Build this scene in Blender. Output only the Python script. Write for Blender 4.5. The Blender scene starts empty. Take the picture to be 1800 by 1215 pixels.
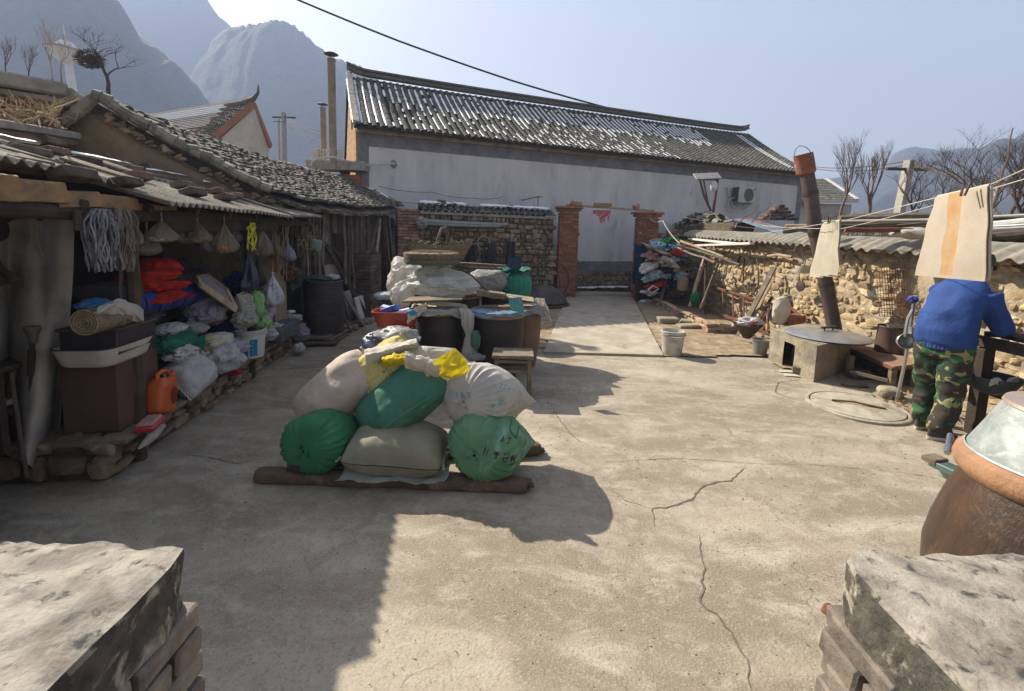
import bpy, bmesh, math, random
from mathutils import Vector, Matrix, Euler, noise
from mathutils.bvhtree import BVHTree
R = math.radians
V = Vector
random.seed(7)
scene = bpy.context.scene
col = scene.collection
# ------------------------------------------------------------- camera
CAM_H = 1.8; PITCH = R(6.5); ROLL = R(1.5); F = 800.0; PPY = 500.0
cam_rot = Matrix.Rotation(math.pi/2 - PITCH, 3, 'X') @ Matrix.Rotation(ROLL, 3, 'Z')
cd = bpy.data.cameras.new('camera'); cam = bpy.data.objects.new('camera', cd); col.objects.link(cam)
cam.matrix_world = Matrix.Translation((0, 0, CAM_H)) @ cam_rot.to_4x4()
cd.sensor_width = 36; cd.lens = 36*F/1800; cd.shift_y = -(607.5-PPY)/1800
cd.clip_start = 0.05; cd.clip_end = 3000
scene.camera = cam
# ------------------------------------------------------------- light
SUN_DIR = V((-0.97, 0.78, 1.0)).normalized()
elev = math.asin(SUN_DIR.z); azim = math.atan2(SUN_DIR.x, SUN_DIR.y)
w = bpy.data.worlds.new('World'); scene.world = w; w.use_nodes = True
nt = w.node_tree
bg = nt.nodes['Background']
sky = nt.nodes.new('ShaderNodeTexSky'); sky.sky_type = 'NISHITA'; sky.sun_disc = False
sky.sun_elevation = elev; sky.sun_rotation = azim; sky.dust_density = 2.6; sky.air_density = 1.0; sky.ozone_density = 1.0
hs_ = nt.nodes.new('ShaderNodeHueSaturation'); hs_.inputs['Saturation'].default_value = .42; nt.links.new(sky.outputs[0], hs_.inputs['Color']); nt.links.new(hs_.outputs[0], bg.inputs[0]); bg.inputs[1].default_value = 0.06
sd = bpy.data.lights.new('sun', 'SUN'); sun = bpy.data.objects.new('sun', sd); col.objects.link(sun)
sd.energy = 5.0; sd.angle = R(0.6); sd.color = (1, .91, .76)
sun.rotation_euler = SUN_DIR.to_track_quat('Z', 'Y').to_euler()
scene.view_settings.view_transform = 'Standard'; scene.view_settings.look = 'None'
scene.view_settings.exposure = 1.5; scene.view_settings.gamma = 1
scene.cycles.use_denoising = True
scene.cycles.max_bounces = 6; scene.cycles.diffuse_bounces = 3; scene.cycles.transparent_max_bounces = 8
scene.cycles.caustics_reflective = False; scene.cycles.caustics_refractive = False
# ------------------------------------------------------------- placement helpers
CO = V((0, 0, CAM_H))
def ray(px, py): return cam_rot @ V(((px-900)/F, -(py-PPY)/F, -1))
def G(px, py, z=0.0):
    d = ray(px, py); t = (z-CAM_H)/d.z; return CO + d*t
def Dp(px, py, Y):
    d = ray(px, py); return CO + d*(Y/d.y)
def PL(px, py, a, b, off=0.0):
    """point of a vertical plane through ground points a,b (2D) shifted by off along its left normal"""
    u = V((b[0]-a[0], b[1]-a[1])).normalized(); n = V((-u.y, u.x))
    p0 = V((a[0], a[1])) + n*off
    d = ray(px, py); den = d.x*n.x+d.y*n.y
    t = (p0.x*n.x+p0.y*n.y)/den
    return CO + d*t
def U(a=-1.0, b=1.0): return random.uniform(a, b)
def nz(p, s=1.0): return noise.noise(V(p)*s)
# ------------------------------------------------------------- tags
def tag(o, label=None, cat=None, group=None, kind=None):
    if label: o['label'] = label
    if cat: o['category'] = cat
    if group: o['group'] = group
    if kind: o['kind'] = kind
    return o
def T(name, label, cat, loc=(0, 0, 0), rz=0.0, group=None):
    o = bpy.data.objects.new(name, None); o.empty_display_size = .1
    o.location = loc; o.rotation_euler = (0, 0, rz); col.objects.link(o)
    o['mw'] = 0
    del o['mw']
    return tag(o, label, cat, group)
def wm(o):
    m = Matrix.Translation(o.location) @ o.rotation_euler.to_matrix().to_4x4()
    m = m @ Matrix.Diagonal((o.scale[0], o.scale[1], o.scale[2], 1))
    return wm(o.parent) @ m if o.parent else m
def copy_tree(o, parent=None):
    c = o.copy(); col.objects.link(c)
    if parent: c.parent = parent
    for ch in o.children: copy_tree(ch, c)
    return c
# ------------------------------------------------------------- mesh builder
def rot(rx=0, ry=0, rz=0): return Euler((R(rx), R(ry), R(rz))).to_matrix().to_4x4()
def TR(p, m=None):
    t = Matrix.Translation(V(p)); return t @ m if m is not None else t
def align(d, up=(0, 0, 1)):
    """matrix whose X axis is d"""
    x = V(d).normalized(); z = V(up); y = z.cross(x)
    if y.length < 1e-4: y = V((0, 1, 0)).cross(x)
    y.normalize(); z = x.cross(y)
    return Matrix((x, y, z)).transposed().to_4x4()
ICO = {}
def ico(n):
    if n not in ICO:
        bm = bmesh.new(); bmesh.ops.create_icosphere(bm, subdivisions=n, radius=1)
        ICO[n] = ([v.co.copy() for v in bm.verts], [tuple(v.index for v in f.verts) for f in bm.faces]); bm.free()
    return ICO[n]
class MB:
    def __init__(s): s.v = []; s.f = []; s.r = []
    def add(s, vs, fs, r=None, M=None):
        o = len(s.v)
        if M is not None: vs = [M @ V(p) for p in vs]
        s.v.extend([tuple(p) for p in vs]); s.f.extend([tuple(i+o for i in f) for f in fs])
        if r is None: r = random.random()
        s.r.extend([r]*len(fs)); return s
    def box(s, c, size, M=None, b=0.0, j=0.0, r=None, taper=1.0):
        hx, hy, hz = [q/2 for q in size]; b = min(b, hx*.9, hy*.9, hz*.9)
        m = Matrix.Translation(V(c))
        if M is not None: m = m @ M
        vs = []; idx = {}
        for sx in (-1, 1):
            for sy in (-1, 1):
                for sz in (-1, 1):
                    jj = V((U()*j, U()*j, U()*j)); tp = taper if sz > 0 else 1.0
                    if b > 0:
                        for k, p in enumerate(((hx, hy-b, hz-b), (hx-b, hy, hz-b), (hx-b, hy-b, hz))):
                            idx[(sx, sy, sz, k)] = len(vs); vs.append(V((sx*p[0]*tp, sy*p[1]*tp, sz*p[2]))+jj)
                    else:
                        for k in range(3): idx[(sx, sy, sz, k)] = len(vs)
                        vs.append(V((sx*hx*tp, sy*hy*tp, sz*hz))+jj)
        fs = []
        for ax in range(3):
            for sg in (-1, 1):
                o1, o2 = [(1, 2), (0, 2), (0, 1)][ax]
                q = []
                for a_, b_ in ((-1, -1), (1, -1), (1, 1), (-1, 1)):
                    k = [0, 0, 0]; k[ax] = sg; k[o1] = a_; k[o2] = b_
                    q.append(idx[(k[0], k[1], k[2], ax)])
                fs.append(tuple(q))
        if b > 0:
            for e in range(3):
                o1, o2 = [(1, 2), (0, 2), (0, 1)][e]
                for a_ in (-1, 1):
                    for b_ in (-1, 1):
                        def K(se, ax):
                            k = [0, 0, 0]; k[e] = se; k[o1] = a_; k[o2] = b_; return idx[(k[0], k[1], k[2], ax)]
                        fs.append((K(-1, o1), K(1, o1), K(1, o2), K(-1, o2)))
            for sx in (-1, 1):
                for sy in (-1, 1):
                    for sz in (-1, 1): fs.append(tuple(idx[(sx, sy, sz, k)] for k in range(3)))
        return s.add(vs, fs, r, m)
    def tube(s, pts, rad, n=7, cap=True, r=None, ell=1.0):
        pts = [V(p) for p in pts]; k = len(pts)
        if not hasattr(rad, '__len__'): rad = [rad]*k
        vs = []; fs = []; up = None
        for i, p in enumerate(pts):
            d = (pts[min(i+1, k-1)]-pts[max(i-1, 0)])
            if d.length < 1e-9: d = V((0, 0, 1))
            d.normalize()
            if up is None:
                a = V((0, 0, 1)) if abs(d.z) < .9 else V((1, 0, 0)); up = d.cross(a).normalized()
            else:
                up = (up - d*up.dot(d)); up = up.normalized() if up.length > 1e-6 else d.orthogonal().normalized()
            w_ = d.cross(up)
            for q in range(n):
                t = 2*math.pi*q/n; vs.append(p + up*math.cos(t)*rad[i] + w_*math.sin(t)*rad[i]*ell)
        for i in range(k-1):
            for q in range(n):
                fs.append((i*n+q, i*n+(q+1) % n, (i+1)*n+(q+1) % n, (i+1)*n+q))
        if cap:
            fs.append(tuple(range(n-1, -1, -1))); fs.append(tuple((k-1)*n+q for q in range(n)))
        return s.add(vs, fs, r)
    def lathe(s, prof, n=24, M=None, r=None, wob=0.0, cap=True):
        vs = []; fs = []; k = len(prof); sd_ = random.random()*50
        for i, (rr, z) in enumerate(prof):
            for q in range(n):
                t = 2*math.pi*q/n; g = 1 + wob*noise.noise(V((math.cos(t)*1.2, math.sin(t)*1.2, z*3+sd_)))
                vs.append((rr*g*math.cos(t), rr*g*math.sin(t), z))
        for i in range(k-1):
            for q in range(n):
                fs.append((i*n+q, i*n+(q+1) % n, (i+1)*n+(q+1) % n, (i+1)*n+q))
        if cap:
            if prof[0][0] > 1e-4: fs.append(tuple(range(n-1, -1, -1)))
            if prof[-1][0] > 1e-4: fs.append(tuple((k-1)*n+q for q in range(n)))
        return s.add(vs, fs, r, M)
    def prism(s, poly, z0, z1, M=None, r=None):
        n = len(poly); vs = [(p[0], p[1], z0) for p in poly]+[(p[0], p[1], z1) for p in poly]
        fs = [tuple(range(n-1, -1, -1)), tuple(range(n, 2*n))]+[(i, (i+1) % n, n+(i+1) % n, n+i) for i in range(n)]
        return s.add(vs, fs, r, M)
    def grid(s, fn, nu, nv, cu=False, r=None, M=None, thick=0.0):
        vs = [V(fn(i/(nu if cu else nu-1), j/(nv-1))) for j in range(nv) for i in range(nu)]
        fs = []
        for j in range(nv-1):
            for i in range(nu if cu else nu-1):
                fs.append((j*nu+i, j*nu+(i+1) % nu, (j+1)*nu+(i+1) % nu, (j+1)*nu+i))
        if thick:
            N = len(vs); nr = []
            for j in range(nv):
                for i in range(nu):
                    a = vs[j*nu+min(i+1, nu-1)]-vs[j*nu+max(i-1, 0)]; b = vs[min(j+1, nv-1)*nu+i]-vs[max(j-1, 0)*nu+i]
                    c = a.cross(b); nr.append(c.normalized() if c.length > 1e-12 else V((0, 0, 1)))
            vs += [vs[i]-nr[i]*thick for i in range(N)]
            fs += [tuple(N+q for q in reversed(f)) for f in fs]
            bd = [(i, i+1) for i in range(nu-1)]+[((nv-1)*nu+i+1, (nv-1)*nu+i) for i in range(nu-1)]
            bd += [(j*nu+nu-1, (j+1)*nu+nu-1) for j in range(nv-1)]+[((j+1)*nu, j*nu) for j in range(nv-1)]
            fs += [(b_, a_, a_+N, b_+N) for a_, b_ in bd]
        return s.add(vs, fs, r, M)
    def blob(s, c, size, M=None, n=2, amp=.15, fr=1.5, sq=1.0, r=None, sd_=None):
        vs, fs = ico(n); o = V((U(0, 90), U(0, 90), U(0, 90))) if sd_ is None else V((sd_, sd_*1.7, 3))
        out = []
        for p in vs:
            q = V([math.copysign(abs(a)**sq, a) for a in p]) if sq != 1 else p.copy()
            q = q*(1+amp*noise.noise(p*fr+o)); out.append(V((q.x*size[0]/2, q.y*size[1]/2, q.z*size[2]/2)))
        m = Matrix.Translation(V(c))
        if M is not None: m = m @ M
        return s.add(out, fs, r, m)
    def beam(s, a, b, w_, h, b_=.003, j=0.0, r=None, roll=0):
        a = V(a); b = V(b); M = align(b-a)
        if roll: M = M @ rot(roll, 0, 0)
        return s.box((a+b)/2, ((b-a).length, w_, h), M, b_, j, r)
    def mesh(s, name, smooth=35):
        me = bpy.data.meshes.new(name); me.from_pydata(s.v, [], s.f)
        bm = bmesh.new(); bm.from_mesh(me); bmesh.ops.recalc_face_normals(bm, faces=bm.faces); bm.to_mesh(me); bm.free()
        a = me.attributes.new('rnd', 'FLOAT', 'FACE')
        if len(a.data) == len(s.r): a.data.foreach_set('value', s.r)
        if smooth:
            me.polygons.foreach_set('use_smooth', [True]*len(me.polygons))
            if smooth < 180:
                try: me.set_sharp_from_angle(angle=R(smooth))
                except Exception: pass
        return me
    def build(s, name, m, parent=None, smooth=35, local=False):
        """world-space verts unless local; top-level meshes get their origin at their base"""
        if not s.v: s.v = [(0, 0, 0), (.001, 0, 0), (0, .001, 0)]; s.f = [(0, 1, 2)]; s.r = [0]
        if parent is not None and not local:
            inv = wm(parent).inverted(); keep = s.v; s.v = [tuple(inv @ V(p)) for p in s.v]
        else: keep = s.v
        loc = V((0, 0, 0))
        if parent is None:
            xs = [p[0] for p in s.v]; ys = [p[1] for p in s.v]; zs = [p[2] for p in s.v]
            loc = V(((min(xs)+max(xs))/2, (min(ys)+max(ys))/2, min(zs)))
            s.v = [(p[0]-loc.x, p[1]-loc.y, p[2]-loc.z) for p in s.v]
        me = s.mesh(name, smooth); me.materials.append(m); s.v = keep
        o = bpy.data.objects.new(name, me); o.location = loc; col.objects.link(o)
        if parent is not None: o.parent = parent
        return o
def sag(a, b, d, n=12):
    a = V(a); b = V(b)
    return [a.lerp(b, i/n) - V((0, 0, d*4*(i/n)*(1-i/n))) for i in range(n+1)]
def wander(a, b, amp, n=8, sd_=None):
    a = V(a); b = V(b); o = V((U(0, 99),)*3) if sd_ is None else V((sd_,)*3); out = []
    for i in range(n+1):
        t = i/n; e = min(1, 4*t*(1-t)+.15)
        q = V((noise.noise(o+V((t*3, 0, 0))), noise.noise(o+V((0, t*3, 5))), noise.noise(o+V((9, 0, t*3)))))
        out.append(a.lerp(b, t)+q*amp*e)
    return out
# ------------------------------------------------------------- materials
MATS = {}
def mat(key, c1, c2=None, sc=6.0, rough=.85, metal=0.0, bump=.15, bs=60.0, rnd=0.0, spec=.3, dist=0.0, c3=None, sc3=1.3, t3=.55,
        stretch=None, trans=0.0, alpha=1.0, lo=.38, hi=.62, gen=False, bd=.01, sheen=0):
    if key in MATS: return MATS[key]
    m = bpy.data.materials.new(key); m.use_nodes = True; t = m.node_tree; N = t.nodes; L = t.links
    p = N['Principled BSDF']; p.inputs['Roughness'].default_value = rough; p.inputs['Metallic'].default_value = metal
    p.inputs['Specular IOR Level'].default_value = spec
    if trans: p.inputs['Transmission Weight'].default_value = trans
    if alpha < 1: p.inputs['Alpha'].default_value = alpha
    tc = N.new('ShaderNodeTexCoord'); vec = tc.outputs['Generated' if gen else 'Object']
    if stretch:
        mp = N.new('ShaderNodeMapping'); mp.inputs['Scale'].default_value = stretch; L.new(vec, mp.inputs[0]); vec = mp.outputs[0]
    def nse(scale, det=6, ds=0.0):
        n = N.new('ShaderNodeTexNoise'); n.inputs['Scale'].default_value = scale; n.inputs['Detail'].default_value = det
        n.inputs['Roughness'].default_value = .62; n.inputs['Distortion'].default_value = ds; L.new(vec, n.inputs['Vector']); return n.outputs[0]
    def ramp(inp, a, b, lo_, hi_):
        r = N.new('ShaderNodeMapRange'); r.inputs[1].default_value = lo_; r.inputs[2].default_value = hi_; L.new(inp, r.inputs[0])
        x = N.new('ShaderNodeMix'); x.data_type = 'RGBA'; L.new(r.outputs[0], x.inputs[0])
        for sk, c in ((6, a), (7, b)):
            if isinstance(c, (tuple, list)): x.inputs[sk].default_value = (*c, 1)
            else: L.new(c, x.inputs[sk])
        return x.outputs[2]
    c2 = c2 or tuple(q*.7 for q in c1)
    cc = ramp(nse(sc, 8, dist), c1, c2, lo, hi)
    if c3: cc = ramp(nse(sc3, 6, .5), cc, c3, t3, t3+.12)
    if rnd:
        a = N.new('ShaderNodeAttribute'); a.attribute_name = 'rnd'
        mr = N.new('ShaderNodeMapRange'); mr.inputs[3].default_value = 1-rnd; mr.inputs[4].default_value = 1+rnd; L.new(a.outputs['Fac'], mr.inputs[0])
        mu = N.new('ShaderNodeVectorMath'); mu.operation = 'SCALE'; L.new(cc, mu.inputs[0]); L.new(mr.outputs[0], mu.inputs['Scale']); cc = mu.outputs[0]
    L.new(cc, p.inputs['Base Color'])
    if bump:
        b = N.new('ShaderNodeBump'); b.inputs['Strength'].default_value = bump; b.inputs['Distance'].default_value = bd
        L.new(nse(bs, 5), b.inputs['Height']); L.new(b.outputs[0], p.inputs['Normal'])
    MATS[key] = m; return m
def translucent(m, amt=.35, tint=None):
    """thin plastic or cloth that lets light through"""
    t = m.node_tree; N = t.nodes; L = t.links; p = N['Principled BSDF']; out = N['Material Output']
    tr = N.new('ShaderNodeBsdfTranslucent'); src = p.inputs['Base Color'].links[0].from_socket
    if tint: tr.inputs[0].default_value = (*tint, 1)
    else: L.new(src, tr.inputs[0])
    mx = N.new('ShaderNodeMixShader'); mx.inputs[0].default_value = amt
    L.new(p.outputs[0], mx.inputs[1]); L.new(tr.outputs[0], mx.inputs[2]); L.new(mx.outputs[0], out.inputs[0]); return m
# ============================================================= materials of the place
def concrete_mat():
    m = bpy.data.materials.new('yard_concrete'); m.use_nodes = True; t = m.node_tree; N = t.nodes; L = t.links
    p = N['Principled BSDF']; p.inputs['Roughness'].default_value = .8; p.inputs['Specular IOR Level'].default_value = .35
    tc = N.new('ShaderNodeTexCoord')
    def mapped(sx, sy, rz=0):
        mp = N.new('ShaderNodeMapping'); mp.inputs['Scale'].default_value = (sx, sy, 1); mp.inputs['Rotation'].default_value = (0, 0, R(rz))
        L.new(tc.outputs['Object'], mp.inputs[0]); return mp.outputs[0]
    def nse(scale, det, vec, ds=0, ro=.6):
        n = N.new('ShaderNodeTexNoise'); n.inputs['Scale'].default_value = scale; n.inputs['Detail'].default_value = det
        n.inputs['Distortion'].default_value = ds; n.inputs['Roughness'].default_value = ro; L.new(vec, n.inputs['Vector']); return n.outputs[0]
    def mr(inp, a, b, c=0., d=1.):
        r = N.new('ShaderNodeMapRange'); r.inputs[1].default_value = a; r.inputs[2].default_value = b; r.inputs[3].default_value = c; r.inputs[4].default_value = d
        L.new(inp, r.inputs[0]); return r.outputs[0]
    def mix(f, a, b, mode='MIX'):
        x = N.new('ShaderNodeMix'); x.data_type = 'RGBA'; x.blend_type = mode; L.new(f, x.inputs[0])
        for sk, c in ((6, a), (7, b)):
            if isinstance(c, tuple): x.inputs[sk].default_value = (*c, 1)
            else: L.new(c, x.inputs[sk])
        return x.outputs[2]
    v0 = mapped(1, 1); v1 = mapped(.8, 1.9, 25)
    base = mix(mr(nse(1.1, 7, v1, .6), .4, .6), (.36, .31, .235), (.225, .185, .135))
    base = mix(mr(nse(2.3, 8, v1, .4, .7), .52, .66, 0, .62), base, (.47, .43, .36))
    base = mix(mr(nse(3.1, 9, v0, .9, .72), .5, .62, 0, .6), base, (.2, .16, .115))
    base = mix(mr(nse(9, 9, v0, .3, .75), .52, .62, 0, .45), base, (.42, .38, .3))
    base = mix(mr(nse(75, 3, v0), .53, .68, 0, .5), base, (.15, .12, .09))
    base = mix(mr(nse(110, 2, v0), .56, .7, 0, .4), base, (.6, .56, .5))
    # small cracks in the cement skin
    vo = N.new('ShaderNodeTexVoronoi'); vo.feature = 'DISTANCE_TO_EDGE'; vo.inputs['Scale'].default_value = .75
    va = N.new('ShaderNodeVectorMath'); va.operation = 'ADD'; nn = N.new('ShaderNodeTexNoise'); nn.inputs['Scale'].default_value = 3.2; nn.inputs['Detail'].default_value = 9
    L.new(v0, nn.inputs['Vector']); sc_ = N.new('ShaderNodeVectorMath'); sc_.operation = 'SCALE'; sc_.inputs['Scale'].default_value = .55
    L.new(nn.outputs[1], sc_.inputs[0]); L.new(v0, va.inputs[0]); L.new(sc_.outputs[0], va.inputs[1]); L.new(va.outputs[0], vo.inputs['Vector'])
    crack = mr(vo.outputs['Distance'], 0.0, .003, 1, 0)
    msk = mr(nse(.8, 3, v0), .56, .62)
    mm = N.new('ShaderNodeMath'); mm.operation = 'MULTIPLY'; L.new(crack, mm.inputs[0]); L.new(msk, mm.inputs[1])
    base = mix(mm.outputs[0], base, (.12, .1, .08))
    L.new(base, p.inputs['Base Color'])
    b = N.new('ShaderNodeBump'); b.inputs['Strength'].default_value = .6; b.inputs['Distance'].default_value = .008
    ad = N.new('ShaderNodeMath'); ad.operation = 'MULTIPLY_ADD'; ad.inputs[1].default_value = .8; L.new(nse(4, 8, v1, 0, .7), ad.inputs[0]); L.new(nse(70, 5, v0), ad.inputs[2])
    L.new(ad.outputs[0], b.inputs['Height']); L.new(b.outputs[0], p.inputs['Normal'])
    MATS['yard'] = m; return m
M_yard = concrete_mat()
M_dirt = mat('dirt', (.33, .25, .16), (.2, .145, .09), 5, .95, bump=.6, bs=40, c3=(.4, .33, .24), sc3=3, bd=.02)
M_field = mat('field_earth', (.17, .13, .08), (.1, .075, .045), .8, .95, bump=.5, bs=3, bd=.1)
M_path = mat('path_concrete', (.42, .37, .3), (.31, .265, .205), 2.5, .85, bump=.3, bs=60, c3=(.24, .2, .155), sc3=2, t3=.58)
M_crack = mat('crack', (.1, .085, .07), (.17, .145, .115), 20)
M_mort = mat('mud_mortar', (.42, .35, .25), (.3, .235, .155), 7, .95, bump=.8, bs=35, bd=.02, c3=(.42, .37, .29), sc3=2)
M_mortd = mat('dark_mortar', (.13, .095, .065), (.08, .06, .045), 7, .95, bump=.8, bs=35, bd=.02)
M_stone = mat('yellow_stone', (.46, .35, .205), (.3, .215, .125), 9, .9, bump=.7, bs=24, rnd=.35, bd=.02, c3=(.42, .38, .31), sc3=4, t3=.55)
M_stoneg = mat('brown_stone', (.27, .2, .13), (.17, .125, .085), 9, .9, bump=.7, bs=24, rnd=.45, bd=.02, c3=(.33, .3, .26), sc3=5, t3=.55)
M_brick = mat('red_brick', (.33, .135, .08), (.24, .095, .058), 14, .9, bump=.5, bs=60, rnd=.3, c3=(.4, .27, .19), sc3=5, t3=.6)
M_brickd = mat('sooty_brick', (.15, .1, .075), (.085, .065, .055), 12, .9, bump=.5, bs=60, rnd=.35, c3=(.26, .13, .085), sc3=4, t3=.6)
M_cem = mat('cement', (.36, .34, .3), (.24, .22, .19), 6, .9, bump=.4, bs=50, c3=(.17, .15, .13), sc3=3, t3=.6)
M_tile = mat('grey_tile', (.13, .125, .105), (.07, .068, .058), 12, .85, bump=.4, bs=80, rnd=.4, c3=(.27, .26, .21), sc3=7, t3=.57)
M_tilel = mat('weathered_tile', (.27, .25, .2), (.17, .155, .125), 10, .88, bump=.4, bs=80, rnd=.35, c3=(.12, .11, .09), sc3=5, t3=.57)
M_tilebed = mat('tile_bed', (.035, .033, .03), (.05, .045, .04), 10, .95)
M_snow = mat('snow', (.86, .87, .9), (.8, .82, .86), 20, .6, bump=.3, bs=40)
M_wood = mat('grey_wood', (.2, .155, .115), (.12, .09, .065), 5, .9, bump=.5, bs=40, rnd=.3, stretch=(1, 1, 1), c3=(.28, .24, .19), sc3=8, t3=.6)
M_woodd = mat('dark_wood', (.085, .06, .042), (.05, .036, .027), 8, .85, bump=.5, bs=50, rnd=.3)
M_woodp = mat('pale_wood', (.42, .34, .24), (.3, .23, .155), 9, .85, bump=.4, bs=50, rnd=.25)
M_twig = mat('bark', (.16, .12, .09), (.1, .075, .06), 9, .9, bump=.3, bs=50)
M_rust = mat('rust', (.19, .075, .04), (.11, .05, .032), 14, .85, bump=.4, bs=80)
M_iron = mat('dark_iron', (.06, .05, .045), (.09, .06, .045), 12, .6, .4, bump=.3, bs=60)
M_mud = mat('mud_plaster', (.3, .235, .155), (.21, .16, .105), 3, .95, bump=.8, bs=14, bd=.03, c3=(.16, .125, .09), sc3=2, t3=.57)
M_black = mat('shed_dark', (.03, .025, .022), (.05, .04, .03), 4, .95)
# ============================================================= ground, path, dirt
b = MB(); n = 60
b.grid(lambda u, v: (-620+1240*u, -60+900*v, -.06), 40, 40); o = b.build('ground', M_field); tag(o, kind='structure')
b = MB(); b.box((0.3, 5.4, -.05), (12.6, 17.5, .1)); o = b.build('yard_floor', M_yard); tag(o, kind='structure')
# path raised a little, runs to the gate
pa = [G(956, 622), G(1166, 628), V((3.55, 13.3, 0)), V((1.65, 13.3, 0))]
b = MB(); b.prism([(p.x, p.y) for p in pa], 0.0, .035); o = b.build('path', M_path); tag(o, kind='structure')
dr = [G(1168, 628), G(1350, 628), G(1372, 650), V((5.0, 6.0, 0)), V((5.25, 9, 0)), V((5.0, 13.1, 0)), V((3.58, 13.2, 0))]
def patch(name, poly, z, m, amp=.012, res=.12):
    """uneven sheet clipped to a polygon"""
    xs = [p.x for p in poly]; ys = [p.y for p in poly]
    def inside(x, y):
        c = False; k = len(poly)
        for i in range(k):
            a, b_ = poly[i], poly[(i+1) % k]
            if (a.y > y) != (b_.y > y) and x < (b_.x-a.x)*(y-a.y)/(b_.y-a.y)+a.x: c = not c
        return c
    b = MB(); x0, x1, y0, y1 = min(xs), max(xs), min(ys), max(ys); nx = int((x1-x0)/res)+2; ny = int((y1-y0)/res)+2
    vid = {}; vs = []; fs = []
    for i in range(nx):
        for j in range(ny):
            x = x0+i*res; y = y0+j*res; e = .5*res*nz((x*3, y*3, 0))
            if inside(x+res/2+e, y+res/2+e):
                q = []
                for a_, b_ in ((0, 0), (1, 0), (1, 1), (0, 1)):
                    k = (i+a_, j+b_)
                    if k not in vid:
                        X = x0+k[0]*res+res*.3*nz((k[0], k[1], 1.5)); Y = y0+k[1]*res+res*.3*nz((k[0], k[1], 7.5))
                        vid[k] = len(vs); vs.append((X, Y, z+amp*(1+noise.noise(V((X*2, Y*2, 0)))+.5*noise.noise(V((X*9, Y*9, 0))))))
                    q.append(vid[k])
                fs.append(tuple(q))
    b.add(vs, fs, .5); return tag(b.build(name, m), kind='structure')
patch('dirt_patch', dr, .008, M_dirt, .014, .1)
patch('dirt_strip', [V((.55, 7.0, 0)), V((1.7, 13.2, 0)), V((-.5, 13, 0)), V((-.3, 7, 0))], .006, M_dirt, .01, .12)
# cracks as thin sunken-looking ribbons
def crack(pts, wd=.008):
    P = []
    for i in range(len(pts)-1):
        a = G(*pts[i]); c = G(*pts[i+1]); k = max(2, int((c-a).length/.035))
        for q in range(k): P.append(a.lerp(c, q/k)+V((U(), U(), 0))*.009)
    P.append(G(*pts[-1])); vs = []; fs = []
    for i, p in enumerate(P):
        d = (P[min(i+1, len(P)-1)]-P[max(i-1, 0)]).normalized(); s_ = V((-d.y, d.x, 0))
        ww = wd*(.35+.65*abs(noise.noise(V((i*.3, 1, 2))))*2)*min(1, (i+1)/4, (len(P)-i)/6)
        vs += [p+s_*ww/2+V((0, 0, .003)), p-s_*ww/2+V((0, 0, .003))]
        if i: fs.append((2*i-2, 2*i, 2*i+1, 2*i-1))
    b = MB(); b.add(vs, fs); tag(b.build('ground_crack', M_crack), kind='structure')
crack([(1310, 822), (1285, 845), (1240, 852), (1212, 880), (1170, 892), (1145, 893), (1150, 925)], .016)
crack([(1145, 893), (1100, 880), (1060, 850)], .008)
crack([(1228, 940), (1238, 1000), (1232, 1060), (1270, 1090), (1290, 1125), (1312, 1160), (1320, 1213)], .012)
crack([(1372, 640), (1405, 650), (1430, 672)], .01); crack([(1405, 668), (1368, 672), (1362, 690), (1388, 700), (1418, 706)], .018)
crack([(960, 700), (985, 740), (1010, 770), (1045, 790)], .01); crack([(1060, 812), (1200, 806), (1330, 815), (1450, 818), (1600, 833), (1668, 845)], .006)
crack([(1120, 680), (1165, 683), (1190, 700), (1300, 690), (1380, 682)], .006); crack([(700, 1215), (720, 1190), (790, 1160)], .004)
crack([(280, 802), (340, 800), (420, 815), (470, 800)], .008)
# ============================================================= manhole
mh = G(1505, 717); mh.z = 0
t = T('manhole_cover', 'round cracked cement manhole cover set in the yard in front of the cooking bench', 'manhole cover', mh)
M_mh = mat('manhole_cement', (.4, .36, .3), (.29, .255, .2), 7, .9, bump=.6, bs=30, c3=(.2, .17, .13), sc3=5)
b = MB(); b.lathe([(.47, -.01), (.47, .022), (.455, .03), (.44, .03), (.43, .012), (.43, -.005)], 48, cap=False, wob=.02); b.build('rim', M_mh, t, local=True)
b = MB(); b.lathe([(.423, .0), (.42, .03), (.4, .034), (0.001, .036)], 48, wob=.01)
b.build('lid', M_mh, t, local=True)
b = MB(); b.tube([(-.2, .1, .045), (-.02, .02, .06), (.1, -.05, .05), (.22, -.12, .042)], .011, 6); b.build('handle', M_rust, t, local=True)
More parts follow.
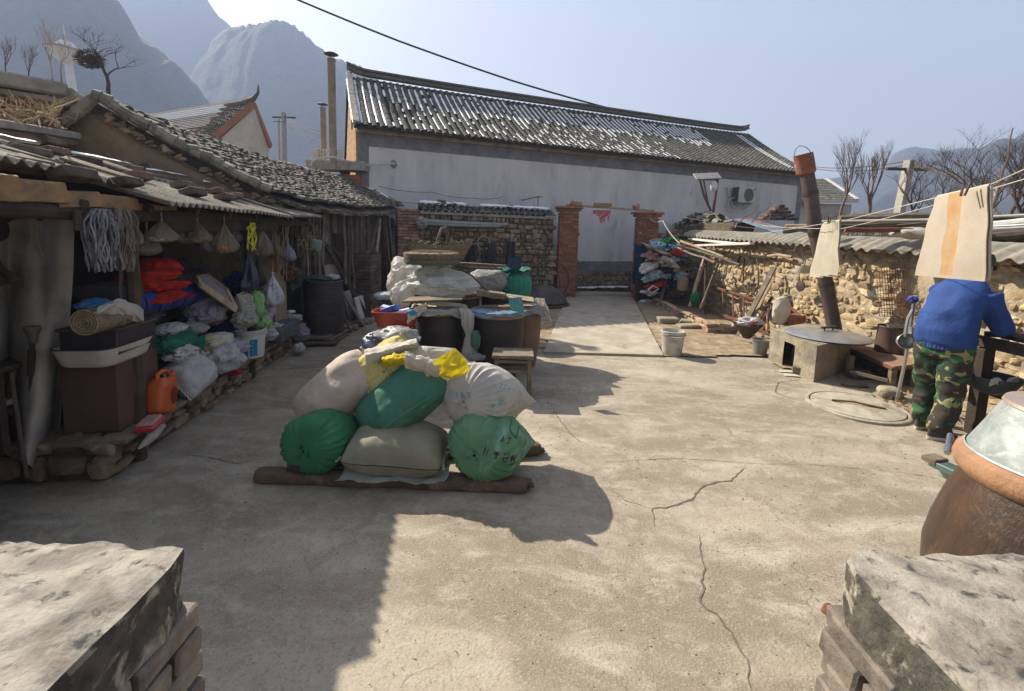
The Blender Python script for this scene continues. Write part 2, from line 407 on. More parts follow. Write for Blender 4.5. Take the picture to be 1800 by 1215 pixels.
# ============================================================= mountains
M_mtn = mat('mountain', (.045, .042, .033), (.01, .013, .01), .2, .95, bump=.7, bs=.5, bd=2, c3=(.07, .064, .053), sc3=.06, t3=.6)
M_mtnf = mat('far_mountain', (.07, .065, .055), (.035, .034, .03), .08, .95, bump=1.0, bs=.1, bd=3)
def mountain(name, sky, D, spread, m, rough=1.0, nu=150, fringe=1.0, seed=0):
    xs = [p[0] for p in sky]
    def top(px):
        for i in range(len(sky)-1):
            if sky[i][0] <= px <= sky[i+1][0]:
                f = (px-sky[i][0])/(sky[i+1][0]-sky[i][0]); f = f*f*(3-2*f)*.5+f*.5
                return sky[i][1]*(1-f)+sky[i+1][1]*f
        return sky[-1][1]
    def fn(u, v):
        px = xs[0]+(xs[-1]-xs[0])*u; q = Dp(px, top(px), D); zt = q.z
        X = q.x
        if v < .75:                      # near slope
            t = v/.75; Y = D-spread*(1-t)
            hh = zt*(t**1.35)
        else:
            t = (v-.75)/.25; Y = D+spread*.5*t; hh = zt*(1-t*.8)
        s_ = noise.noise(V((X*.014+seed, Y*.012, 3)))*24*rough*(min(1, (1-v)*1.3)) + noise.ridged_multi_fractal(V((X*.03+seed, Y*.02, 1)), 1, 2, 5, 1, 2)*5*rough
        s_ += noise.noise(V((X*.12, Y*.12, 5)))*2.5*rough
        k = 1 if v < .7 else max(0.0, 1-(v-.7)/.05) if v < .75 else 0
        fr = (noise.noise(V((X*.35, 0, seed)))*1.6+noise.noise(V((X*1.1, 3, seed)))*1.0)*fringe
        return (X+noise.noise(V((X*.02, Y*.03, 8)))*10*k, Y, max(-3, hh - 2 + s_*k*(.3+.7*v)+fr*max(0, 1-abs(v-.75)/.05)))
    b = MB(); b.grid(fn, nu, 72); o = b.build(name, m, smooth=180); return tag(o, kind='structure')
mountain('mountain_slope', [(-500, -90), (-100, -80), (120, -70), (205, -10), (232, 30), (240, 55), (270, 72), (310, 105), (345, 140), (362, 165), (372, 200), (460, 330), (560, 420)], 230, 120, M_mtn, 1.0, 200, .8, 3)
mountain('mountain_peak', [(150, 330), (300, 190), (352, 120), (375, 60), (400, 42), (430, 38), (462, 34), (490, 28), (510, 34), (532, 50), (560, 76), (590, 97), (620, 105), (650, 118), (680, 150), (760, 230), (900, 320), (1050, 400)], 360, 130, M_mtn, .55, 240, 1.2, 8)
mountain('distant_cliff', [(-300, -20), (200, -22), (360, -16), (372, 5), (385, 24), (402, 36), (420, 60), (470, 200), (560, 410)], 460, 110, M_mtnf, .8, 120, 1, 15)
mountain('distant_ridge', [(1080, 420), (1250, 372), (1380, 330), (1440, 312), (1500, 303), (1560, 284), (1575, 262), (1600, 254), (1625, 256), (1655, 262), (1700, 255), (1760, 262), (1900, 250), (2300, 200)], 440, 110, M_mtnf, .7, 160, .8, 21)
mountain('hill_ridge', [(1420, 425), (1500, 372), (1560, 335), (1620, 300), (1665, 290), (1700, 268), (1730, 252), (1760, 238), (1780, 240), (1800, 226), (1900, 190), (2300, 150)], 300, 110, M_mtn, 1.0, 160, 1.0, 33)
# ============================================================= roof tiles
def tiles(b, fn, un, ncol, nrow, r, lip=.5, skip=0.0, jit=0.0, nseg=4, lift=.012):
    """rows of half-round tiles; fn(u,s)->point on the roof plane, un = unit vector along the eave"""
    for i in range(ncol):
        u = (i+.5)/ncol; cr = random.random()
        for k in range(nrow):
            if random.random() < skip: continue
            s0 = k/nrow; s1 = (k+1.25)/nrow; uu = u+U()*jit/ncol
            a = V(fn(uu, s0)); c = V(fn(uu, min(1.02, s1))); d = (c-a).normalized(); nn = un.cross(d).normalized()
            if nn.z < 0: nn = -nn
            a = a+nn*lift*(1+U()*.3); vs = []
            for p, rr in ((a, r), (c, r*.86)):
                for q in range(nseg+1):
                    t = math.pi*q/nseg; vs.append(p+un*math.cos(t)*rr+nn*(math.sin(t)*rr*.62-.004))
            fs = [(q, q+1, nseg+2+q, nseg+1+q) for q in range(nseg)]
            vs.append(a-nn*.01); fs.append(tuple(range(nseg, -1, -1)))
            vs.pop(); b.add(vs, fs, .6*random.random()+.4*cr)
def bricks(b, o, u, w_, h, dirn=None, bl=.24, bh=.062, gap=.012, dep=.11, bev=.006, j=.004, seed=0):
    """one face of brick courses: from o along unit u for w_, up h; bricks stick out along normal n=u x z"""
    u = V(u).normalized(); n = u.cross(V((0, 0, 1)))
    M = Matrix((u, -n, V((0, 0, 1)))).transposed().to_4x4()
    nc = max(1, round(h/(bh+gap))); ch = h/nc
    for c in range(nc):
        x = -(bl/2 if c % 2 else 0)
        while x < w_-.01:
            a = max(0, x); e = min(w_, x+bl)
            if e-a > .03:
                ctr = V(o)+u*((a+e)/2)+V((0, 0, ch*(c+.5)))-n*(dep/2)+n*U()*j
                b.box(ctr, (e-a-gap, dep, ch-gap), M, bev, j*.5)
            x += bl
def stones(b, o, u, w_, h, sz=.16, dep=.1, out=.03, hfun=None, flat=.75, irr=.4, sq=.75, n=1):
    """rubble masonry: irregular courses of rounded stones on a vertical face"""
    u = V(u).normalized(); nr = u.cross(V((0, 0, 1))); z = 0.0; nrow = 0
    M = Matrix((u, -nr, V((0, 0, 1)))).transposed().to_4x4()
    while z < h:
        ch = sz*flat*random.uniform(.65, 1.3); x = U(0, .1)-.1
        while x < w_:
            sw = sz*random.choice((.55, .8, 1, 1.3, 1.9))*random.uniform(.85, 1.15); hh = ch*random.uniform(.75, 1.15)
            xc = x+sw/2; zc = z+ch/2+U()*ch*.18*irr*2+.12*noise.noise(V((xc*.9, z, nrow*.01)))*irr
            lim = hfun(xc/w_) if hfun else h
            if zc < lim and 0 < xc < w_:
                b.blob(V(o)+u*xc+V((0, 0, zc))+nr*(out-dep/2+U()*.015), (sw*.97, dep*1.2, hh*.97),
                       M @ rot(0, U()*14*irr, 0), n+1 if sz > .14 else n, .42, 1.5, sq*.85)
            x += sw+.006
        z += ch*.93; nrow += 1
# ============================================================= long white house
uH = V((15.6, 6.4, 0)).normalized(); nH = V((uH.y, -uH.x, 0))      # nH points at the yard
HL = V((-4.03, 11.9, 0)); HW = 16.55; HE = 4.22
M_hwall = mat('lime_wash', (.68, .66, .67), (.56, .55, .57), 1.6, .9, bump=.2, bs=30, c3=(.44, .43, .43), sc3=2.2, t3=.57, stretch=(1, 1, .35))
M_hband = mat('blue_grey_paint', (.25, .25, .275), (.17, .17, .19), 3, .9, bump=.15, bs=30)
M_tan = mat('tan_brick', (.56, .36, .19), (.44, .27, .14), 9, .9, bump=.4, bs=40, rnd=.2)
hs = T('long_house', 'long white washed house with a grey tiled roof behind the yard wall', 'house', HL+uH*HW/2)
hs.location = HL+uH*HW/2-nH*2.5
def hp(x, z, out=0.0): return HL+uH*x+nH*out+V((0, 0, z))
MH = Matrix((uH, -nH, V((0, 0, 1)))).transposed().to_4x4()
def hbox(b, x0, x1, z0, z1, o0, o1, bb=.01, r=None):
    b.box(hp((x0+x1)/2, (z0+z1)/2, (o0+o1)/2), (x1-x0, abs(o1-o0), z1-z0), MH, bb, 0, r)
b = MB(); hbox(b, 0, HW, .62, HE, -.3, 0, 0); b.build('wall', M_hwall, hs)
b = MB(); hbox(b, .0, HW, HE-.32, HE-.002, .0, .006, 0); hbox(b, 0, .28, .62, HE-.32, 0, .006, 0); hbox(b, HW-.28, HW, .62, HE-.32, 0, .006, 0); hbox(b, .28, HW-.28, .62, .95, 0, .006, 0)
b.build('painted_band', M_hband, hs)
b = MB(); hbox(b, 0, HW, -.1, .62, -.3, .02, 0); stones(b, hp(0, -.05, .03), uH, HW, .7, .22, .1, .02); b.build('plinth', M_stoneg, hs)
b = MB(); hbox(b, -.02, HW+.02, HE, HE+.07, -.3, .1, .01); hbox(b, -.02, HW+.02, HE+.07, HE+.15, -.3, .2, .01); b.build('eave_band', mat('old_plaster', (.5, .44, .38), (.36, .31, .26), 3, .9, c3=(.25, .2, .17), sc3=4), hs)
RUN = 2.85; RISE = 2.05
def hroof(u, s, side=1):
    o = .36-s*(RUN+.36) if side > 0 else -2*RUN-.36+s*(RUN+.36)
    lift = .06*(abs(u-.5)*2)**4
    return hp(-.1+u*(HW+.2), HE+.12+RISE*(.82*s+.18*s*s)+lift*s, o)
b = MB(); b.grid(lambda u, v: hroof(u, v)-V((0, 0, .03)), 30, 8, thick=.06); b.grid(lambda u, v: hroof(1-u, v, -1)-V((0, 0, .03)), 30, 8, thick=.06); b.build('roof', M_tilebed, hs)
b = MB(); tiles(b, lambda u, s: hroof(u, s*.97), uH, 84, 27, .068, nseg=4); b.build('roof_tiles', M_tile, hs)
b = MB(); NC = 84
for i in range(NC+1):
    u = i/NC
    if i in (NC-4, NC-5): s0, s1 = .1, .9
    elif i < 5: s0, s1 = .08, .9
    elif u < .8: s0 = .5+.18*noise.noise(V((u*9, 0, 0)))+U()*.08+.14*max(0, u-.3); s1 = .9+U()*.03
    else: continue
    k = max(3, int((s1-s0)*26)); st = [s0+(s1-s0)*q/k for q in range(k+1)]
    for q in range(k):
        if noise.noise(V((u*40, st[q]*14, 2))) > .33 and 5 <= i < NC-6: continue
        a = hroof(u, st[q]); c = hroof(u, st[q+1]+.004); wd = .034+.012*U(); d = (c-a).normalized(); nn = uH.cross(d); nn = nn if nn.z > 0 else -nn
        b.add([a-uH*wd+nn*.018, a+uH*wd+nn*.018, a+nn*.042, c-uH*wd+nn*.018, c+uH*wd+nn*.018, c+nn*.042], [(0, 2, 5, 3), (2, 1, 4, 5), (0, 1, 2), (3, 5, 4)])
for i in range(230):                                                 # thin leftovers lower down
    u = (int(U(0, .62)*NC))/NC; s0 = abs(random.gauss(.12, .22)); s0 = min(s0, .55)
    a = hroof(u, s0); c = hroof(u, s0+.03+U(0, .05)); wd = .026; d = (c-a).normalized(); nn = uH.cross(d); nn = nn if nn.z > 0 else -nn
    b.add([a-uH*wd+nn*.02, a+uH*wd+nn*.02, a+nn*.034, c-uH*wd+nn*.02, c+uH*wd+nn*.02, c+nn*.034], [(0, 2, 5, 3), (2, 1, 4, 5), (0, 1, 2), (3, 5, 4)])
b.build('snow', M_snow, hs)
M_ridge = mat('ridge_brick', (.2, .185, .16), (.13, .12, .105), 8, .9, bump=.5, bs=40, c3=(.1, .09, .08), sc3=6)
b = MB()
def ridge_up(u): return .5*max(0, abs(u-.5)*2-.93)/.07
for zz, wd, hh in ((0.0, .2, .06), (.065, .13, .08), (.13, .2, .04), (.17, .14, .04)):
    def fn(q, v, zz=zz, wd=wd, hh=hh):
        x = q; t = 2*math.pi*v; cy = math.copysign(abs(math.cos(t))**.4, math.cos(t))*wd/2; cz = math.copysign(abs(math.sin(t))**.4, math.sin(t))*hh/2
        p = hroof(x, 1.0); lf = ridge_up(x)**2*.55
        return p+nH*cy*(1-.5*min(1, lf*3))+V((0, 0, zz+.07+cz+lf*.9))
    b.grid(lambda u, v: fn(u, v), 60, 9)
for k in range(46):
    p = hroof((k+.5)/46, 1.0); b.box(p+V((0, 0, .13)), (.08, .15, .04), MH @ rot(0, 45, 0), .005)
b.build('ridge', M_ridge, hs)
for sx in (0, 1):                                                    # gable ends of brick
    b = MB(); X = HW*sx; poly = [(0, -.1), (0, HE+.1)]+[(-(s*(RUN+.3)), HE+.05+RISE*(.82*s+.18*s*s)) for s in (.25, .5, .75, 1)]
    pts = [(0, -.1), (0, HE+.08), (-RUN*.5, HE+.02+RISE*.46), (-RUN, HE+RISE), (-RUN*1.5, HE+.02+RISE*.46), (-2*RUN, HE+.08), (-2*RUN, -.1)]
    vs = [hp(X-(.01 if sx else -.01), z, o) for o, z in pts]+[hp(X+(.2 if not sx else -.2), z, o) for o, z in pts]
    n_ = len(pts); b.add(vs, [tuple(range(n_)), tuple(range(2*n_-1, n_-1, -1))]+[(i, (i+1) % n_, n_+(i+1) % n_, n_+i) for i in range(n_)], .4)
    if sx == 0:
        z = 1.6
        while z < HE+RISE:
            lim = 2*RUN if z < HE else 0
            f = max(0, (z-HE)/RISE); o0 = f*RUN*.98; o1 = 2*RUN-o0; x = o0 - (z*7 % 1)*.1
            while x < o1-.1:
                a = max(o0, x); e = min(o1, x+.25)
                if e > a+.04: b.box(hp(-.012, z+.035, -(a+e)/2), (.05, e-a-.012, .062), MH, .004)
                x += .25
            z += .075
    b.build('gable_wall', M_tan, hs)
b = MB(); b.box(hp(-.05, HE+.55, -1.3), (.04, .06, .45), MH, .003); b.build('vent_slot', M_black, hs)
b = MB()                                                              # verge strip
for s in range(14):
    a = hroof(0.004, s/14); c = hroof(.004, (s+1.1)/14); b.beam(a+V((0, 0, .05)), c+V((0, 0, .05)), .16, .09, .01, .006)
b.build('verge', mat('verge_plaster', (.36, .35, .31), (.22, .21, .18), 9, .9, bump=.6, bs=30), hs)
# white hose pipe out of the wall
p0 = PL(692, 289, (HL.x, HL.y), ((HL+uH).x, (HL+uH).y)); p1 = Dp(549, 290, 11.4)
b = MB(); b.tube([p0+nH*.02, p0+nH*.12, p0+nH*.2-uH*.2+V((0, 0, -.02)), Dp(645, 290, 11.8), Dp(610, 283, 11.5), Dp(585, 276, 11.3), Dp(560, 279, 11.2), Dp(549, 284, 11.2), Dp(547, 292, 11.2)], .022, 7); b.build('drain_pipe', mat('white_pipe', (.62, .62, .6), (.5, .5, .48), 10, .5), hs)
b = MB(); b.blob(p0+nH*.03, (.16, .12, .2), MH, 2, .5, 3); b.build('pipe_collar', M_cem, hs)
# ============================================================= chimneys and grille to the left of the house
def flue(x0, y0, x1, y1, wpx, Y, label, m):
    top = Dp((x0+x1)/2, y0, Y); bot = Dp((x0+x1)/2, y1, Y); rr = wpx/2/F*Y
    t = T('chimney_pipe', label, 'chimney', (bot.x, bot.y, bot.z)); b = MB(); H_ = top.z-bot.z
    b.lathe([(rr, -.2), (rr*.97, H_*.98), (rr*1.06, H_*.985), (rr*1.06, H_), (rr*.8, H_)], 16); b.build('flue', m, t, local=True)
    for k in range(3):
        b = MB(); a = k*2.1; b.tube([(rr*.7*math.cos(a), rr*.7*math.sin(a), H_), (rr*.6*math.cos(a), rr*.6*math.sin(a), H_+rr*1.2)], rr*.09, 5); b.build('cap_strut', M_iron, t, local=True)
    b = MB(); b.lathe([(rr*1.8, H_+rr*1.15), (rr*1.2, H_+rr*1.5), (.001, H_+rr*1.75)], 16); b.build('cap', M_iron, t, local=True)
M_flue = mat('flue_cement', (.36, .3, .24), (.26, .215, .17), 5, .9, bump=.3, bs=60)
flue(579, 104, 592, 284, 13, 11.6, 'tall cement chimney pipe with a flat iron cap left of the long house', M_flue)
flue(564, 190, 574, 268, 10, 12.6, 'short chimney pipe with a round cap, left of the tall one', M_flue)
g0 = Dp(548, 262, 11.9); g1 = Dp(602, 262, 11.9)
t = T('pierced_parapet', 'low pierced white block parapet on a ledge at the foot of the chimneys', 'parapet', (g0.x, 11.9, 2.9))
b = MB(); zb = Dp(575, 284, 11.9).z; zt = Dp(575, 262, 11.9).z; wv = g1.x-g0.x
b.box((g0.x+wv*.12, 11.9, (zb+zt)/2), (wv*.24, .1, zt-zb), None, .005)
for k in range(8): b.box((g0.x+wv*(.27+.1*k), 11.9, (zb+zt)/2), (.02, .06, zt-zb), None, .002)
for k in range(4): b.box((g0.x+wv*.62, 11.9, zb+(zt-zb)*(.06+.29*k)), (wv*.76, .055, .02), None, .002)
b.build('grille', mat('white_block', (.62, .6, .56), (.5, .48, .44), 8), t)
zl = Dp(590, 312, 11.8).z
b = MB(); b.box(((g0.x+HL.x)/2+.12, 11.85, (zb+Dp(600, 300, 11.8).z)/2-.01), (HL.x-g0.x+.3, .5, zb-Dp(600, 300, 11.8).z), None, .01); b.build('ledge', M_cem, t)
b = MB(); b.box(((g0.x+HL.x)/2+.15, 11.95, zl/2), (HL.x-g0.x-.1, .4, zl*1.0+.15), None, .01); b.build('support_wall', M_brick, t)
# ============================================================= air conditioner
ac = PL(1298, 344, (HL.x, HL.y), ((HL+uH).x, (HL+uH).y)); acx = (ac-HL).dot(uH); acz = ac.z
t = T('air_conditioner', 'boxy outdoor air conditioner unit with round fan grille bracketed on the white house wall', 'air conditioner', hp(acx, acz-.35, .2))
M_acw = mat('ac_paint', (.6, .59, .54), (.52, .51, .46), 6, .45)
b = MB(); b.box(hp(acx, acz, .24), (.82, .3, .56), MH, .02); b.build('casing', M_acw, t)
b = MB(); Mf = TR(hp(acx+.06, acz, .395), MH @ rot(90, 0, 0))
b.lathe([(.235, 0), (.235, .012), (.215, .012), (.21, .0)], 28, Mf)
for rr in (.06, .1, .14, .18): b.lathe([(rr, 0), (rr, .01), (rr+.006, .01), (rr+.006, 0)], 24, Mf, cap=False)
for k in range(8): a = k*math.pi/4; b.box(Mf @ V((.12*math.cos(a), .12*math.sin(a), .006)), (.2, .006, .006), MH @ rot(90, 0, 0) @ rot(0, 0, math.degrees(a)))
b.build('fan_grille', mat('ac_grille', (.3, .3, .28), (.24, .24, .22)), t)
b = MB(); b.lathe([(.2, -.004), (0.001, -.003)], 24, Mf); b.build('fan_opening', M_black, t)
for k in range(2):
    b = MB(); xx = acx-.25+.5*k; b.box(hp(xx, acz-.3, .2), (.04, .42, .03), MH, .003); b.beam(hp(xx, acz-.48, .02), hp(xx, acz-.31, .36), .03, .03); b.build('bracket', M_acw, t)
b = MB(); b.box(hp(acx-.413, acz, .24), (.01, .26, .5), MH, .003); b.build('side_louver', mat('louver_dark', (.12, .12, .12)), t)
b = MB(); b.box(hp(acx+.33, acz+.2, .392), (.09, .006, .07), MH, .002); b.build('blue_badge', mat('badge_blue', (.08, .25, .45)), t)
b = MB(); b.tube([hp(acx-.43, acz-.1, .2), hp(acx-.55, acz-.2, .12), hp(acx-.6, acz-.45, .08), hp(acx-.45, acz-.6, .1), hp(acx-.35, acz-.42, .14), hp(acx-.52, acz-.1, .1), hp(acx-.6, acz+.25, .04), hp(acx-.72, acz+.25, -.02)], .02, 6); b.build('hose', M_acw, t)
# solar lamp pole in front of the wall
lp = Dp(1248, 415, 13.9); lt = Dp(1262, 312, 13.9)
t = T('solar_lamp', 'solar lamp with small panel and glass bulb on a rusty pole before the white wall', 'lamp', (lp.x, lp.y, .0))
b = MB(); b.tube([(lp.x-.05, lp.y, 0.0), lp, lt], .04, 8); b.build('pole', M_rust, t)
b = MB(); c_ = Dp(1243, 310, 13.9); b.box(c_, (.75, .35, .04), rot(35, -4, 0), .005); b.build('panel', mat('panel_grey', (.3, .29, .27), (.2, .2, .2), 10, .4), t)
b = MB(); c_ = Dp(1255, 326, 13.8); b.lathe([(.07, .1), (.1, .02), (.1, -.1), (.06, -.18), (.001, -.19)], 14, TR(c_)); b.build('bulb', mat('lamp_glass', (.7, .72, .75), rough=.1, spec=.6), t)
b = MB(); b.beam(Dp(1262, 316, 13.9), Dp(1240, 316, 13.85), .04, .04); b.build('bracket', M_iron, t)
b = MB(); b.tube([Dp(1225, 300, 14.3), Dp(1238, 345, 14.1), Dp(1250, 372, 14), V((Dp(1254, 400, 13.95).x, 13.95, Dp(1254, 400, 13.95).z))], .035, 6)
b.tube([Dp(1236, 312, 14.2), Dp(1243, 350, 14.1), Dp(1250, 378, 14)], .025, 6)
tag(b.build('wrapped_branch', M_twig), 'dark slanting branch propped up left of the solar lamp pole', 'branch')
# ============================================================= wall left of the gate
GA = V((-2.25, 11.1, 0)); GB = V((1.12, 12.75, 0)); uG = (GB-GA).normalized(); nG = V((uG.y, -uG.x, 0)); GW = (GB-GA).length
MG = Matrix((uG, -nG, V((0, 0, 1)))).transposed().to_4x4()
def gp(x, z, out=0): return GA+uG*x+nG*out+V((0, 0, z))
def GP(px, py, out=0.0):
    return PL(px, py, (GA.x, GA.y), (GB.x, GB.y), -out)
t = T('stone_wall', 'brown rubble stone wall with tile coping and snow left of the gate', 'wall', GA.lerp(GB, .5))
b = MB(); b.box(gp(GW/2, 1.08, -.2), (GW, .36, 2.2), MG, .01); b.build('core', M_mortd, t)
b = MB(); stones(b, gp(0, 0), uG, GW, 2.2, .17, .1, .03); b.build('stonework', M_stoneg, t)
b = MB(); b.box(gp(GW/2, 2.22, -.17), (GW+.05, .5, .07), MG, .01); b.build('coping_bed', M_cem, t)
b = MB()
def cop(u, s): return gp(u*GW, 2.27+s*.16, .12-s*.3)
tiles(b, cop, uG, int(GW/.17), 3, .07, nseg=5)
def cop2(u, s): return gp(u*GW, 2.27+s*.16, -.46+s*.28)
tiles(b, cop2, uG, int(GW/.17), 3, .07, nseg=4)
b.build('coping_tiles', M_tile, t)
b = MB()
def snowstrip(b, f, u0, u1, n=26, wd=.12):
    def fn(u, v):
        p = V(f(u0+(u1-u0)*u)); e = math.sin(math.pi*v); w_ = wd*(.6+.6*noise.noise(V((u*9, 0, u0*7))))*min(1, 6*u, 6*(1-u))
        return p+nG*(.5-v)*2*w_+V((0, 0, e*.05+.02*noise.noise(V((u*15, v*3, 1)))))
    b.grid(fn, n, 6)
snowstrip(b, lambda u: gp(u*GW, 2.47, -.1), .0, .32); snowstrip(b, lambda u: gp(u*GW, 2.47, -.1), .42, .97, wd=.14)
b.build('snow', M_snow, t)
for k, (px, py, s_) in enumerate(((776, 355, .2), (796, 360, .15), (740, 360, .13), (1040-143, 364, .15))):
    b = MB(); p = GP(px, py, -.1); b.box(p, (s_, .12, .09), MG @ rot(0, U()*8, U()*20), .008, .006)
    tag(b.build('loose_brick', M_brickd), ['dark brick on the snowy wall coping, larger left of the pair', 'dark brick on the snowy wall coping, right of the pair', 'half brick at the left end of the wall coping', 'flat brick on the snow of the wall coping nearest the gate'][k], 'brick', 'loose bricks on the wall coping')
# pilaster at the left end
t = T('brick_pilaster', 'stained brick pilaster at the left end of the stone wall beside the plank shed', 'pilaster', GA)
pl0 = GP(698, 500); pl1 = GP(736, 500); wp = (pl1-pl0).length
b = MB(); b.box(((pl0+pl1)/2)*1-nG*.1+V((0, 0, 1.12-((pl0+pl1)/2).z)), (wp-.04, .3, 2.3), MG, .01); b.build('core', M_mortd, t)
b = MB(); bricks(b, V((pl0.x, pl0.y, 0))+nG*.08, uG, wp, 2.3); b.build('brickwork', mat('stained_brick', (.3, .17, .11), (.2, .12, .085), 10, .9, bump=.6, bs=50, rnd=.35, c3=(.34, .27, .2), sc3=4), t)
# bits of aerial above the wall
b = MB(); p = GP(945, 372, -.15); b.tube([p, p+V((0, 0, .42))], .012, 5); b.tube([p+V((-.45, 0, .28)), p+V((-.1, 0, .38)), p+V((.14, 0, .4))], .009, 5); b.tube([p+V((-.5, .05, .3)), p+V((.05, 0, .42))], .006, 5)
tag(b.build('aerial', M_iron), 'small rusty aerial standing on the wall coping before the white house', 'aerial')
# ============================================================= gate
def pillar(a, c, y0, y1, h, name_label, Yp, dpt):
    A = Dp(a, 505, Yp); C = Dp(c, 505, Yp); cx = (A.x+C.x)/2; wd = C.x-A.x
    t = T('gate_pillar', name_label, 'pillar', (cx, Yp+dpt/2, 0))
    b = MB(); b.box((cx, Yp+dpt/2, h/2-.05), (wd-.06, dpt-.06, h), None, .004); b.build('core', M_mort, t)
    b = MB(); ux = V((1, 0, 0))
    bricks(b, (A.x, Yp, -.02), ux, wd, h-.16, bl=.25); bricks(b, (A.x, Yp+dpt, -.02), V((0, -1, 0)), dpt, h-.16, bl=.25)
    bricks(b, (C.x, Yp, -.02), V((0, 1, 0)), dpt, h-.16, bl=.25); bricks(b, (C.x, Yp+dpt, -.02), -ux, wd, h-.16, bl=.25)
    b.build('brickwork', M_brick, t)
    b = MB()
    for k, (e, z) in enumerate(((.05, h-.14), (.1, h-.07))):
        n_ = 3
        for i in range(n_):
            b.box((cx-(wd/2+e)+(wd+2*e)*(i+.5)/n_, Yp+dpt/2, z+.03), ((wd+2*e)/n_-.01, dpt+2*e, .06), None, .006, .004)
    b.build('cap', M_brick, t); return t, A.x, C.x
Yg = 12.75
hp1 = Dp(1000, 362, Yg).z; hp2 = Dp(1138, 372, Yg).z
t1, g0x, g1x = pillar(979, 1013, 0, 0, hp1, 'left red brick gate pillar joining the stone wall', Yg, .42)
t2, g2x, g3x = pillar(1116, 1152, 0, 0, hp2, 'right red brick gate pillar above the heaped rubbish', Yg, .42)
b = MB(); za = Dp(1015, 358, Yg).z; zb_ = Dp(1115, 363, Yg).z
b.beam((g0x+.2, Yg+.2, hp1+.04), (g3x-.1, Yg+.2, hp2+.04), .1, .055, .006, .004); o = b.build('gate_lintel', M_woodp); tag(o, 'thin worn wooden lintel bar laid across both brick gate pillars', 'lintel')
zz = (za+zb_)/2
b = MB(); q = Dp(1060, 355, Yg+.08); b.box((q.x, Yg+.13, hp2+.16), (.52, .03, .09), rot(0, -1, 0), .004, .003); tag(b.build('lintel_board', mat('cardboard_brown', (.34, .21, .12), (.26, .16, .09), 8)), 'short brown board nailed above the middle of the gate lintel', 'board')
# red paper cut
b = MB(); M_red = mat('red_paper', (.72, .06, .07), (.6, .04, .05), 12, .7, bump=.1)
def paper(x, z): return (q.x+x, Yg+.14, hp2+.01+z)
for i in range(24):
    x0 = -.25+i*.021; dep = [.1, .1, .12, .1, .13, .17, .16, .15, .17, .28, .34, .36, .35, .34, .3, .33, .3, .2, .16, .15, .26, .3, .18, .12][i]
    nseg = max(2, int(dep/.035))
    for k in range(nseg):
        z1 = -k*dep/nseg; z0 = z1-dep/nseg
        if (i*7+k*5) % 9 == 0 and k > 1: continue
        g = .0035*((i+k) % 2)
        b.box((q.x+x0, Yg+.14+g+.004*math.sin(i), hp2+.01+(z0+z1)/2), (.019-.004*((i+k) % 3 == 0), .002, dep/nseg-.004*((k+i) % 2)))
tag(b.build('red_paper_cutting', translucent(M_red, .4)), 'torn red paper cutting hanging from the gate lintel', 'paper cutting')
for k, (px, py, m, rr, lb) in enumerate(((1008, 354, M_brick, (10, 35, 10), 'slanting half brick on top of the left gate pillar'), (1017, 356, M_woodp, (0, 10, 10), 'pale half brick beside the lintel on the left gate pillar'), (1118, 360, M_brick, (10, -30, 30), 'tilted half brick on the lintel end at the right gate pillar'))):
    b = MB(); p = Dp(px, py, Yg+.15); p.z = (hp1 if k < 2 else hp2)+[.075, .07, .14][k]; b.box(p, (.16, .14, .12), rot(*rr), .01, .01); tag(b.build('half_brick', mat('half_brick', (.4, .24, .15), (.32, .2, .13), 9, .9, bump=.5)), lb, 'brick', 'half bricks on the gate pillars')
b = MB(); b.box((g1x+.06, Yg+.62, 1.0), (.05, .8, 1.95), rot(0, 0, -8), .004)
t = T('gate_leaf', 'narrow pale green gate leaf standing open against the left pillar', 'gate leaf', (g1x+.06, Yg+.6, 0)); b.build('panel', mat('pale_green_paint', (.36, .42, .38), (.26, .29, .26), 10, .6, c3=(.2, .14, .1), sc3=6), t)
b = MB()
for z in (.2, 1.0, 1.8):
    b = MB(); b.box((g1x+.1, Yg+.62, z), (.04, .78, .07), rot(0, 0, -8), .004); b.build('rail', M_iron, t)
# threshold / lane behind the gate
b = MB(); b.box((2.6, 13.35, .05), (2.2, .5, .12), None, .01); tag(b.build('gate_threshold', M_path), kind='structure')
b = MB()
for k in range(22):
    x = U(1.5, 3.7); b.blob(hp((x+4.1)/.93, .0, .12+U()*.1)+V((0, 0, .12)), (U(.15, .5), .14, .06), rot(0, 0, 22), 2, .5, 3)
tag(b.build('snow_remnant', M_snow), kind='structure')
# ============================================================= right stone wall
WA = V((5.0, 13.2, 0)); WB = V((5.42, 1.2, 0)); uW = (WB-WA).normalized(); nW = V((uW.y, -uW.x, 0)); WL = (WB-WA).length
MW = Matrix((uW, -nW, V((0, 0, 1)))).transposed().to_4x4()
def wp_(x, z, out=0): return WA+uW*x+nW*out+V((0, 0, z))
def WP(px, py, out=0.0): return PL(px, py, (WA.x, WA.y), (WB.x, WB.y), -out)
def wtop(f): return 1.83-.26*f
t = T('stone_wall', 'sunlit yellow rubble stone wall with wavy tile coping along the right side', 'wall', (WA+WB)/2)
b = MB()
b.grid(lambda u, v: wp_(u*WL, v*wtop(u), -.01+.03*noise.noise(V((u*30, v*6, 0)))+.012*noise.noise(V((u*120, v*24, 0)))), 240, 40)
b.box(wp_(WL/2, .8, -.22), (WL, .36, 1.55), MW, .01); b.build('core', M_mort, t)
b = MB(); stones(b, wp_(0, 0), uW, WL*.5, 1.9, .16, .1, .012, lambda f: wtop(f*.5)-.02, irr=.8)
stones(b, wp_(WL*.5, 0), uW, WL*.5, 1.9, .16, .1, .006, lambda f: wtop(.5+f*.5)-.02, irr=1.1, sq=.85)
b.build('stonework', M_stone, t)
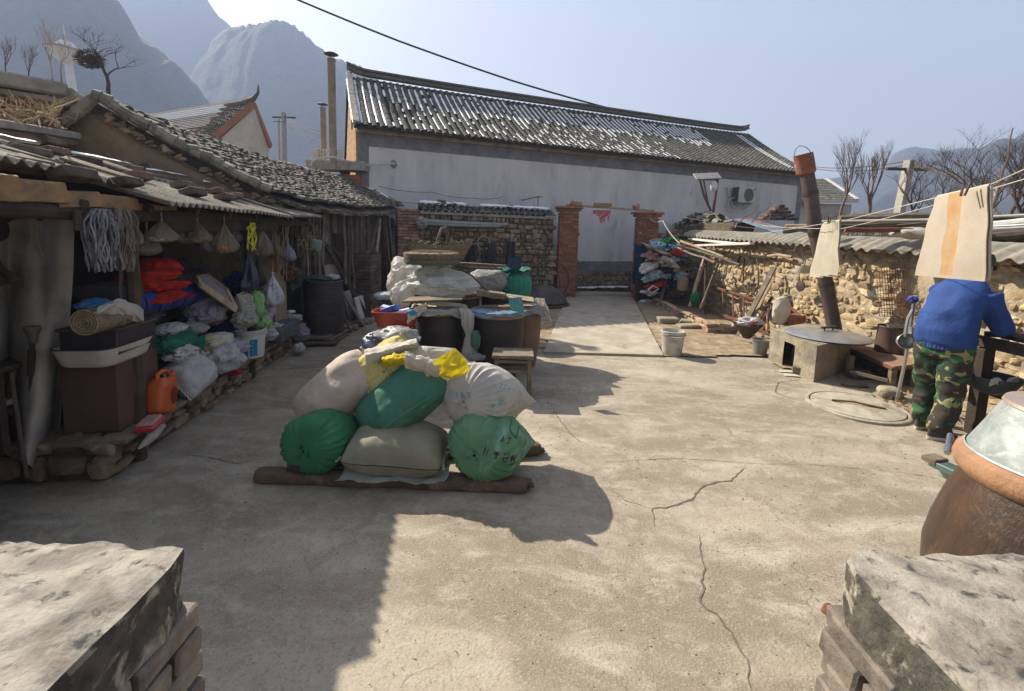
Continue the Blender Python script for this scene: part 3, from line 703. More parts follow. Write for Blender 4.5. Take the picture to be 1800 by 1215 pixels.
# wavy coping
b = MB(); M_cop = mat('asbestos_coping', (.3, .275, .225), (.215, .195, .155), 6, .92, bump=.6, bs=40, c3=(.15, .14, .11), sc3=4, t3=.56)
x = .05
while x < WL-.3:
    L_ = 1.55
    def fn(u, v, x=x):
        xx = x+u*L_; wv = math.cos(2*math.pi*xx/.19)*.024*max(0, min(1, (v-.25)*3)); e = v
        oo = -.42+.66*e; zz = wtop(xx/WL)+.17 - .02*abs(v-.3)-(max(0, v-.35)**1.6)*.32
        return wp_(xx, zz+wv+.008*noise.noise(V((xx*3, v*2, 0))), oo+.01*noise.noise(V((xx*9, 0, 3))))
    b.grid(fn, 90, 12, thick=.012); x += L_+.004
b.build('coping', M_cop, t)
b = MB()
for i in range(int(WL/.19)):
    b.blob(wp_(.1+i*.19+U()*.03, wtop(i*.19/WL)+.03+U()*.015, .03), (.17, .2, .09), MW, 2, .3, 2)
b.build('coping_bed', M_mortd, t)
# short dark stub of wall between right pillar and the long wall
t = T('stone_wall', 'short dark stone wall between the right gate pillar and the long wall', 'wall', (4.5, 12.9, 0))
b = MB(); b.box((4.55, 13.1, .95), (1.25, .3, 1.9), None, .01); b.build('core', M_mortd, t)
b = MB(); stones(b, (g3x-.02, 12.93, 0), V((1, 0, 0)), 5.0-g3x, 1.95, .17, .1, .02); b.build('stonework', M_stoneg, t)
# ============================================================= sheds on the left
SA = V((-2.79, 3.37, 0)); SB = V((-3.24, 6.71, 0)); uS = (SB-SA).normalized(); nS = V((uS.y, -uS.x, 0))   # uS runs away, nS points into the yard
MS = Matrix((uS, -nS, V((0, 0, 1)))).transposed().to_4x4()
def sp(x, z, out=0.0): return SA+uS*x+nS*out+V((0, 0, z))
def SP(px, py, out=0.0): return PL(px, py, (SA.x, SA.y), (SB.x, SB.y), -out)
t = T('lean_to_shed', 'open lean-to shed with a corrugated sheet roof crammed with bags and junk', 'shed', sp(2, 0, -.7))
# back wall, dark beams
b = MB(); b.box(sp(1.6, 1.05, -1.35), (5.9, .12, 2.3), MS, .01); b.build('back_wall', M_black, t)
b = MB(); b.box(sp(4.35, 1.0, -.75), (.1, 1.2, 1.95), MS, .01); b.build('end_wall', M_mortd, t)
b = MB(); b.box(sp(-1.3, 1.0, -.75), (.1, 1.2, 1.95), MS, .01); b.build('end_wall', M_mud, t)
b = MB(); b.tube(wander(sp(-1.35, 1.86, .03), sp(3.9, 1.86, .05), .04, 10), .05, 8); b.build('front_beam', M_woodd, t)
b = MB(); b.beam(sp(.15, 1.78, .06), sp(2.6, 1.8, .07), .03, .1, .006, .01); b.build('fascia_board', M_woodd, t)
for x in (-.06, 1.9, 3.85):
    b = MB(); b.tube(wander(sp(x, 0, -.03), sp(x+U()*.05, 1.86, -.02), .04, 6), .045, 8); b.build('post', M_woodd, t)
for k in range(9):
    b = MB(); x = -1.2+k*.62; b.tube(wander(sp(x, 1.9, .1), sp(x+.02, 2.33, -1.4), .03, 5), .032, 6); b.build('rafter', M_woodd, t)
# broken board ends under the near eave
b = MB()
for k in range(7):
    a = sp(-1.35+k*.3, 1.95-.012*k+.01*(k % 2), .1-.012*k); b.beam(a, a+uS*(.35+U()*.05)+V((0, 0, .01)), .02, .12-.012*k, .004, .012)
b.build('edge_board', mat('yellow_board', (.34, .21, .1), (.2, .13, .075), 7, .9, bump=.5, c3=(.12, .09, .06), sc3=5), t)
# roof sheets: front eave z 2.0 rising to 2.72 at the back
def rz(o): return 1.93+(.28-o)*.28
M_sheet = mat('fibre_sheet', (.3, .265, .21), (.2, .175, .14), 5, .92, bump=.6, bs=50, c3=(.4, .37, .31), sc3=3, t3=.55)
def sheet(x0, x1, o0, o1, dz=0.0, tilt=0.0):
    b = MB(); nw = int((x1-x0)/.076*6)
    def fn(u, v):
        x = x0+(x1-x0)*u; o = o0+(o1-o0)*v
        return sp(x, rz(o)+dz+tilt*(u-.5)+.017*math.sin(2*math.pi*x/.09)+.01*noise.noise(V((x*1.5, o*2, 0))), o+.006*noise.noise(V((x*5, 1, 1))))
    b.grid(fn, nw, 9, thick=.007); b.build('roof_sheet', M_sheet, t, smooth=60)
sheet(-.15, 1.25, .33, -.85, .03); sheet(1.2, 2.5, .31, -.85, .015, -.02); sheet(2.45, 3.9, .29, -.85, .03, .01)
sheet(-1.4, -.1, .02, -.85, .1, -.04); sheet(-1.4, -.05, -.7, -1.5, .11); sheet(-.1, 1.3, -.7, -1.5, .05); sheet(1.25, 2.7, -.7, -1.5, .04); sheet(2.65, 4.1, -.7, -1.5, .05)
b = MB()
for x0, x1, o in ((.1, .6, -1.05), (.75, 1.5, -.92), (1.6, 2.4, -.85), (2.5, 3.6, -.75)):
    b.grid(lambda u, v: sp(x0+(x1-x0)*u, rz(o)+.11+.02*math.sin(math.pi*v)+.012*nz((u*6, v*2, x0)), o+(v-.5)*.2*(1+.5*nz((u*5, x0, 0)))*min(1, u*6, (1-u)*6)), 24, 5)
b.build('snow', M_snow, t)
# things lying on the roof
def on_roof(px, py):
    # intersect ray with roof plane: z = 2+(.28-o)*.42+.05
    d = ray(px, py); best = None
    for i in range(400):
        s_ = 2+i*.02; p = CO+d*s_; o = (p-SA).dot(nS)
        if p.z <= rz(o)+.08 or o < -1.4:
            if o > .02: p = p-nS*(o-.02); o = .02; p.z = rz(o)+.08
            return p, o
    return p, o
RB = [(40, 245, 'red', .3, 0), (50, 268, 'dk', .36, 5), (45, 290, 'red', .34, -6), (88, 250, 'red', .3, 10), (96, 268, 'red', .26, 0), (185, 277, 'red', .24, 8), (258, 295, 'dk', .26, 0), (243, 310, 'red', .27, -5),
      (203, 328, 'dk', .34, 2), (276, 337, 'dk', .27, 3), (321, 326, 'dk', .27, 0), (322, 311, 'red', .28, 4), (381, 336, 'red', .25, 6), (355, 320, 'dk', .28, 0), (376, 349, 'dk', .27, -4), (413, 345, 'red', .27, 2), (421, 354, 'dk', .28, 0), (470, 355, 'dk', .28, 3), (446, 343, 'red', .25, -3), (516, 357, 'dk', .28, 2), (148, 285, 'dk', .4, 12), (232, 300, 'red', .24, 0)]
rl = ['beside the brick wall at the upper left', 'under the plank at the left', 'at the near left edge, broad and red', 'behind the rusty one at the left', 'short, right of the long plank', 'beside the snow streak', 'dark, next to the snow', 'red, left of the middle', 'long dark one over the hanging bundles', 'dark, right of the long dark one', 'dark, middle of the row', 'red, above the dark middle one', 'red, upper right', 'dark, by the end of the snow', 'dark, near the eave over the clear bags', 'red brown, right of the middle', 'dark, right of the eave row', 'dark, last but one by the eave', 'small, beside the mud gable', 'dark, last one at the far eave', 'long dark slab at the left of the sheets', 'small one leaning on the plank']
for k, (px, py, c_, L_, a) in enumerate(RB):
    p, o = on_roof(px, py); o_ = MB(); sl = math.degrees(math.atan(.28))
    o_.box(p+V((0, 0, .0)), (L_*.82, .12, .062), MS @ rot(0, 0, a+U()*4) @ rot(-sl, 0, 0), .008, .006)
    tag(o_.build('roof_brick', M_brickd if c_ == 'dk' else mat('old_brick', (.22, .13, .09), (.13, .085, .065), 9, .9, bump=.6, bs=40, c3=(.13, .1, .085), sc3=4)), 'brick weighing down the sheet roof, '+rl[k], 'brick', 'bricks weighing down the lean-to roof')
for k, (a, c_, w_, lb) in enumerate((((-20, 262), (110, 292), .1, 'weathered long plank lying on the near part of the sheet roof'), ((110, 280), (250, 322), .05, 'thin broken lath lying down the sheet roof'), ((140, 275), (235, 308), .06, 'grey lath beside the broken lath on the sheet roof'))):
    p, _ = on_roof(*a); q_, _ = on_roof(*c_); b = MB(); b.beam(p+V((0, 0, .01)), q_+V((0, 0, .01)), w_, .03, .004, .01)
    tag(b.build('roof_plank', M_wood), lb, 'plank')
# base platform of stones with boards
t = T('shed_bench', 'low stone and plank bench running along the front of the open shed', 'bench', sp(1.6, 0, -.4))
b = MB(); b.box(sp(1.55, .12, -.5), (3.8, .86, .3), MS, .01); b.build('core', M_mortd, t)
b = MB(); stones(b, sp(-.35, 0, -.03), uS, 3.8, .27, .17, .1, .01, irr=.5); b.build('stonework', M_stoneg, t)
b = MB(); stones(b, sp(-.38, 0, -.85), nS, .85, .3, .17, .1, .01, irr=.5); b.build('stonework', M_stoneg, t)
x = -.35; k = 0
while x < 3.4:
    L_ = random.uniform(.9, 1.4); b = MB()
    for o in (-.02, -.24, -.46, -.68): b.box(sp(min(3.4, x+L_/2)+U()*.08, .285+U()*.006, o), (L_-.02, .2, .032), MS @ rot(U(), U(), U()*2), .004, .004)
    b.build('plank', M_wood, t); x += L_
# upper shelf
t = T('shed_shelf', 'dark upper shelf at the back of the open shed carrying cloths and rolls', 'shelf', sp(1.2, .3, -.9))
b = MB(); b.box(sp(1.1, .84, -.86), (3.4, .7, .035), MS, .005); b.build('shelf_board', M_woodd, t)
for x in (-.5, .6, 1.7, 2.7):
    b = MB(); b.box(sp(x, .56, -.55), (.05, .05, .54), MS, .004); b.build('leg', M_woodd, t)
# ============================================================= tile roofed mud shed behind
RA = Dp(478, 340, 6.2); RBp = Dp(702, 363, 12.0)            # eave ends
PA = Dp(166, 172, 5.2); PB = V((PA.x+(RBp.x-RA.x)*1.0, 12.0, PA.z-.05))
t = T('mud_shed', 'old mud brick shed with a sagging grey tile roof behind the lean-to', 'shed', ((RA.x+PA.x)/2, 8.5, 0))
def mroof(u, s):
    e = RA.lerp(RBp, u)+V((0, 0, -.1*math.sin(math.pi*u))); r_ = PA.lerp(PB, u)+V((0, 0, -.12*math.sin(math.pi*u)))
    p = e.lerp(r_, s); p.z += -.04*math.sin(math.pi*s)+.04*noise.noise(V((u*9, s*4, 0))); return p
uE = (RBp-RA).normalized()
b = MB(); b.grid(lambda u, v: mroof(u, v)-V((0, 0, .07)), 24, 8, thick=.1); b.build('roof', M_tilebed, t)
b = MB(); random.seed(12); tiles(b, lambda u, s: mroof(u, s), uE, 38, 17, .09, skip=.05, jit=.45, lift=.02, nseg=4)
for k in range(420):
    u = random.random(); s_ = random.random(); p = mroof(u, s_)+V((0, 0, .05)); b.blob(p, (U(.05, .2), U(.04, .13), U(.02, .07)), rot(U()*30, U()*30, U()*180), 1, .4)
b.build('roof_tiles', mat('old_tile', (.2, .18, .145), (.115, .105, .085), 10, .88, bump=.5, bs=70, rnd=.6, c3=(.06, .055, .045), sc3=5, t3=.55), t)
b = MB()                                              # verge tiles and eave tufts
for k in range(26):
    s_ = k/26; a = mroof(0, s_); c = mroof(0, min(1, s_+.07)); b.tube([a+V((U()*.03, -.04+U()*.03, .05+U()*.015)), c+V((U()*.02, -.04, .035))], [.07+U()*.008, .052], 8)
for k in range(9):
    a = PA.lerp(PA+V((-.75, -.1, -.42)), k/9)+V((0, 0, -.1*math.sin(math.pi*k/9))); c = PA.lerp(PA+V((-.75, -.1, -.42)), (k+1.2)/9)+V((0, 0, -.1*math.sin(math.pi*min(1, (k+1.2)/9)))); b.tube([c, a], [.07, .055], 8)
b.build('verge_tiles', M_tilel, t)
b = MB()
for k in range(900):
    u = random.random()**.8; a = mroof(u, 0)+V((U()*.04, 0, -.06)); b.tube([a+V((-.15, 0, .03)), a+V((.08+U()*.06, U()*.04, -.05-U(0, .06)))], .008, 3, cap=False)
b.build('eave_thatch', mat('old_reed', (.25, .2, .14), (.13, .1, .07), 12, rnd=.5), t)
# gable wall
base = [(PA.x-1.6, 0), (PA.x-1.6, PA.z-1.15), (PA.x-.7, PA.z-.55), (PA.x, PA.z-.08)]
pts = [V((PA.x-1.8, 5.3, 0)), V((PA.x-1.8, 5.3, PA.z-1.2)), V((PA.x-.75, 5.3, PA.z-.5)), V((PA.x, 5.25, PA.z-.08))]+[mroof(0, s_)+V((0, .06, -.12)) for s_ in (.75, .5, .25, 0.03)]+[V((RA.x-.02, 6.22, 0))]
b = MB(); n_ = len(pts); b.add(pts+[p+V((.02, .3, 0)) for p in pts], [tuple(range(n_)), tuple(range(2*n_-1, n_-1, -1))]+[(i, (i+1) % n_, n_+(i+1) % n_, n_+i) for i in range(n_)], .5)
b.build('gable_wall', M_mud, t)
b = MB()
for k in range(60):
    s_ = random.random(); p = mroof(0, s_)+V((0, .03, -.11-abs(U())*.07)); b.blob(p, (.13, .07, .06), rot(0, U()*30, 0), 1, .3)
b.grid(lambda u, v: mroof(0, u)+V((0, .03, -.05-.15*v)), 20, 3, thick=.03); b.build('verge_rubble', M_stoneg, t)
# side wall of vertical planks
PW0 = V((RA.x-.15, 7.6, 0)); PW1 = V((RBp.x-.18, 11.6, 0)); uP = (PW1-PW0).normalized(); nP = V((uP.y, -uP.x, 0)); PWL = (PW1-PW0).length
def PP(px, py, out=0): return PL(px, py, (PW0.x, PW0.y), (PW1.x, PW1.y), -out)
MP = Matrix((uP, -nP, V((0, 0, 1)))).transposed().to_4x4()
b = MB(); b.box((PW0+PW1)/2+V((0, 0, 1.05))-nP*.12, (PWL+3.2, .08, 2.1), MP, .01); b.build('side_wall', M_black, t)
b = MB(); x = 0
while x < PWL:
    wd = random.uniform(.05, .13); b.box(PW0+uP*(x+wd/2)+V((0, 0, 1.1+U()*.05)), (wd-.012, .025, 2.1+U()*.1), MP @ rot(0, U()*.8, 0), .003); x += wd
b.build('plank_cladding', mat('shed_plank', (.13, .1, .08), (.075, .06, .048), 6, .9, bump=.6, bs=40, rnd=.45, c3=(.2, .16, .13), sc3=5), t)
b = MB(); a = mroof(.35, 0)+V((.08, 0, -.17)); c = mroof(.97, 0)+V((.05, 0, -.15)); b.tube(wander(a, c, .05, 8), .03, 7); b.build('eave_pole', M_wood, t)
b = MB()                                              # rubble verge down to the wall at far end
for k in range(60):
    f = random.random(); p = mroof(1, 1-f)+V((U()*.1, U()*.15, .03)); b.blob(p, (.2, .2, .1), rot(0, U()*30, U()*90), 1, .4)
b.build('far_verge', M_stoneg, t)
b = MB(); b.grid(lambda u, v: mroof(1.0+.012*(v-.5), 1-u*.9)+V((.0, (v-.5)*.16, .1+.03*math.sin(math.pi*v)+.02*nz((u*9, v, 0)))), 26, 5); b.build('snow', M_snow, t)
for k, (px, py) in enumerate(((605, 303), (622, 318), (636, 328), (646, 336))):
    p = Dp(px, py, 11.9); b = MB(); b.box(p, (.24, .16, .13), rot(U()*20, 25, U()*30), .012, .012)
    tag(b.build('ridge_brick', M_brick if k in (1, 2) else M_brickd), ['dark block on the far gable edge, highest of the four', 'red block on the far gable edge below the highest', 'red block next to the cable on the far gable edge', 'dark lowest block on the far gable edge'][k], 'brick', 'blocks along the far edge of the mud shed roof')
# ============================================================= brick wall with cement coping, upper left
t = T('brick_wall', 'soot stained brick wall with a thick cement coping at the upper left', 'wall', (-5.8, 5.2, 0))
A = Dp(-60, 150, 4.6); B = Dp(105, 150, 5.1); C = Dp(168, 190, 6.2); zc = Dp(40, 138, 4.8).z
A.z = B.z = C.z = 0
def wallseg(a, c, z, tk, lb):
    u = (c-a).normalized(); L_ = (c-a).length; n_ = V((u.y, -u.x, 0)); M = Matrix((u, -n_, V((0, 0, 1)))).transposed().to_4x4()
    b = MB(); b.box((a+c)/2-n_*tk*.5+V((0, 0, z/2-.1)), (L_, tk-.05, z), M, .005); b.build('core', M_mortd, t)
    b = MB(); bricks(b, a+V((0, 0, 1.6)), u, L_, z-1.75, bh=.065); b.build('brickwork', mat('dusky_brick', (.26, .12, .08), (.15, .08, .06), 8, .9, bump=.6, bs=50, rnd=.35, c3=(.1, .075, .06), sc3=3), t)
    b = MB(); b.box((a+c)/2-n_*(tk*.5-.05)+V((0, 0, z-.03)), (L_+.1, tk+.12, .14), M, .02, .01); b.build('coping', M_cem, t)
    b = MB(); b.box((a+c)/2-n_*(tk*.5-.02)+V((0, 0, z-.135)), (L_+.05, tk+.05, .06), M, .01, .01); b.build('coping_course', M_cem, t)
wallseg(A, B, zc, .4, ''); wallseg(B+V((.0, .02, 0)), C, zc-.02, .4, '')
# low coping wall in front of it
t = T('low_coping', 'low brick ledge running behind the sheet roof at the upper left', 'ledge', (-4.4, 3.6, 0))
a = Dp(-30, 214, 3.7); c = Dp(128, 238, 4.9)
b = MB(); b.beam(a, c, .14, .07, .01, .006); b.build('coping', M_cem, t)
b = MB(); b.beam(a-V((0, 0, .075)), c-V((0, 0, .075)), .11, .075, .01, .006); b.build('brick_course', M_brickd, t)
# dry stalks between
b = MB(); random.seed(5)
for k in range(90):
    p = Dp(U(-10, 110), U(200, 225), random.uniform(4.0, 4.7)); q_ = p+V((U()*.25, U()*.2, U(.02, .25))); b.tube(wander(p, q_, .05, 4), [.006]*4+[.003], 4, cap=False)
tag(b.build('dry_stalks', mat('straw', (.42, .33, .2), (.3, .22, .13), 12, rnd=.4)), 'tangle of dry vine stalks lying by the brick wall at upper left', 'dry stalks', kind='stuff')
# ============================================================= far left house
t = T('far_house', 'white gabled house with a tan tiled roof below the mountain at left', 'house', Dp(430, 260, 24)*1)
t.location.z = 0
E0 = Dp(378, 240, 22); K = Dp(446, 183, 22.8); E1 = Dp(476, 258, 24.6); L0 = Dp(120, 178, 31)   # gable corner, peak, far corner
ux = (V((L0.x, L0.y, 0))-V((K.x, K.y, 0))).normalized(); LL = 14
def fr(u, s): return E0.lerp(K, s)+ux*LL*u+V((0, 0, -.1*math.sin(math.pi*s)))
b = MB(); b.grid(lambda u, v: fr(u, v), 12, 6, thick=.1); b.grid(lambda u, v: E1.lerp(K, v)+ux*LL*u, 12, 6, thick=.1); b.build('roof', mat('tan_tile', (.32, .22, .15), (.24, .16, .11), 8, .85), t)
b = MB(); tiles(b, lambda u, s: fr(.13+.87*u, s), ux, 64, 15, .1, nseg=3, lift=.11)
b.build('tile_row', mat('tan_tile_row', (.3, .2, .13)), t)
b = MB()
for k in range(16):
    if k > 5 or k % 2: b.tube([fr(.13+U()*.02, k/16+.03)+V((0, -.12, .17)), fr(1, k/16+.03)+V((0, -.12, .17))], .055 if k > 11 else .02, 5)
b.build('snow', M_snow, t)
b = MB(); tiles(b, lambda u, s: fr(u*.12, s), -ux*-1, 9, 20, .12, lift=.1); b.build('verge_tiles', M_tile, t)
b = MB(); pts = [E0+V((.12, .1, -.15)), K+V((.05, .05, -.12)), E1+V((-.1, 0, -.15)), V((E1.x-.1, E1.y, 0)), V((E0.x+.12, E0.y+.1, 0))]
b.add(pts+[p+ux*.2 for p in pts], [(0, 1, 2, 3, 4), (9, 8, 7, 6, 5)]+[(i, (i+1) % 5, 5+(i+1) % 5, 5+i) for i in range(5)]); b.build('gable_wall', mat('cream_wall', (.62, .58, .5), (.54, .5, .42), 3), t)
b = MB(); b.beam(E0, K, .12, .28, .01); b.beam(K, E1, .12, .28, .01); b.build('bargeboard', mat('rust_paint', (.38, .17, .08), (.3, .13, .07), 5), t)
b = MB(); b.tube([K+V((0, 0, .15))-ux*-.2, K+V((0, 0, .15))+ux*LL*.5, K+V((0, 0, .2))+ux*LL], .17, 6); b.tube([K+ux*.6+V((0, 0, .2)), K+V((0, 0, .25)), K-ux*.35+V((0, 0, .5)), K-ux*.4+V((0, 0, .85))], [.16, .13, .08, .03], 6); b.build('ridge', M_ridge, t)
b = MB(); b.box(E0.lerp(E1, .45)+V((0, -.05, .55)), (.12, .12, .5), None, .01); b.build('vent_slot', M_black, t)
# ============================================================= foreground piers
M_pier = mat('worn_cement', (.33, .3, .25), (.17, .15, .125), 9, .8, bump=.55, bs=70, bd=.01, c3=(.05, .048, .045), sc3=20, t3=.55, lo=.4, hi=.6)
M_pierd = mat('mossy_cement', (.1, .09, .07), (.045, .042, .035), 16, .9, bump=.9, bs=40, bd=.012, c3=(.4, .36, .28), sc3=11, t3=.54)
M_pierb = mat('grey_brick', (.24, .2, .16), (.11, .095, .08), 8, .9, bump=.6, bs=50, rnd=.3)
def pier(x0, x1, y0, y1, zt, lb, sgn):
    t = T('entrance_pier', lb, 'pier', ((x0+x1)/2, (y0+y1)/2, 0))
    seed_ = x0*7
    b = MB(); nu_, nv_ = 90, 26
    # rounded slab, top and sides as one noisy shell
    cx, cy = (x0+x1)/2, (y0+y1)/2; hx, hy = (x1-x0)/2, (y1-y0)/2
    ring = []
    for i in range(nu_):
        a = 2*math.pi*(i+.5)/nu_; c_, s_ = math.cos(a), math.sin(a); k = 1/max(abs(c_), abs(s_)); e = .06
        px_, py_ = c_*k, s_*k; l4 = (abs(px_)**15+abs(py_)**15)**(1/15.); ring.append((px_/l4, py_/l4))
    prof = [(1.0, -.17), (1.0, -.13), (1.002, -.09), (1.0, -.05), (.995, -.02), (.982, -.006), (.955, 0), (.9, .002), (.8, .003), (.65, .004), (.5, .004), (.35, .004), (.2, .005), (.05, .005)]
    vs = []; fs = []
    for j, (f, z) in enumerate(prof):
        for i in range(nu_):
            rx, ry = ring[i]; X = cx+rx*hx*f; Y = cy+ry*hy*f
            if f > .8: X = cx+rx*(hx-(1-f)*hx*1.0); Y = cy+ry*(hy-(1-f)*hx)
            nn = .014*noise.noise(V((X*9+seed_, Y*9, z*9)))+.012*noise.noise(V((X*17, Y*17, z*12)))+.006*noise.noise(V((X*30, Y*30, z*30)))
            vs.append((X+rx*nn*(1 if z < -.005 else 0), Y+ry*nn*(1 if z < -.005 else 0), zt+z+nn*.6+(-.012*max(0, f-.9)*10 if z >= 0 else 0)))
    for j in range(len(prof)-1):
        for i in range(nu_): fs.append((j*nu_+i, j*nu_+(i+1) % nu_, (j+1)*nu_+(i+1) % nu_, (j+1)*nu_+i))
    fs.append(tuple((len(prof)-1)*nu_+i for i in range(nu_)))
    nf = len(fs); b.add(vs, fs, .5)
    o = b.build('cement_cap', M_pier, t, smooth=60)
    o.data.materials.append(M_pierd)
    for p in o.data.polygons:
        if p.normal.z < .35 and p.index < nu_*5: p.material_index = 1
    b = MB(); b.box((cx, cy, (zt-.17)/2-.1), (hx*2-.08, hy*2-.08, zt-.15), None, .01); b.build('core', M_mortd, t)
    b = MB(); z = zt-.17; k = 0
    while z > -.1:
        off = .001+.005*(k % 2)+U()*.002; zc_ = z-.035; br = .068
        for (a, u, L_) in (((x0-off, y1+off, 0), V((1, 0, 0)), x1-x0+2*off), ):
            pass
        for fx in (x0, x1):
            y = y0-off+(.12 if k % 2 else 0)
            while y < y1-.004:
                e = min(y1-.004, y+.235); 
                if e-y > .04: b.box((fx+(off if fx == x1 else -off)+(-.05 if fx == x1 else .05), (y+e)/2, zc_), (.11, e-y-.01, br), None, .008, .004)
                y += .245
        x = x0
        while x < x1:
            e = min(x1, x+.235)
            if e-x > .04: b.box(((x+e)/2, y1+off-.062, zc_), (e-x-.01, .11, br), None, .008, .004)
            x += .245
        z -= .075; k += 1
    b.build('brickwork', M_pierb, t)
    return t
pier(-1.62, -.875, -.25, 1.2, .9, 'left foreground brick pier with a pale worn cement top', -1)
pier(.955, 1.9, -.25, 1.25, .9, 'right foreground brick pier with a mossy black streaked cement top', 1)
b = MB(); p = Dp(1457, 1073, 1.26); b.box(p, (.03, .03, .03), rot(10, 20, 30), .004); tag(b.build('brick_chip', M_brick), 'small red brick chip stuck in the side of the right pier', 'brick chip')
# ============================================================= bags and cloth
def cloth(key, c, c2=None, rough=.8, tl=0.0, bump=.25, bs=25, c3=None, sc=5, **k):
    if key in MATS: return MATS[key]
    m = mat(key, c, c2 or tuple(q*.82 for q in c), sc, rough, bump=bump, bs=bs, c3=c3, sc3=k.pop('sc3', 2.5), bd=k.pop('bd', .012), **k)
    if tl: translucent(m, tl)
    return m
def plastic(key, c, rough=.3, tl=.35, alpha=1.0, bump=.6):
    if key in MATS: return MATS[key]
    m = mat(key, c, tuple(q*.8 for q in c), 6, rough, spec=.5, bump=bump, bs=18, bd=.015, alpha=alpha)
    if tl: translucent(m, tl)
    return m
def pillow(L, W, H, seed=0, seam=.012, nu=40, nv=30, lump=.05, wr=.012, pinch=.1, fill=None):
    """filled woven sack lying flat, local verts: x length, y width, z thickness"""
    b = MB()
    for sg in (1, -1):
        def fn(u, v):
            x = 2*u-1; y = 2*v-1
            ex = (1-abs(x)**2.6); ey = (1-abs(y)**2.4); h = (max(0, ex*ey))**.46
            if fill: h *= fill(x, y)
            X = L/2*x*(1-pinch*(1-y*y)*abs(x)**3*.6-.07*abs(y)**5); Y = W/2*y*(1-pinch*(1-x*x)*abs(y)**3-.13*abs(x)**4)
            n_ = noise.noise(V((x*1.7+seed, y*1.5, sg*2+seed)))*lump*(.3+h)
            w_ = math.sin((y*W*30+noise.noise(V((x*2, y*3, seed)))*4))*wr*(abs(x)**5)+noise.noise(V((x*9, y*3, seed+3)))*wr*.7+noise.noise(V((x*22, y*18, seed+5)))*wr*.25-wr*2.2*max(0, .3-abs(noise.noise(V((x*2.4+y*1.1, y*2.2, seed+8)))*3))*(.3+abs(x))
            return (X, Y, sg*(H/2*h*(1+n_*2)+w_*h*sg*.8+.003)+n_*.3*H)
        b.grid(fn, nu, nv, r=.5)
    if seam:
        for s_ in (-1, 1):
            b.grid(lambda u, v: ((L/2*s_*(1-pinch*.6*(1-(2*u-1)**2)))+s_*(v-.1)*seam*1.6, W/2*(2*u-1)*(1-.13), .004*math.sin(u*60)+noise.noise(V((s_*(1-pinch*.0), 2*u-1, seed)))*.01), 40, 3, thick=.003, r=.4)
    return b
def tied(L, W, H, seed=0, nf=19, fold=.1, rear='flat', nu=144, nv=44, knotz=0.0):
    """sack gathered and tied at +x; rear end sewn flat"""
    b = MB()
    def fn(u, v):
        t = 2*math.pi*u; s_ = v
        if s_ > .6: q = (s_-.6)/.4; f = math.sqrt(max(0, 1-q**2.3)); x = L*(.6-.5)+L*.4*(1-(1-q)**1.15)*.62-L*.03*q**4
        else: f = 1; x = L*(s_-.5)
        f = max(.045, f); wy = W/2*f; hz = H/2*f
        if s_ < .5: hz *= (.04+.96*math.sin(math.pi/2*(s_/.5))**.75); wy *= 1-.02*math.cos(s_*6)
        a = fold*min(1, max(0, (s_-.35)/.5))**1.5*(.35+.65*f)
        g = 1+a*(.3-1.1*abs(math.sin(nf*.5*t+2.5*noise.noise(V((math.cos(t)*2, math.sin(t)*2, seed+s_*1.2)))))+.7*noise.noise(V((math.cos(t)*6, math.sin(t)*6, seed+s_))))+.07*noise.noise(V((math.cos(t)*1.3, math.sin(t)*1.3, s_*2+seed)))
        g += .03*noise.noise(V((math.cos(t)*3, math.sin(t)*3, s_*9+seed)))-.035*abs(noise.noise(V((math.cos(t)*5, math.sin(t)*5, s_*4+seed+9))))
        return (x, wy*g*math.cos(t), hz*g*math.sin(t)+knotz*max(0, s_-.6)/.4)
    b.grid(fn, nu, nv, cu=True, r=.5)
    k = MB(); xe = fn(0, 1)[0]
    def fk(u, v):
        t = 2*math.pi*u; rr = .014+.03*v**.8*(1+.6*noise.noise(V((math.cos(t)*1.5, math.sin(t)*1.5, seed))))
        rr *= 1+.3*v*math.sin(7*t+seed)+.2*v*math.sin(13*t)
        return (xe-.012+.05*v-.03*v*v*(1.2+math.sin(3*t)), rr*math.cos(t)+.012*math.sin(5*t)*v, rr*math.sin(t)+knotz)
    k.grid(fk, 72, 10, cu=True, r=.5, thick=0)
    return b, k
def xf(b, M):
    b.v = [tuple(M @ V(p)) for p in b.v]; return b
def face_M(c, pitch=0, yaw=0, roll=0):
    """pose at world point c: local z towards camera-ish when pitch=90"""
    return TR(c, rot(0, 0, yaw) @ rot(pitch, 0, 0) @ rot(0, 0, roll))
def crumple(c, size, M=None, n=4, amp=.5, fr=1.6, ridged=.12, seed=None, flat=None):
    """crumpled plastic bag / rag lump"""
    b = MB(); vs, fs = ico(n); sd_ = U(0, 90) if seed is None else seed; o = V((sd_, sd_*.7, sd_*1.3)); out = []
    for p in vs:
        q = p*(1+amp*noise.noise(p*fr+o)*.8)
        r_ = noise.ridged_multi_fractal(p*2.1+o, 1.0, 2.1, 3, 1.0, 2.0)
        q = q*(1+ridged*(r_-1.2)*.5+.03*noise.noise(p*11+o))
        if flat is not None and q.z < -flat: q.z = -flat+(q.z+flat)*.15
        out.append(V((q.x*size[0]/2, q.y*size[1]/2, q.z*size[2]/2)))
    m = Matrix.Translation(V(c))
    if M is not None: m = m @ M
    b.add(out, fs, None, m); return b
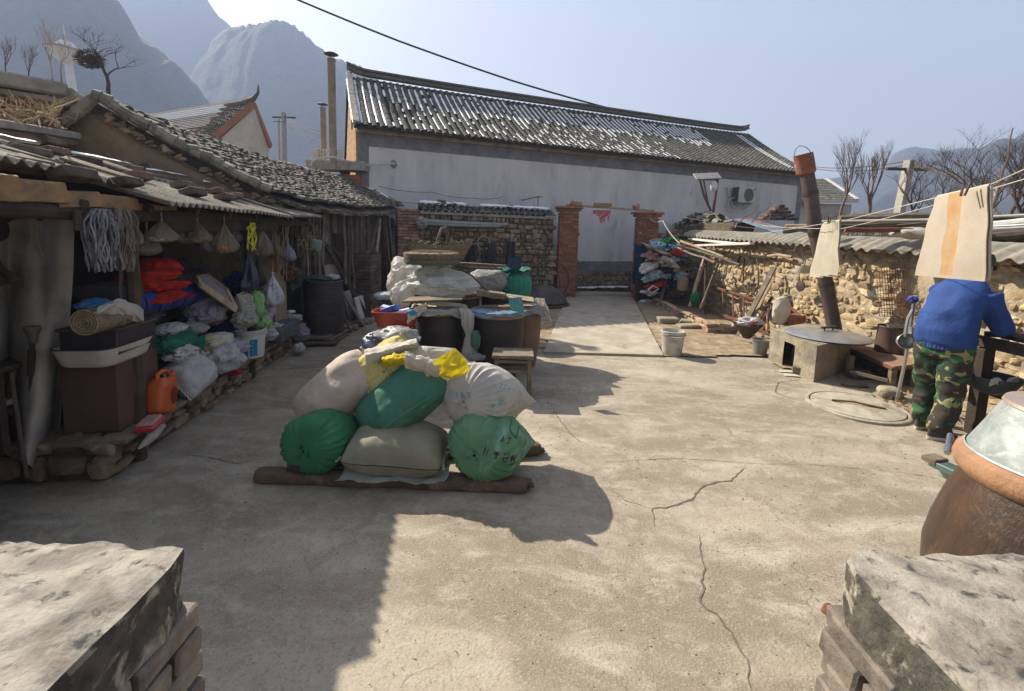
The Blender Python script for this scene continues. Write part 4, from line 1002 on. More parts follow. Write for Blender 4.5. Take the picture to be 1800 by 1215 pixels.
def drape(fn_c, nu, nv, fold=.02, fr=6, seed=0, thick=.003):
    """sheet fn(u,v) with folds"""
    b = MB()
    def f(u, v):
        p = V(fn_c(u, v)); n_ = V((noise.noise(V((u*fr, v*fr*.5, seed))), noise.noise(V((u*fr+9, v*fr*.5, seed+3))), noise.noise(V((u*fr, v*fr, seed+7)))))
        return p+n_*fold+V((0, 0, 1))*fold*.4*noise.noise(V((u*fr*3, v*fr*3, seed)))
    b.grid(f, nu, nv, thick=thick); return b
def marks(target, parent, origin, uv, vv, rows, m, name='printing', depth=.5, seed=1, off=.0025):
    """printed strokes laid on a surface: rows = list of (v, height, u0, u1, chars)"""
    bv = BVHTree.FromPolygons([V(p) for p in target.v], target.f); dirn = V(uv).cross(V(vv)).normalized(); rs = random.Random(seed); b = MB()
    def put(poly):
        vs = []
        for (a, c) in poly:
            o = V(origin)+V(uv)*a+V(vv)*c+dirn*depth; h = bv.ray_cast(o, -dirn, depth*3)
            if h[0] is None: return
            vs.append(h[0]+dirn*off)
        b.add(vs, [tuple(range(len(vs)))])
    for (v0, hh, u0, u1, nc) in rows:
        cw = (u1-u0)/nc
        for i in range(nc):
            x0 = u0+i*cw+cw*.1; w_ = cw*.8; st = max(.12*w_, .0022)
            for q in range(rs.randint(3, 5)):
                if rs.random() < .55:
                    y = v0+hh*(.1+.8*rs.random()); a = x0+w_*rs.random()*.3; e = x0+w_*(.6+.4*rs.random())
                    for z in range(3): put([(a+(e-a)*z/3, y), (a+(e-a)*(z+1)/3, y), (a+(e-a)*(z+1)/3, y+st), (a+(e-a)*z/3, y+st)])
                else:
                    x = x0+w_*rs.random()*.85; a = v0+hh*.3*rs.random(); e = v0+hh*(.7+.3*rs.random())
                    for z in range(3): put([(x, a+(e-a)*z/3), (x+st, a+(e-a)*z/3), (x+st, a+(e-a)*(z+1)/3), (x, a+(e-a)*(z+1)/3)])
    return b.build(name, m, parent, smooth=0)
# ============================================================= the pile of sacks
YS = 3.35
M_mauve = cloth('mauve_sack', (.5, .41, .34), (.42, .34, .29), bump=.3, bs=160, c3=(.34, .26, .2), sc3=4)
M_green = cloth('green_sack', (.06, .18, .125), (.045, .14, .095), bump=.3, bs=150, c3=(.1, .22, .15), sc3=5)
M_green2 = cloth('bright_green_sack', (.04, .19, .09), (.028, .13, .06), bump=.3, bs=120)
M_pgreen = cloth('pale_green_sack', (.13, .27, .15), (.08, .19, .1), bump=.3, bs=120, c3=(.2, .38, .3), sc3=3)
M_olive = cloth('olive_sack', (.27, .25, .18), (.21, .195, .14), bump=.3, bs=150, c3=(.2, .19, .15), sc3=2)
M_white = cloth('white_sack', (.52, .49, .44), (.43, .4, .36), bump=.3, bs=120, c3=(.4, .37, .32), sc3=3, tl=.12)
M_cream = cloth('cream_sack', (.62, .57, .48), (.54, .49, .4), bump=.35, bs=110, c3=(.5, .42, .3), sc3=4, tl=.2)
M_yellow = cloth('yellow_sack', (.78, .62, .03), (.68, .52, .02), bump=.3, bs=40, tl=.25)
M_pyel = cloth('pale_yellow_sack', (.62, .53, .2), (.55, .47, .17), bump=.35, bs=110, c3=(.66, .6, .4), sc3=3, tl=.15)
M_rope = mat('cord', (.35, .3, .22), (.25, .2, .15), 30)
def thing_sack(name, label, b, k, m, c, mk=None, knotmat=None, cord=None):
    t = T(name, label, 'sack', c, group='grain sacks stacked on the timbers'); o = b.build('bag_body', m, t)
    if k: k.build('tied_neck', knotmat or m, t)
    return t
def stitch(b, M, L, W, seed): pass
# right-hand sign: +x right, y away, z up.  camera looks along +y
# bottom left: tied green sack end-on
c = Dp(577, 786, YS+.02); c.z = .3
M_ = TR((c.x+.02, 3.15, .265), rot(0, 0, -97) @ rot(0, -3, 0) @ rot(8, 0, 0))
b, k = tied(.6, .48, .44, 3, 27, .075); xf(b, M_); xf(k, M_)
s1 = thing_sack('sack', 'green tied sack at the bottom left of the pile, dark hole by its knot', b, k, M_green2, (c.x, c.y, .08))
kb = MB(); kb.blob(M_ @ V((.315, .0, -.06)), (.09, .03, .06), None, 2, .5, 3); kb.build('dark_hole', M_black, s1)
# bottom right: tied pale green sack with print
c = Dp(845, 795, YS-.12); M_ = TR((c.x+.06, 3.17, .275), rot(0, 0, -110) @ rot(0, -4, 0) @ rot(-22, 0, 0))
b, k = tied(.8, .53, .49, 11, 25, .075); xf(b, M_); xf(k, M_)
s2 = thing_sack('sack', 'light green tied sack with dark red lettering, bottom right of the pile', b, k, M_pgreen, (c.x+.03, c.y+.2, .06))
M_ink = mat('dark_ink', (.1, .02, .03), (.06, .02, .03), 30); M_inkg = mat('green_ink', (.02, .09, .06), (.02, .07, .05), 30)
M_inkb = mat('blue_ink', (.12, .32, .36), (.16, .38, .42), 20); M_inkk = mat('black_ink', (.05, .05, .07), (.08, .08, .1), 30)
def cam_marks(tb, parent, px, py, Y, ang, rows, m, seed=1, name='printing', off=.0025):
    o = Dp(px, py, Y); a = R(ang); r_ = cam_rot @ V((1, 0, 0)); up = cam_rot @ V((0, 1, 0))
    uv = r_*math.cos(a)+up*math.sin(a); vv = -r_*math.sin(a)+up*math.cos(a)
    marks(tb, parent, o, uv, vv, rows, m, name, .6, seed, off)
cam_marks(b, s2, 850, 768, 3.3, -20, [(0, .085, 0, .26, 4)], M_ink, 3); cam_marks(b, s2, 893, 742, 3.4, -25, [(-.01, .04, -.06, .03, 2)], M_ink, 5)
cam_marks(b, s2, 898, 772, 3.4, 68, [(-.1, .05, 0, .2, 9)], M_inkk, 7)
def ribbon_on(tb, parent, pts, wd, m, name='printed_band', Y=3.4):
    bv = BVHTree.FromPolygons([V(p) for p in tb.v], tb.f); b_ = MB(); P = []
    for i in range(len(pts)-1):
        for q in range(6): f = q/6; P.append((pts[i][0]*(1-f)+pts[i+1][0]*f, pts[i][1]*(1-f)+pts[i+1][1]*f))
    P.append(pts[-1]); row = []
    for i, p in enumerate(P):
        a = P[max(0, i-1)]; c_ = P[min(len(P)-1, i+1)]; dx, dy = c_[0]-a[0], c_[1]-a[1]; l = math.hypot(dx, dy) or 1; q = []
        for s_ in (-1, 1):
            d = ray(p[0]-dy/l*wd*s_, p[1]+dx/l*wd*s_).normalized(); h = bv.ray_cast(CO, d, 20)
            if h[0] is None: q = None; break
            q.append(h[0]-d*.003)
        row.append(q)
    vs = []; fs = []
    for i in range(len(row)-1):
        if row[i] and row[i+1]: n0 = len(vs); vs += [row[i][0], row[i][1], row[i+1][1], row[i+1][0]]; fs.append((n0, n0+1, n0+2, n0+3))
    if vs: b_.add(vs, fs); b_.build(name, m, parent, smooth=0)
ribbon_on(b, s2, [(906, 723), (900, 735), (896, 755), (900, 762), (907, 771)], .9, M_inkg); ribbon_on(b, s2, [(924, 733), (914, 742), (911, 755), (907, 771)], .9, M_inkg)
# bottom middle: olive sack lying on an empty flattened sack
c = Dp(708, 792, YS)
M_ = TR((c.x+.01, 3.16, .225), rot(0, 3, 0) @ rot(8, 0, 0)); b = pillow(.72, .5, .33, 5, lump=.05); xf(b, M_)
s3 = thing_sack('sack', 'olive grey sack lying flat in the bottom middle of the pile', b, None, M_olive, (c.x, c.y+.1, .09))
b = drape(lambda u, v: (c.x-.36+.74*u+.02*math.sin(v*5), 2.93+.4*v, .118-.03*(1-v)**3+.012*math.sin(u*14)*(1-v)), 60, 24, .022, 7, 3)
tag(b.build('empty_sack', cloth('pale_empty_sack', (.36, .38, .33), (.3, .31, .27), bump=.3, bs=100, tl=.1)), 'flattened empty pale sack under the olive sack', 'sack')
# top left: mauve sack leaning
c = Dp(582, 700, YS-.02); d1 = Dp(518, 748, YS-.05); d2 = Dp(648, 640, YS+.05)
ax = (d2-d1).normalized(); M_ = TR(c+V((0, .1, 0)), align(ax, (0, -.75, .65))); b = pillow(.69, .43, .38, 21, lump=.06, pinch=.03, fill=lambda x, y: 1.0+.15*x); xf(b, M_)
s4 = thing_sack('sack', 'mauve beige sack slanting at the upper left of the pile', b, None, M_mauve, (c.x, c.y+.05, .4))
# middle: green sack slanting
c = Dp(704, 712, YS-.12); d1 = Dp(636, 776, YS-.12); d2 = Dp(770, 660, YS+.02); ax = (d2-d1).normalized()
M_ = TR(c+V((0, .1, 0)), align(ax, (-.1, -.85, .5))); b = pillow(.73, .43, .38, 31, lump=.05, pinch=.03); xf(b, M_)
s5 = thing_sack('sack', 'dark green sack slanting up the middle of the pile with a stitched seam', b, None, M_green, (c.x, c.y+.05, .4))
ribbon_on(b, s5, [(642, 772), (670, 755), (705, 730), (740, 708), (757, 697)], .7, mat('green_seam', (.1, .3, .2), (.08, .26, .17), 20), 'seam')
k = MB()
for q in range(5): p = Dp(752+U()*8, 694+U()*5, YS-.02); k.tube([p, p+V((U()*.05, -.03, U()*.03)), p+V((U()*.06, -.04, -.02+U()*.03))], .006, 5)
p = Dp(745, 690, YS+.02); k.v = [tuple(V(v)+V((0, -.06, 0))) for v in k.v]; k.build('tie_string', mat('pink_twine', (.45, .2, .15), (.38, .16, .12), 20), s5)
# top right: white tied sack
c = Dp(840, 708, YS-.02); M_ = TR((-.2, 3.36, .555), rot(0, 0, -120) @ rot(0, -7, 0) @ rot(-14, 0, 0))
b, k = tied(.8, .55, .5, 41, 31, .085, knotz=.0); xf(b, M_); xf(k, M_)
s6 = thing_sack('sack', 'dirty white tied sack with blue print, upper right of the pile', b, k, M_white, (c.x+.05, c.y+.12, .42))
cam_marks(b, s6, 790, 690, 3.3, 8, [(-.02, .05, 0, .19, 4)], M_inkb, 11); cam_marks(b, s6, 868, 692, 3.4, 12, [(-.03, .05, -.02, .1, 2)], M_inkb, 12); cam_marks(b, s6, 878, 662, 3.5, -32, [(-.01, .035, 0, .14, 4)], M_inkb, 13)
cam_marks(b, s6, 832, 738, 3.3, -10, [(-.03+.022*q, .018, 0, .14-.01*q, 9) for q in range(3)], mat('brown_ink', (.1, .075, .05)), 15)
# draped cream and yellow bags on top
def sackbag(pts3, nu, nv, fold, seed): pass
YS -= .13
c = Dp(676, 642, YS+.2); M_ = TR(c+V((0, .05, 0)), align((Dp(720, 612, YS+.3)-Dp(640, 668, YS+.1)).normalized(), (.1, -.75, .6))); b = pillow(.44, .33, .2, 51, lump=.12, wr=.03, pinch=.0); xf(b, M_)
s7 = thing_sack('sack', 'half filled pale yellow sack lying across the top left of the pile', b, None, M_pyel, (c.x, c.y, .7))
cam_marks(b, s7, 681, 655, 3.4, 42, [(0, .035, -.01, .06, 2), (-.03, .012, -.01, .06, 3)], M_inkk, 21)
b = drape(lambda u, v: Dp(640+92*u+4*v, 628-22*u+26*(v-.4)*(1-u*.4)+(16*(1-u)**3 if v > .5 else 0), YS+.22-.1*math.sin(math.pi*v))+V((0, .0, .015)), 50, 30, .016, 5, 9); b.build('folded_mouth', M_cream, s7)
b = drape(lambda u, v: Dp(672+44*u, 626+20*v-6*u, YS+.1-.05*math.sin(math.pi*v)), 26, 16, .015, 5, 19); b.build('yellow_panel', M_yellow, s7)
# open cream bag with yellow inside
t = T('sack', 'empty cream bag with bright yellow lining draped over the top of the pile', 'sack', Dp(775, 660, YS+.1), group='grain sacks stacked on the timbers')
Q = [(708, 615), (740, 608), (800, 612), (838, 650), (822, 668), (790, 676), (742, 680), (725, 655)]
b = MB(); cx, cy = 768, 645
def bagf(u, v):
    a = 2*math.pi*u; i = u*8; i0 = int(i) % 8; f = i-int(i); f = f*f*(3-2*f); x = Q[i0][0]*(1-f)+Q[(i0+1) % 8][0]*f; y = Q[i0][1]*(1-f)+Q[(i0+1) % 8][1]*f
    px = cx+(x-cx)*v; py = cy+(y-cy)*v; z = YS+.12-.1*math.cos(v*math.pi/2)+.05*noise.noise(V((math.cos(a)*v*2.2, math.sin(a)*v*2.2, 4)))+.012*noise.noise(V((math.cos(a)*v*9, math.sin(a)*v*9, 6)))+.03*math.sin(5*a)*v*.6
    return Dp(px, py, z+(.06 if y < 640 else -.02)*v)
b.grid(bagf, 110, 26, cu=True); o = b.build('bag_body', M_cream, t)
b = MB()
Q2 = [(762, 636), (776, 626), (800, 612), (818, 632), (826, 650), (806, 664), (776, 664), (764, 652)]
def bagy(u, v):
    i = u*8; i0 = int(i) % 8; f = i-int(i); x = Q2[i0][0]*(1-f)+Q2[(i0+1) % 8][0]*f; y = Q2[i0][1]*(1-f)+Q2[(i0+1) % 8][1]*f; a = 2*math.pi*u
    px = 795+(x-795)*v; py = 642+(y-642)*v
    return Dp(px, py, YS-.03+.05*noise.noise(V((px*.035, py*.035, 4)))+.03*abs(noise.noise(V((px*.07, py*.07, 2))))-.02*(1-v))
b.grid(bagy, 90, 20, cu=True); b.build('yellow_lining', M_yellow, t)
b = drape(lambda u, v: Dp(712+60*u, 618+28*v+18*u, YS-.0-.05*math.sin(math.pi*v)), 40, 20, .016, 5, 29); b.build('rolled_mouth', M_cream, t)
YS += .13
# timbers
def timber(p, q, w_, h, lb, m=None, split=0, seed=0):
    a = G(*p, h/2); c_ = G(*q, h/2); b = MB(); n_ = 16; d = (c_-a); L_ = d.length; u = d.normalized(); s_ = V((-u.y, u.x, 0))
    def fn(i, v):
        t_ = 2*math.pi*i; cx_ = math.copysign(abs(math.cos(t_))**.5, math.cos(t_)); cz = math.copysign(abs(math.sin(t_))**.5, math.sin(t_))
        p_ = a+d*v; nn = 1+.12*noise.noise(V((v*5+seed, cx_, cz)))+.05*noise.noise(V((v*30, cx_*2, cz*2+seed))); e = 1-(.12 if v in (0.0, 1.0) else 0)
        return p_+s_*cx_*w_/2*nn*e+V((0, 0, cz*h/2*nn*e))+u*(.02*noise.noise(V((cx_*3, cz*3, seed)))*(1 if v == 0 or v == 1 else 0))
    b.grid(fn, 20, 30, cu=True); N = len(b.v); b.add([b.v[i] for i in range(20)], [tuple(range(20))]); b.add([b.v[N-20+i] for i in range(20)], [tuple(range(20))])
    if split:
        for k in range(5): pp = c_+s_*U()*w_*.35+V((0, 0, U()*h*.3)); b.beam(pp-u*.15, pp+u*(.02+.04*random.random()), .03, .02, .003, .005)
    return tag(b.build('timber', m or M_beam), lb, 'timber', 'timbers under the sack pile')
M_beam = mat('old_beam', (.16, .105, .07), (.095, .062, .042), 6, .9, bump=.9, bs=30, bd=.015, c3=(.24, .175, .12), sc3=5, t3=.57)
timber((452, 834), (926, 852), .12, .085, 'long rounded front timber under the sacks, split at its right end', None, 1, 2)
timber((516, 800), (946, 788), .11, .1, 'rear squared timber whose split end shows right of the pile', None, 1, 7)
timber((806, 812), (905, 806), .09, .12, 'short block between front and rear timbers at the right', None, 0, 9)
# ============================================================= the group of vats in the middle
M_vat = mat('vat_glaze', (.045, .034, .03), (.03, .024, .021), 4, .55, bump=.25, bs=30, c3=(.08, .055, .042), sc3=3, t3=.62)
M_vatb = mat('vat_brown', (.2, .12, .08), (.14, .085, .058), 3, .7, bump=.25, bs=30, c3=(.11, .08, .06), sc3=2)
M_clay = mat('clay_rim', (.38, .26, .15), (.29, .19, .11), 6, .85, bump=.4, bs=40)
def vat(px, py, wpx, ztop, label, m, wob=.02, n=40):
    p = G(px, py); rr = wpx/2/F*p.y*1.0
    p = V((p.x, p.y+rr*.9, 0)); t = T('vat', label, 'vat', p, group='large vats standing in the yard'); b = MB(); h = ztop
    b.lathe([(rr*.74, 0), (rr*.8, h*.1), (rr*.93, h*.35), (rr*.99, h*.6), (rr, h*.78), (rr*.975, h*.9), (rr*.95, h*.93)], n, wob=wob); b.build('body', m, t, local=True)
    b = MB(); b.lathe([(rr*.95, h*.93), (rr*1.0, h*.935), (rr*1.02, h*.96), (rr*1.0, h*.99), (rr*.94, h), (rr*.88, h*.99), (rr*.87, h*.9), (0.001, h*.88)], n, wob=wob); b.build('rim', M_clay, t, local=True)
    return t, p, rr
v1, c1, r1 = vat(767, 668, 92, .84, 'dark vat at the front left under the plastic covered heap', M_vat)
v2, c2_, r2 = vat(872, 672, 98, .82, 'dark vat in the middle behind the small stool', M_vat)
v3, c3_, r3 = vat(918, 650, 66, .8, 'brown vat at the right end of the group', M_vatb)
v4, c4_, r4 = vat(704, 606, 70, .78, 'reddish brown vat at the far left of the group', M_vatb)
v5, c5_, r5 = vat(800, 610, 80, .8, 'vat half hidden behind the front dark vats', M_vat)
v6, c6_, r6 = vat(880, 606, 76, .8, 'vat at the back under the green sack', M_vat)
def disc(c, r, z, th, label, m, name='lid_board', cat='lid', tilt=(0, 0), sq=False, grp=None):
    b = MB()
    if sq: b.box((c.x, c.y, z+th/2), (2*r, 1.7*r, th), rot(tilt[0], tilt[1], 8), .004, .006)
    else: b.lathe([(r*.99, 0), (r, th*.3), (r, th*.8), (r*.98, th)], 36, TR((c.x, c.y, z), rot(*tilt, 0)), wob=.02)
    return tag(b.build(name, m), label, cat, grp)
disc(c1, r1*1.1, .845, .02, 'thin round board lid on the front left vat', M_woodp)
disc(c2_, r2*1.08, .825, .02, 'round grey board lid on the middle vat', M_wood)
disc(c3_, r3*1.12, .805, .02, 'pale board lid on the right end vat', M_woodp)
disc(c4_, r4*1.1, .785, .02, 'dark board lid on the far left vat', M_wood)
disc(c5_, r5*1.15, .81, .02, 'board lid hidden under the plastic heap', M_wood)
disc(c6_, r6*1.15, .81, .02, 'board lid under the green sack', M_wood)
# plastic sheets draped over rims
M_sheetp = plastic('cloudy_plastic', (.74, .72, .67), .5, .5, bump=1); M_sheetc = plastic('clear_plastic', (.74, .75, .74), .42, .5, bump=1.2)
M_sheetg = plastic('grey_plastic', (.33, .34, .34), .35, .25); M_blues = plastic('pale_blue_plastic', (.35, .48, .55), .35, .3)
def skirt(c, r, z, a0, a1, drop, seed, m, label, over=.4, name='plastic_sheet'):
    def f(u, v):
        a = R(a0+(a1-a0)*u); 
        if v < over: q = v/over; rr = r*(.5+.53*q); zz = z
        else: q = (v-over)/(1-over); rr = r*(1.03+.05*q); zz = z-drop*q*(.35+.9*abs(noise.noise(V((u*4, 0, seed)))+.3))
        return (c.x+rr*math.cos(a), c.y+rr*math.sin(a), zz)
    return tag(drape(f, 60, 20, .018, 9, seed).build(name, m), label, 'plastic sheet')
skirt(c1, r1*1.1, .872, 175, 350, .13, 2, M_sheetp, 'cloudy plastic sheet folded over the rim of the front left vat')
skirt(c2_, r2*1.1, .85, 190, 330, .07, 5, plastic('blue_dirty', (.2, .3, .42), .4, .2), 'bluish plastic sheet over the lid of the middle vat')
skirt(c3_, r3*1.15, .83, 230, 400, .16, 8, M_sheetg, 'grey plastic flap hanging off the right end vat')
# hanging twisted bag between the vats
def tubeprof(c, prof, n, seed, m, name, parent=None, fold=.12, nf=9):
    """gathered cloth hanging: prof list of (x,y,z,r)"""
    b = MB(); K = len(prof)
    def fn(u, v):
        i = v*(K-1); i0 = min(K-2, int(i)); f = i-i0; p = [prof[i0][q]*(1-f)+prof[i0+1][q]*f for q in range(4)]; t_ = 2*math.pi*u
        g = 1+fold*math.sin(nf*t_+3*noise.noise(V((u*2, v*3, seed))))+fold*1.4*noise.noise(V((math.cos(t_)*2, math.sin(t_)*2, seed+v*2)))
        return (c.x+p[0]+p[3]*g*math.cos(t_), c.y+p[1]+p[3]*g*math.sin(t_)*.7, c.z+p[2])
    b.grid(fn, n, max(20, K*6), cu=True); return b.build(name, m, parent)
p = Dp(822, 545, c1.y-.3)
t = T('rag_bundle', 'knotted plastic rag hanging between the two dark vats', 'rag', (p.x, p.y, .3))
tubeprof(p, [(-.05, 0, .02, .05), (0, 0, -.05, .08), (.0, 0, -.18, .07), (.02, 0, -.3, .035), (.02, 0, -.36, .05), (.03, 0, -.5, .09), (.03, 0, -.62, .06)], 40, 3, M_sheetp, 'rag', t)
b = crumple(Dp(836, 598, c1.y-.35), (.12, .1, .24), None, 3, .6, 2, .3, 5); b.build('green_scrap', cloth('green_net', (.04, .14, .1), (.1, .2, .16)), t)
b = crumple(Dp(838, 628, c1.y-.4), (.2, .1, .09), None, 3, .6, 2, .3, 8); tag(b.build('plastic_bag', M_sheetg), 'small grey plastic scrap on the ground between sacks and middle vat', 'plastic bag')
b = drape(lambda u, v: Dp(893+24*u+5*v, 523+22*v+7*u*v, c2_.y-.38)+V((0, -.02*v, 0)), 16, 24, .012, 5, 3); tag(b.build('plastic_strip', plastic('teal_plastic', (.12, .36, .38), .4, .3)), 'teal plastic strip hanging over the rim of the middle vat', 'plastic strip')
b = drape(lambda u, v: Dp(935+22*u+14*v, 524+36*v*(.6+u*.6), c3_.y-.1), 20, 24, .02, 6, 13); tag(b.build('plastic_flap', M_sheetp), 'white plastic flap sticking out at the right of the brown vat', 'plastic sheet')
# big plastic heap on top
YT = 6.35
def heap(px, py, sx, sy, sz, seed, m, name, label, Y=YT, amp=.35, rid=.18, n=5, rotz=0, flat=.75, cat='plastic bag'):
    c = Dp(px, py, Y); b = crumple(c, (sx, sy, sz), rot(0, 0, rotz), n, amp, 1.5, rid, seed, flat); return tag(b.build(name, m), label, cat)
heap(775, 498, 1.05, .8, .42, 3, M_sheetc, 'covered_heap', 'big heap wrapped in clear plastic sheeting on the vats', 6.2, .25, .3, 5, flat=.7)
heap(712, 487, .5, .6, .58, 7, M_sheetp, 'plastic_bag', 'tall cloudy plastic bag at the left of the wrapped heap', 6.6, .4, .2)
heap(707, 520, .3, .35, .36, 9, M_sheetp, 'plastic_bag', 'cloudy bag bulging over the edge below the tall plastic bag', 6.0, .3, .15)
heap(683, 520, .45, .4, .12, 12, plastic('white_bluish', (.6, .66, .7), .3, .3), 'plastic_bag', 'flat pale blue plastic bag on the far left vat lid', 6.5, .3, .15)
heap(858, 494, .62, .5, .4, 14, cloth('grey_fleece', (.33, .32, .31), (.25, .245, .24), bump=.7, bs=40), 'grey_bundle', 'grey cloth bundle between the wrapped heap and green sack', 6.6, .2, .12, cat='bundle')
c = Dp(909, 492, 6.6); t = T('sack', 'dark teal tied sack standing on the back vats', 'sack', (c.x, c.y, .83))
b = MB(); b.grid(lambda u, v: (c.x+.215*(1-.9*max(0, v-.82)/.18)*(math.sin(math.pi*min(1, .15+v*.75))**.4)*math.cos(2*math.pi*u)*(1+.04*math.sin(17*2*math.pi*u)*v), c.y+.2*(1-.9*max(0, v-.82)/.18)*(math.sin(math.pi*min(1, .15+v*.75))**.4)*math.sin(2*math.pi*u)*(1+.04*math.sin(17*2*math.pi*u)*v), .83+.42*v), 96, 24, cu=True)
b.build('bag_body', cloth('teal_sack', (.03, .2, .14), (.02, .15, .11), bump=.4, bs=30), t)
b = MB(); b.grid(lambda u, v: (c.x+(.03+.17*v)*(1+.25*math.sin(7*2*math.pi*u))*math.cos(2*math.pi*u)-.05*v, c.y+(.03+.13*v)*math.sin(2*math.pi*u), 1.235+.035*v*(1+math.sin(2*math.pi*u*3))), 60, 6, cu=True); b.build('tied_neck', cloth('teal_sack', (.03, .2, .14)), t)
# boards and laths on top
for (p, q, Y, w_, h, m, lb) in (((806, 462), (890, 468), 6.4, .14, .025, M_wood, 'long grey board over the grey bundle'), ((800, 470), (884, 473), 6.15, .06, .02, M_woodd, 'dark lath below the long grey board'), ((838, 513), (888, 521), 5.75, .18, .07, M_wood, 'weathered short block lying on the middle vats'), ((714, 527), (815, 524), 5.45, .35, .02, M_wood, 'worn board on the front left vat'), ((890, 520), (938, 527), 5.9, .4, .015, M_woodp, 'pale board on the right vats')):
    b = MB(); b.beam(Dp(*p, Y), Dp(*q, Y), w_, h, .004, .005); tag(b.build('board', m), lb, 'board')
b = MB(); b.tube([Dp(812, 475, 6.0), Dp(830, 485, 5.9), Dp(845, 500, 5.8), Dp(856, 512, 5.75)], .012, 6); tag(b.build('hose_piece', M_iron), 'black hose drooping over the plastic heap', 'hose')
# basket lid
c = Dp(759, 452, 6.1); t = T('basket_tray', 'flat round wicker tray lying upside down on the plastic heap', 'basket', c-V((0, 0, .07)))
M_wick = mat('wicker', (.24, .185, .12), (.15, .115, .078), 25, .9, bump=1, bs=60, bd=.02, rnd=.3)
b = MB(); RR = .36
b.lathe([(RR*.93, -.07), (RR, -.04), (RR*1.0, .02), (RR*.96, .055)], 48, TR(c), cap=False)
for k in range(7): b.tube([(c.x+RR*1.0*math.cos(a/24*math.pi), c.y+RR*math.sin(a/24*math.pi), c.z-.06+.018*k+.004*math.sin(a*3+k*math.pi)) for a in range(49)], .011, 5, cap=False)
b.build('rim', M_wick, t)
b = MB(); b.lathe([(RR*.97, .05), (RR*.6, .075), (.001, .085)], 40, TR(c)); b.build('woven_top', M_wick, t)
b = MB()
for k in range(5):
    o = -.26+.13*k
    for sg in (0, 1):
        a, e = ((o, -.25), (o+.08, .25)) if sg == 0 else ((-.25, o), (.25, o+.06))
        P = [(a[0]+(e[0]-a[0])*q/8, a[1]+(e[1]-a[1])*q/8) for q in range(9)]
        b.tube([(c.x+x, c.y+y, c.z+.088-.12*(x*x+y*y)) for x, y in P if x*x+y*y < .125] or [(c.x, c.y, c.z), (c.x+.01, c.y, c.z)], .007, 5)
b.build('lashing', mat('bast', (.45, .37, .25), (.35, .28, .18), 20), t)
b = MB(); P = [(c.x+(RR*.98)*math.cos(a/20*math.pi-2.6), c.y+RR*.98*math.sin(a/20*math.pi-2.6), c.z-.075) for a in range(32)]; b.tube(P, [.014+.008*abs(noise.noise(V((i*.5, 0, 0)))) for i in range(32)], 6); b.build('green_binding', cloth('green_cord', (.05, .16, .06), (.03, .1, .04)), t)
# shallow basket with handle behind
c = Dp(772, 442, 7.2); t = T('basket', 'shallow wicker basket with an arched wooden handle behind the tray', 'basket', c-V((0, 0, .1)))
b = MB(); b.grid(lambda u, v: (c.x+(.36+.14*v)*math.cos(2*math.pi*u)*1.05, c.y+(.2+.1*v)*math.sin(2*math.pi*u), c.z-.12+.2*v+.07*v*abs(math.cos(2*math.pi*u))+.012*math.sin(60*2*math.pi*u+v*30)), 180, 10, cu=True, thick=0); b.lathe([(.37, -.12), (.001, -.12)], 30, TR(c)); b.build('bowl', M_wick, t)
b = MB()
for k in range(26):
    a = 2*math.pi*k/26; b.tube([(c.x+.5*math.cos(a), c.y+.29*math.sin(a), c.z+.1+.05*abs(math.cos(a))), (c.x+.53*math.cos(a+.2), c.y+.3*math.sin(a+.2), c.z+.14+.06*abs(math.cos(a)))], .012, 4)
b.build('frayed_rim', M_wick, t)
b = MB(); b.tube([(c.x+.0, c.y-.25, c.z), (c.x+.01, c.y-.22, c.z+.2), (c.x+.05, c.y-.1, c.z+.36), (c.x+.09, c.y+.06, c.z+.38), (c.x+.1, c.y+.2, c.z+.28), (c.x+.1, c.y+.26, c.z+.05)], .022, 8); b.build('handle', M_wood, t)
# stool
sb = G(868, 690); c0 = G(933, 702); t = T('stool', 'small worn wooden stool standing before the middle vat', 'stool', ((sb.x+c0.x)/2, c0.y+.15, 0))
sw = c0.x-sb.x; sx0 = sb.x; sy = c0.y; sh = .47; M_st = mat('stool_wood', (.22, .18, .13), (.14, .115, .085), 8, .85, bump=.5, bs=50)
b = MB(); b.box((sx0+sw/2, sy+.14, sh), (sw+.04, .34, .035), None, .005, .003); b.build('seat', M_st, t)
for ix in (0, 1):
    for iy in (0, 1):
        b = MB(); b.box((sx0+.02+(sw-.04)*ix, sy+.02+.24*iy, sh/2-.01), (.042, .042, sh-.02), rot(2*(1-2*iy)*-1, 2*(1-2*ix), 0), .003); b.build('leg', M_st, t)
for (z, y) in ((sh-.06, sy+.02), (sh-.17, sy+.02), (sh-.06, sy+.26), (sh-.2, sy+.26)):
    b = MB(); b.box((sx0+sw/2, y, z), (sw-.06, .025, .035), None, .003); b.build('stretcher', M_st, t)
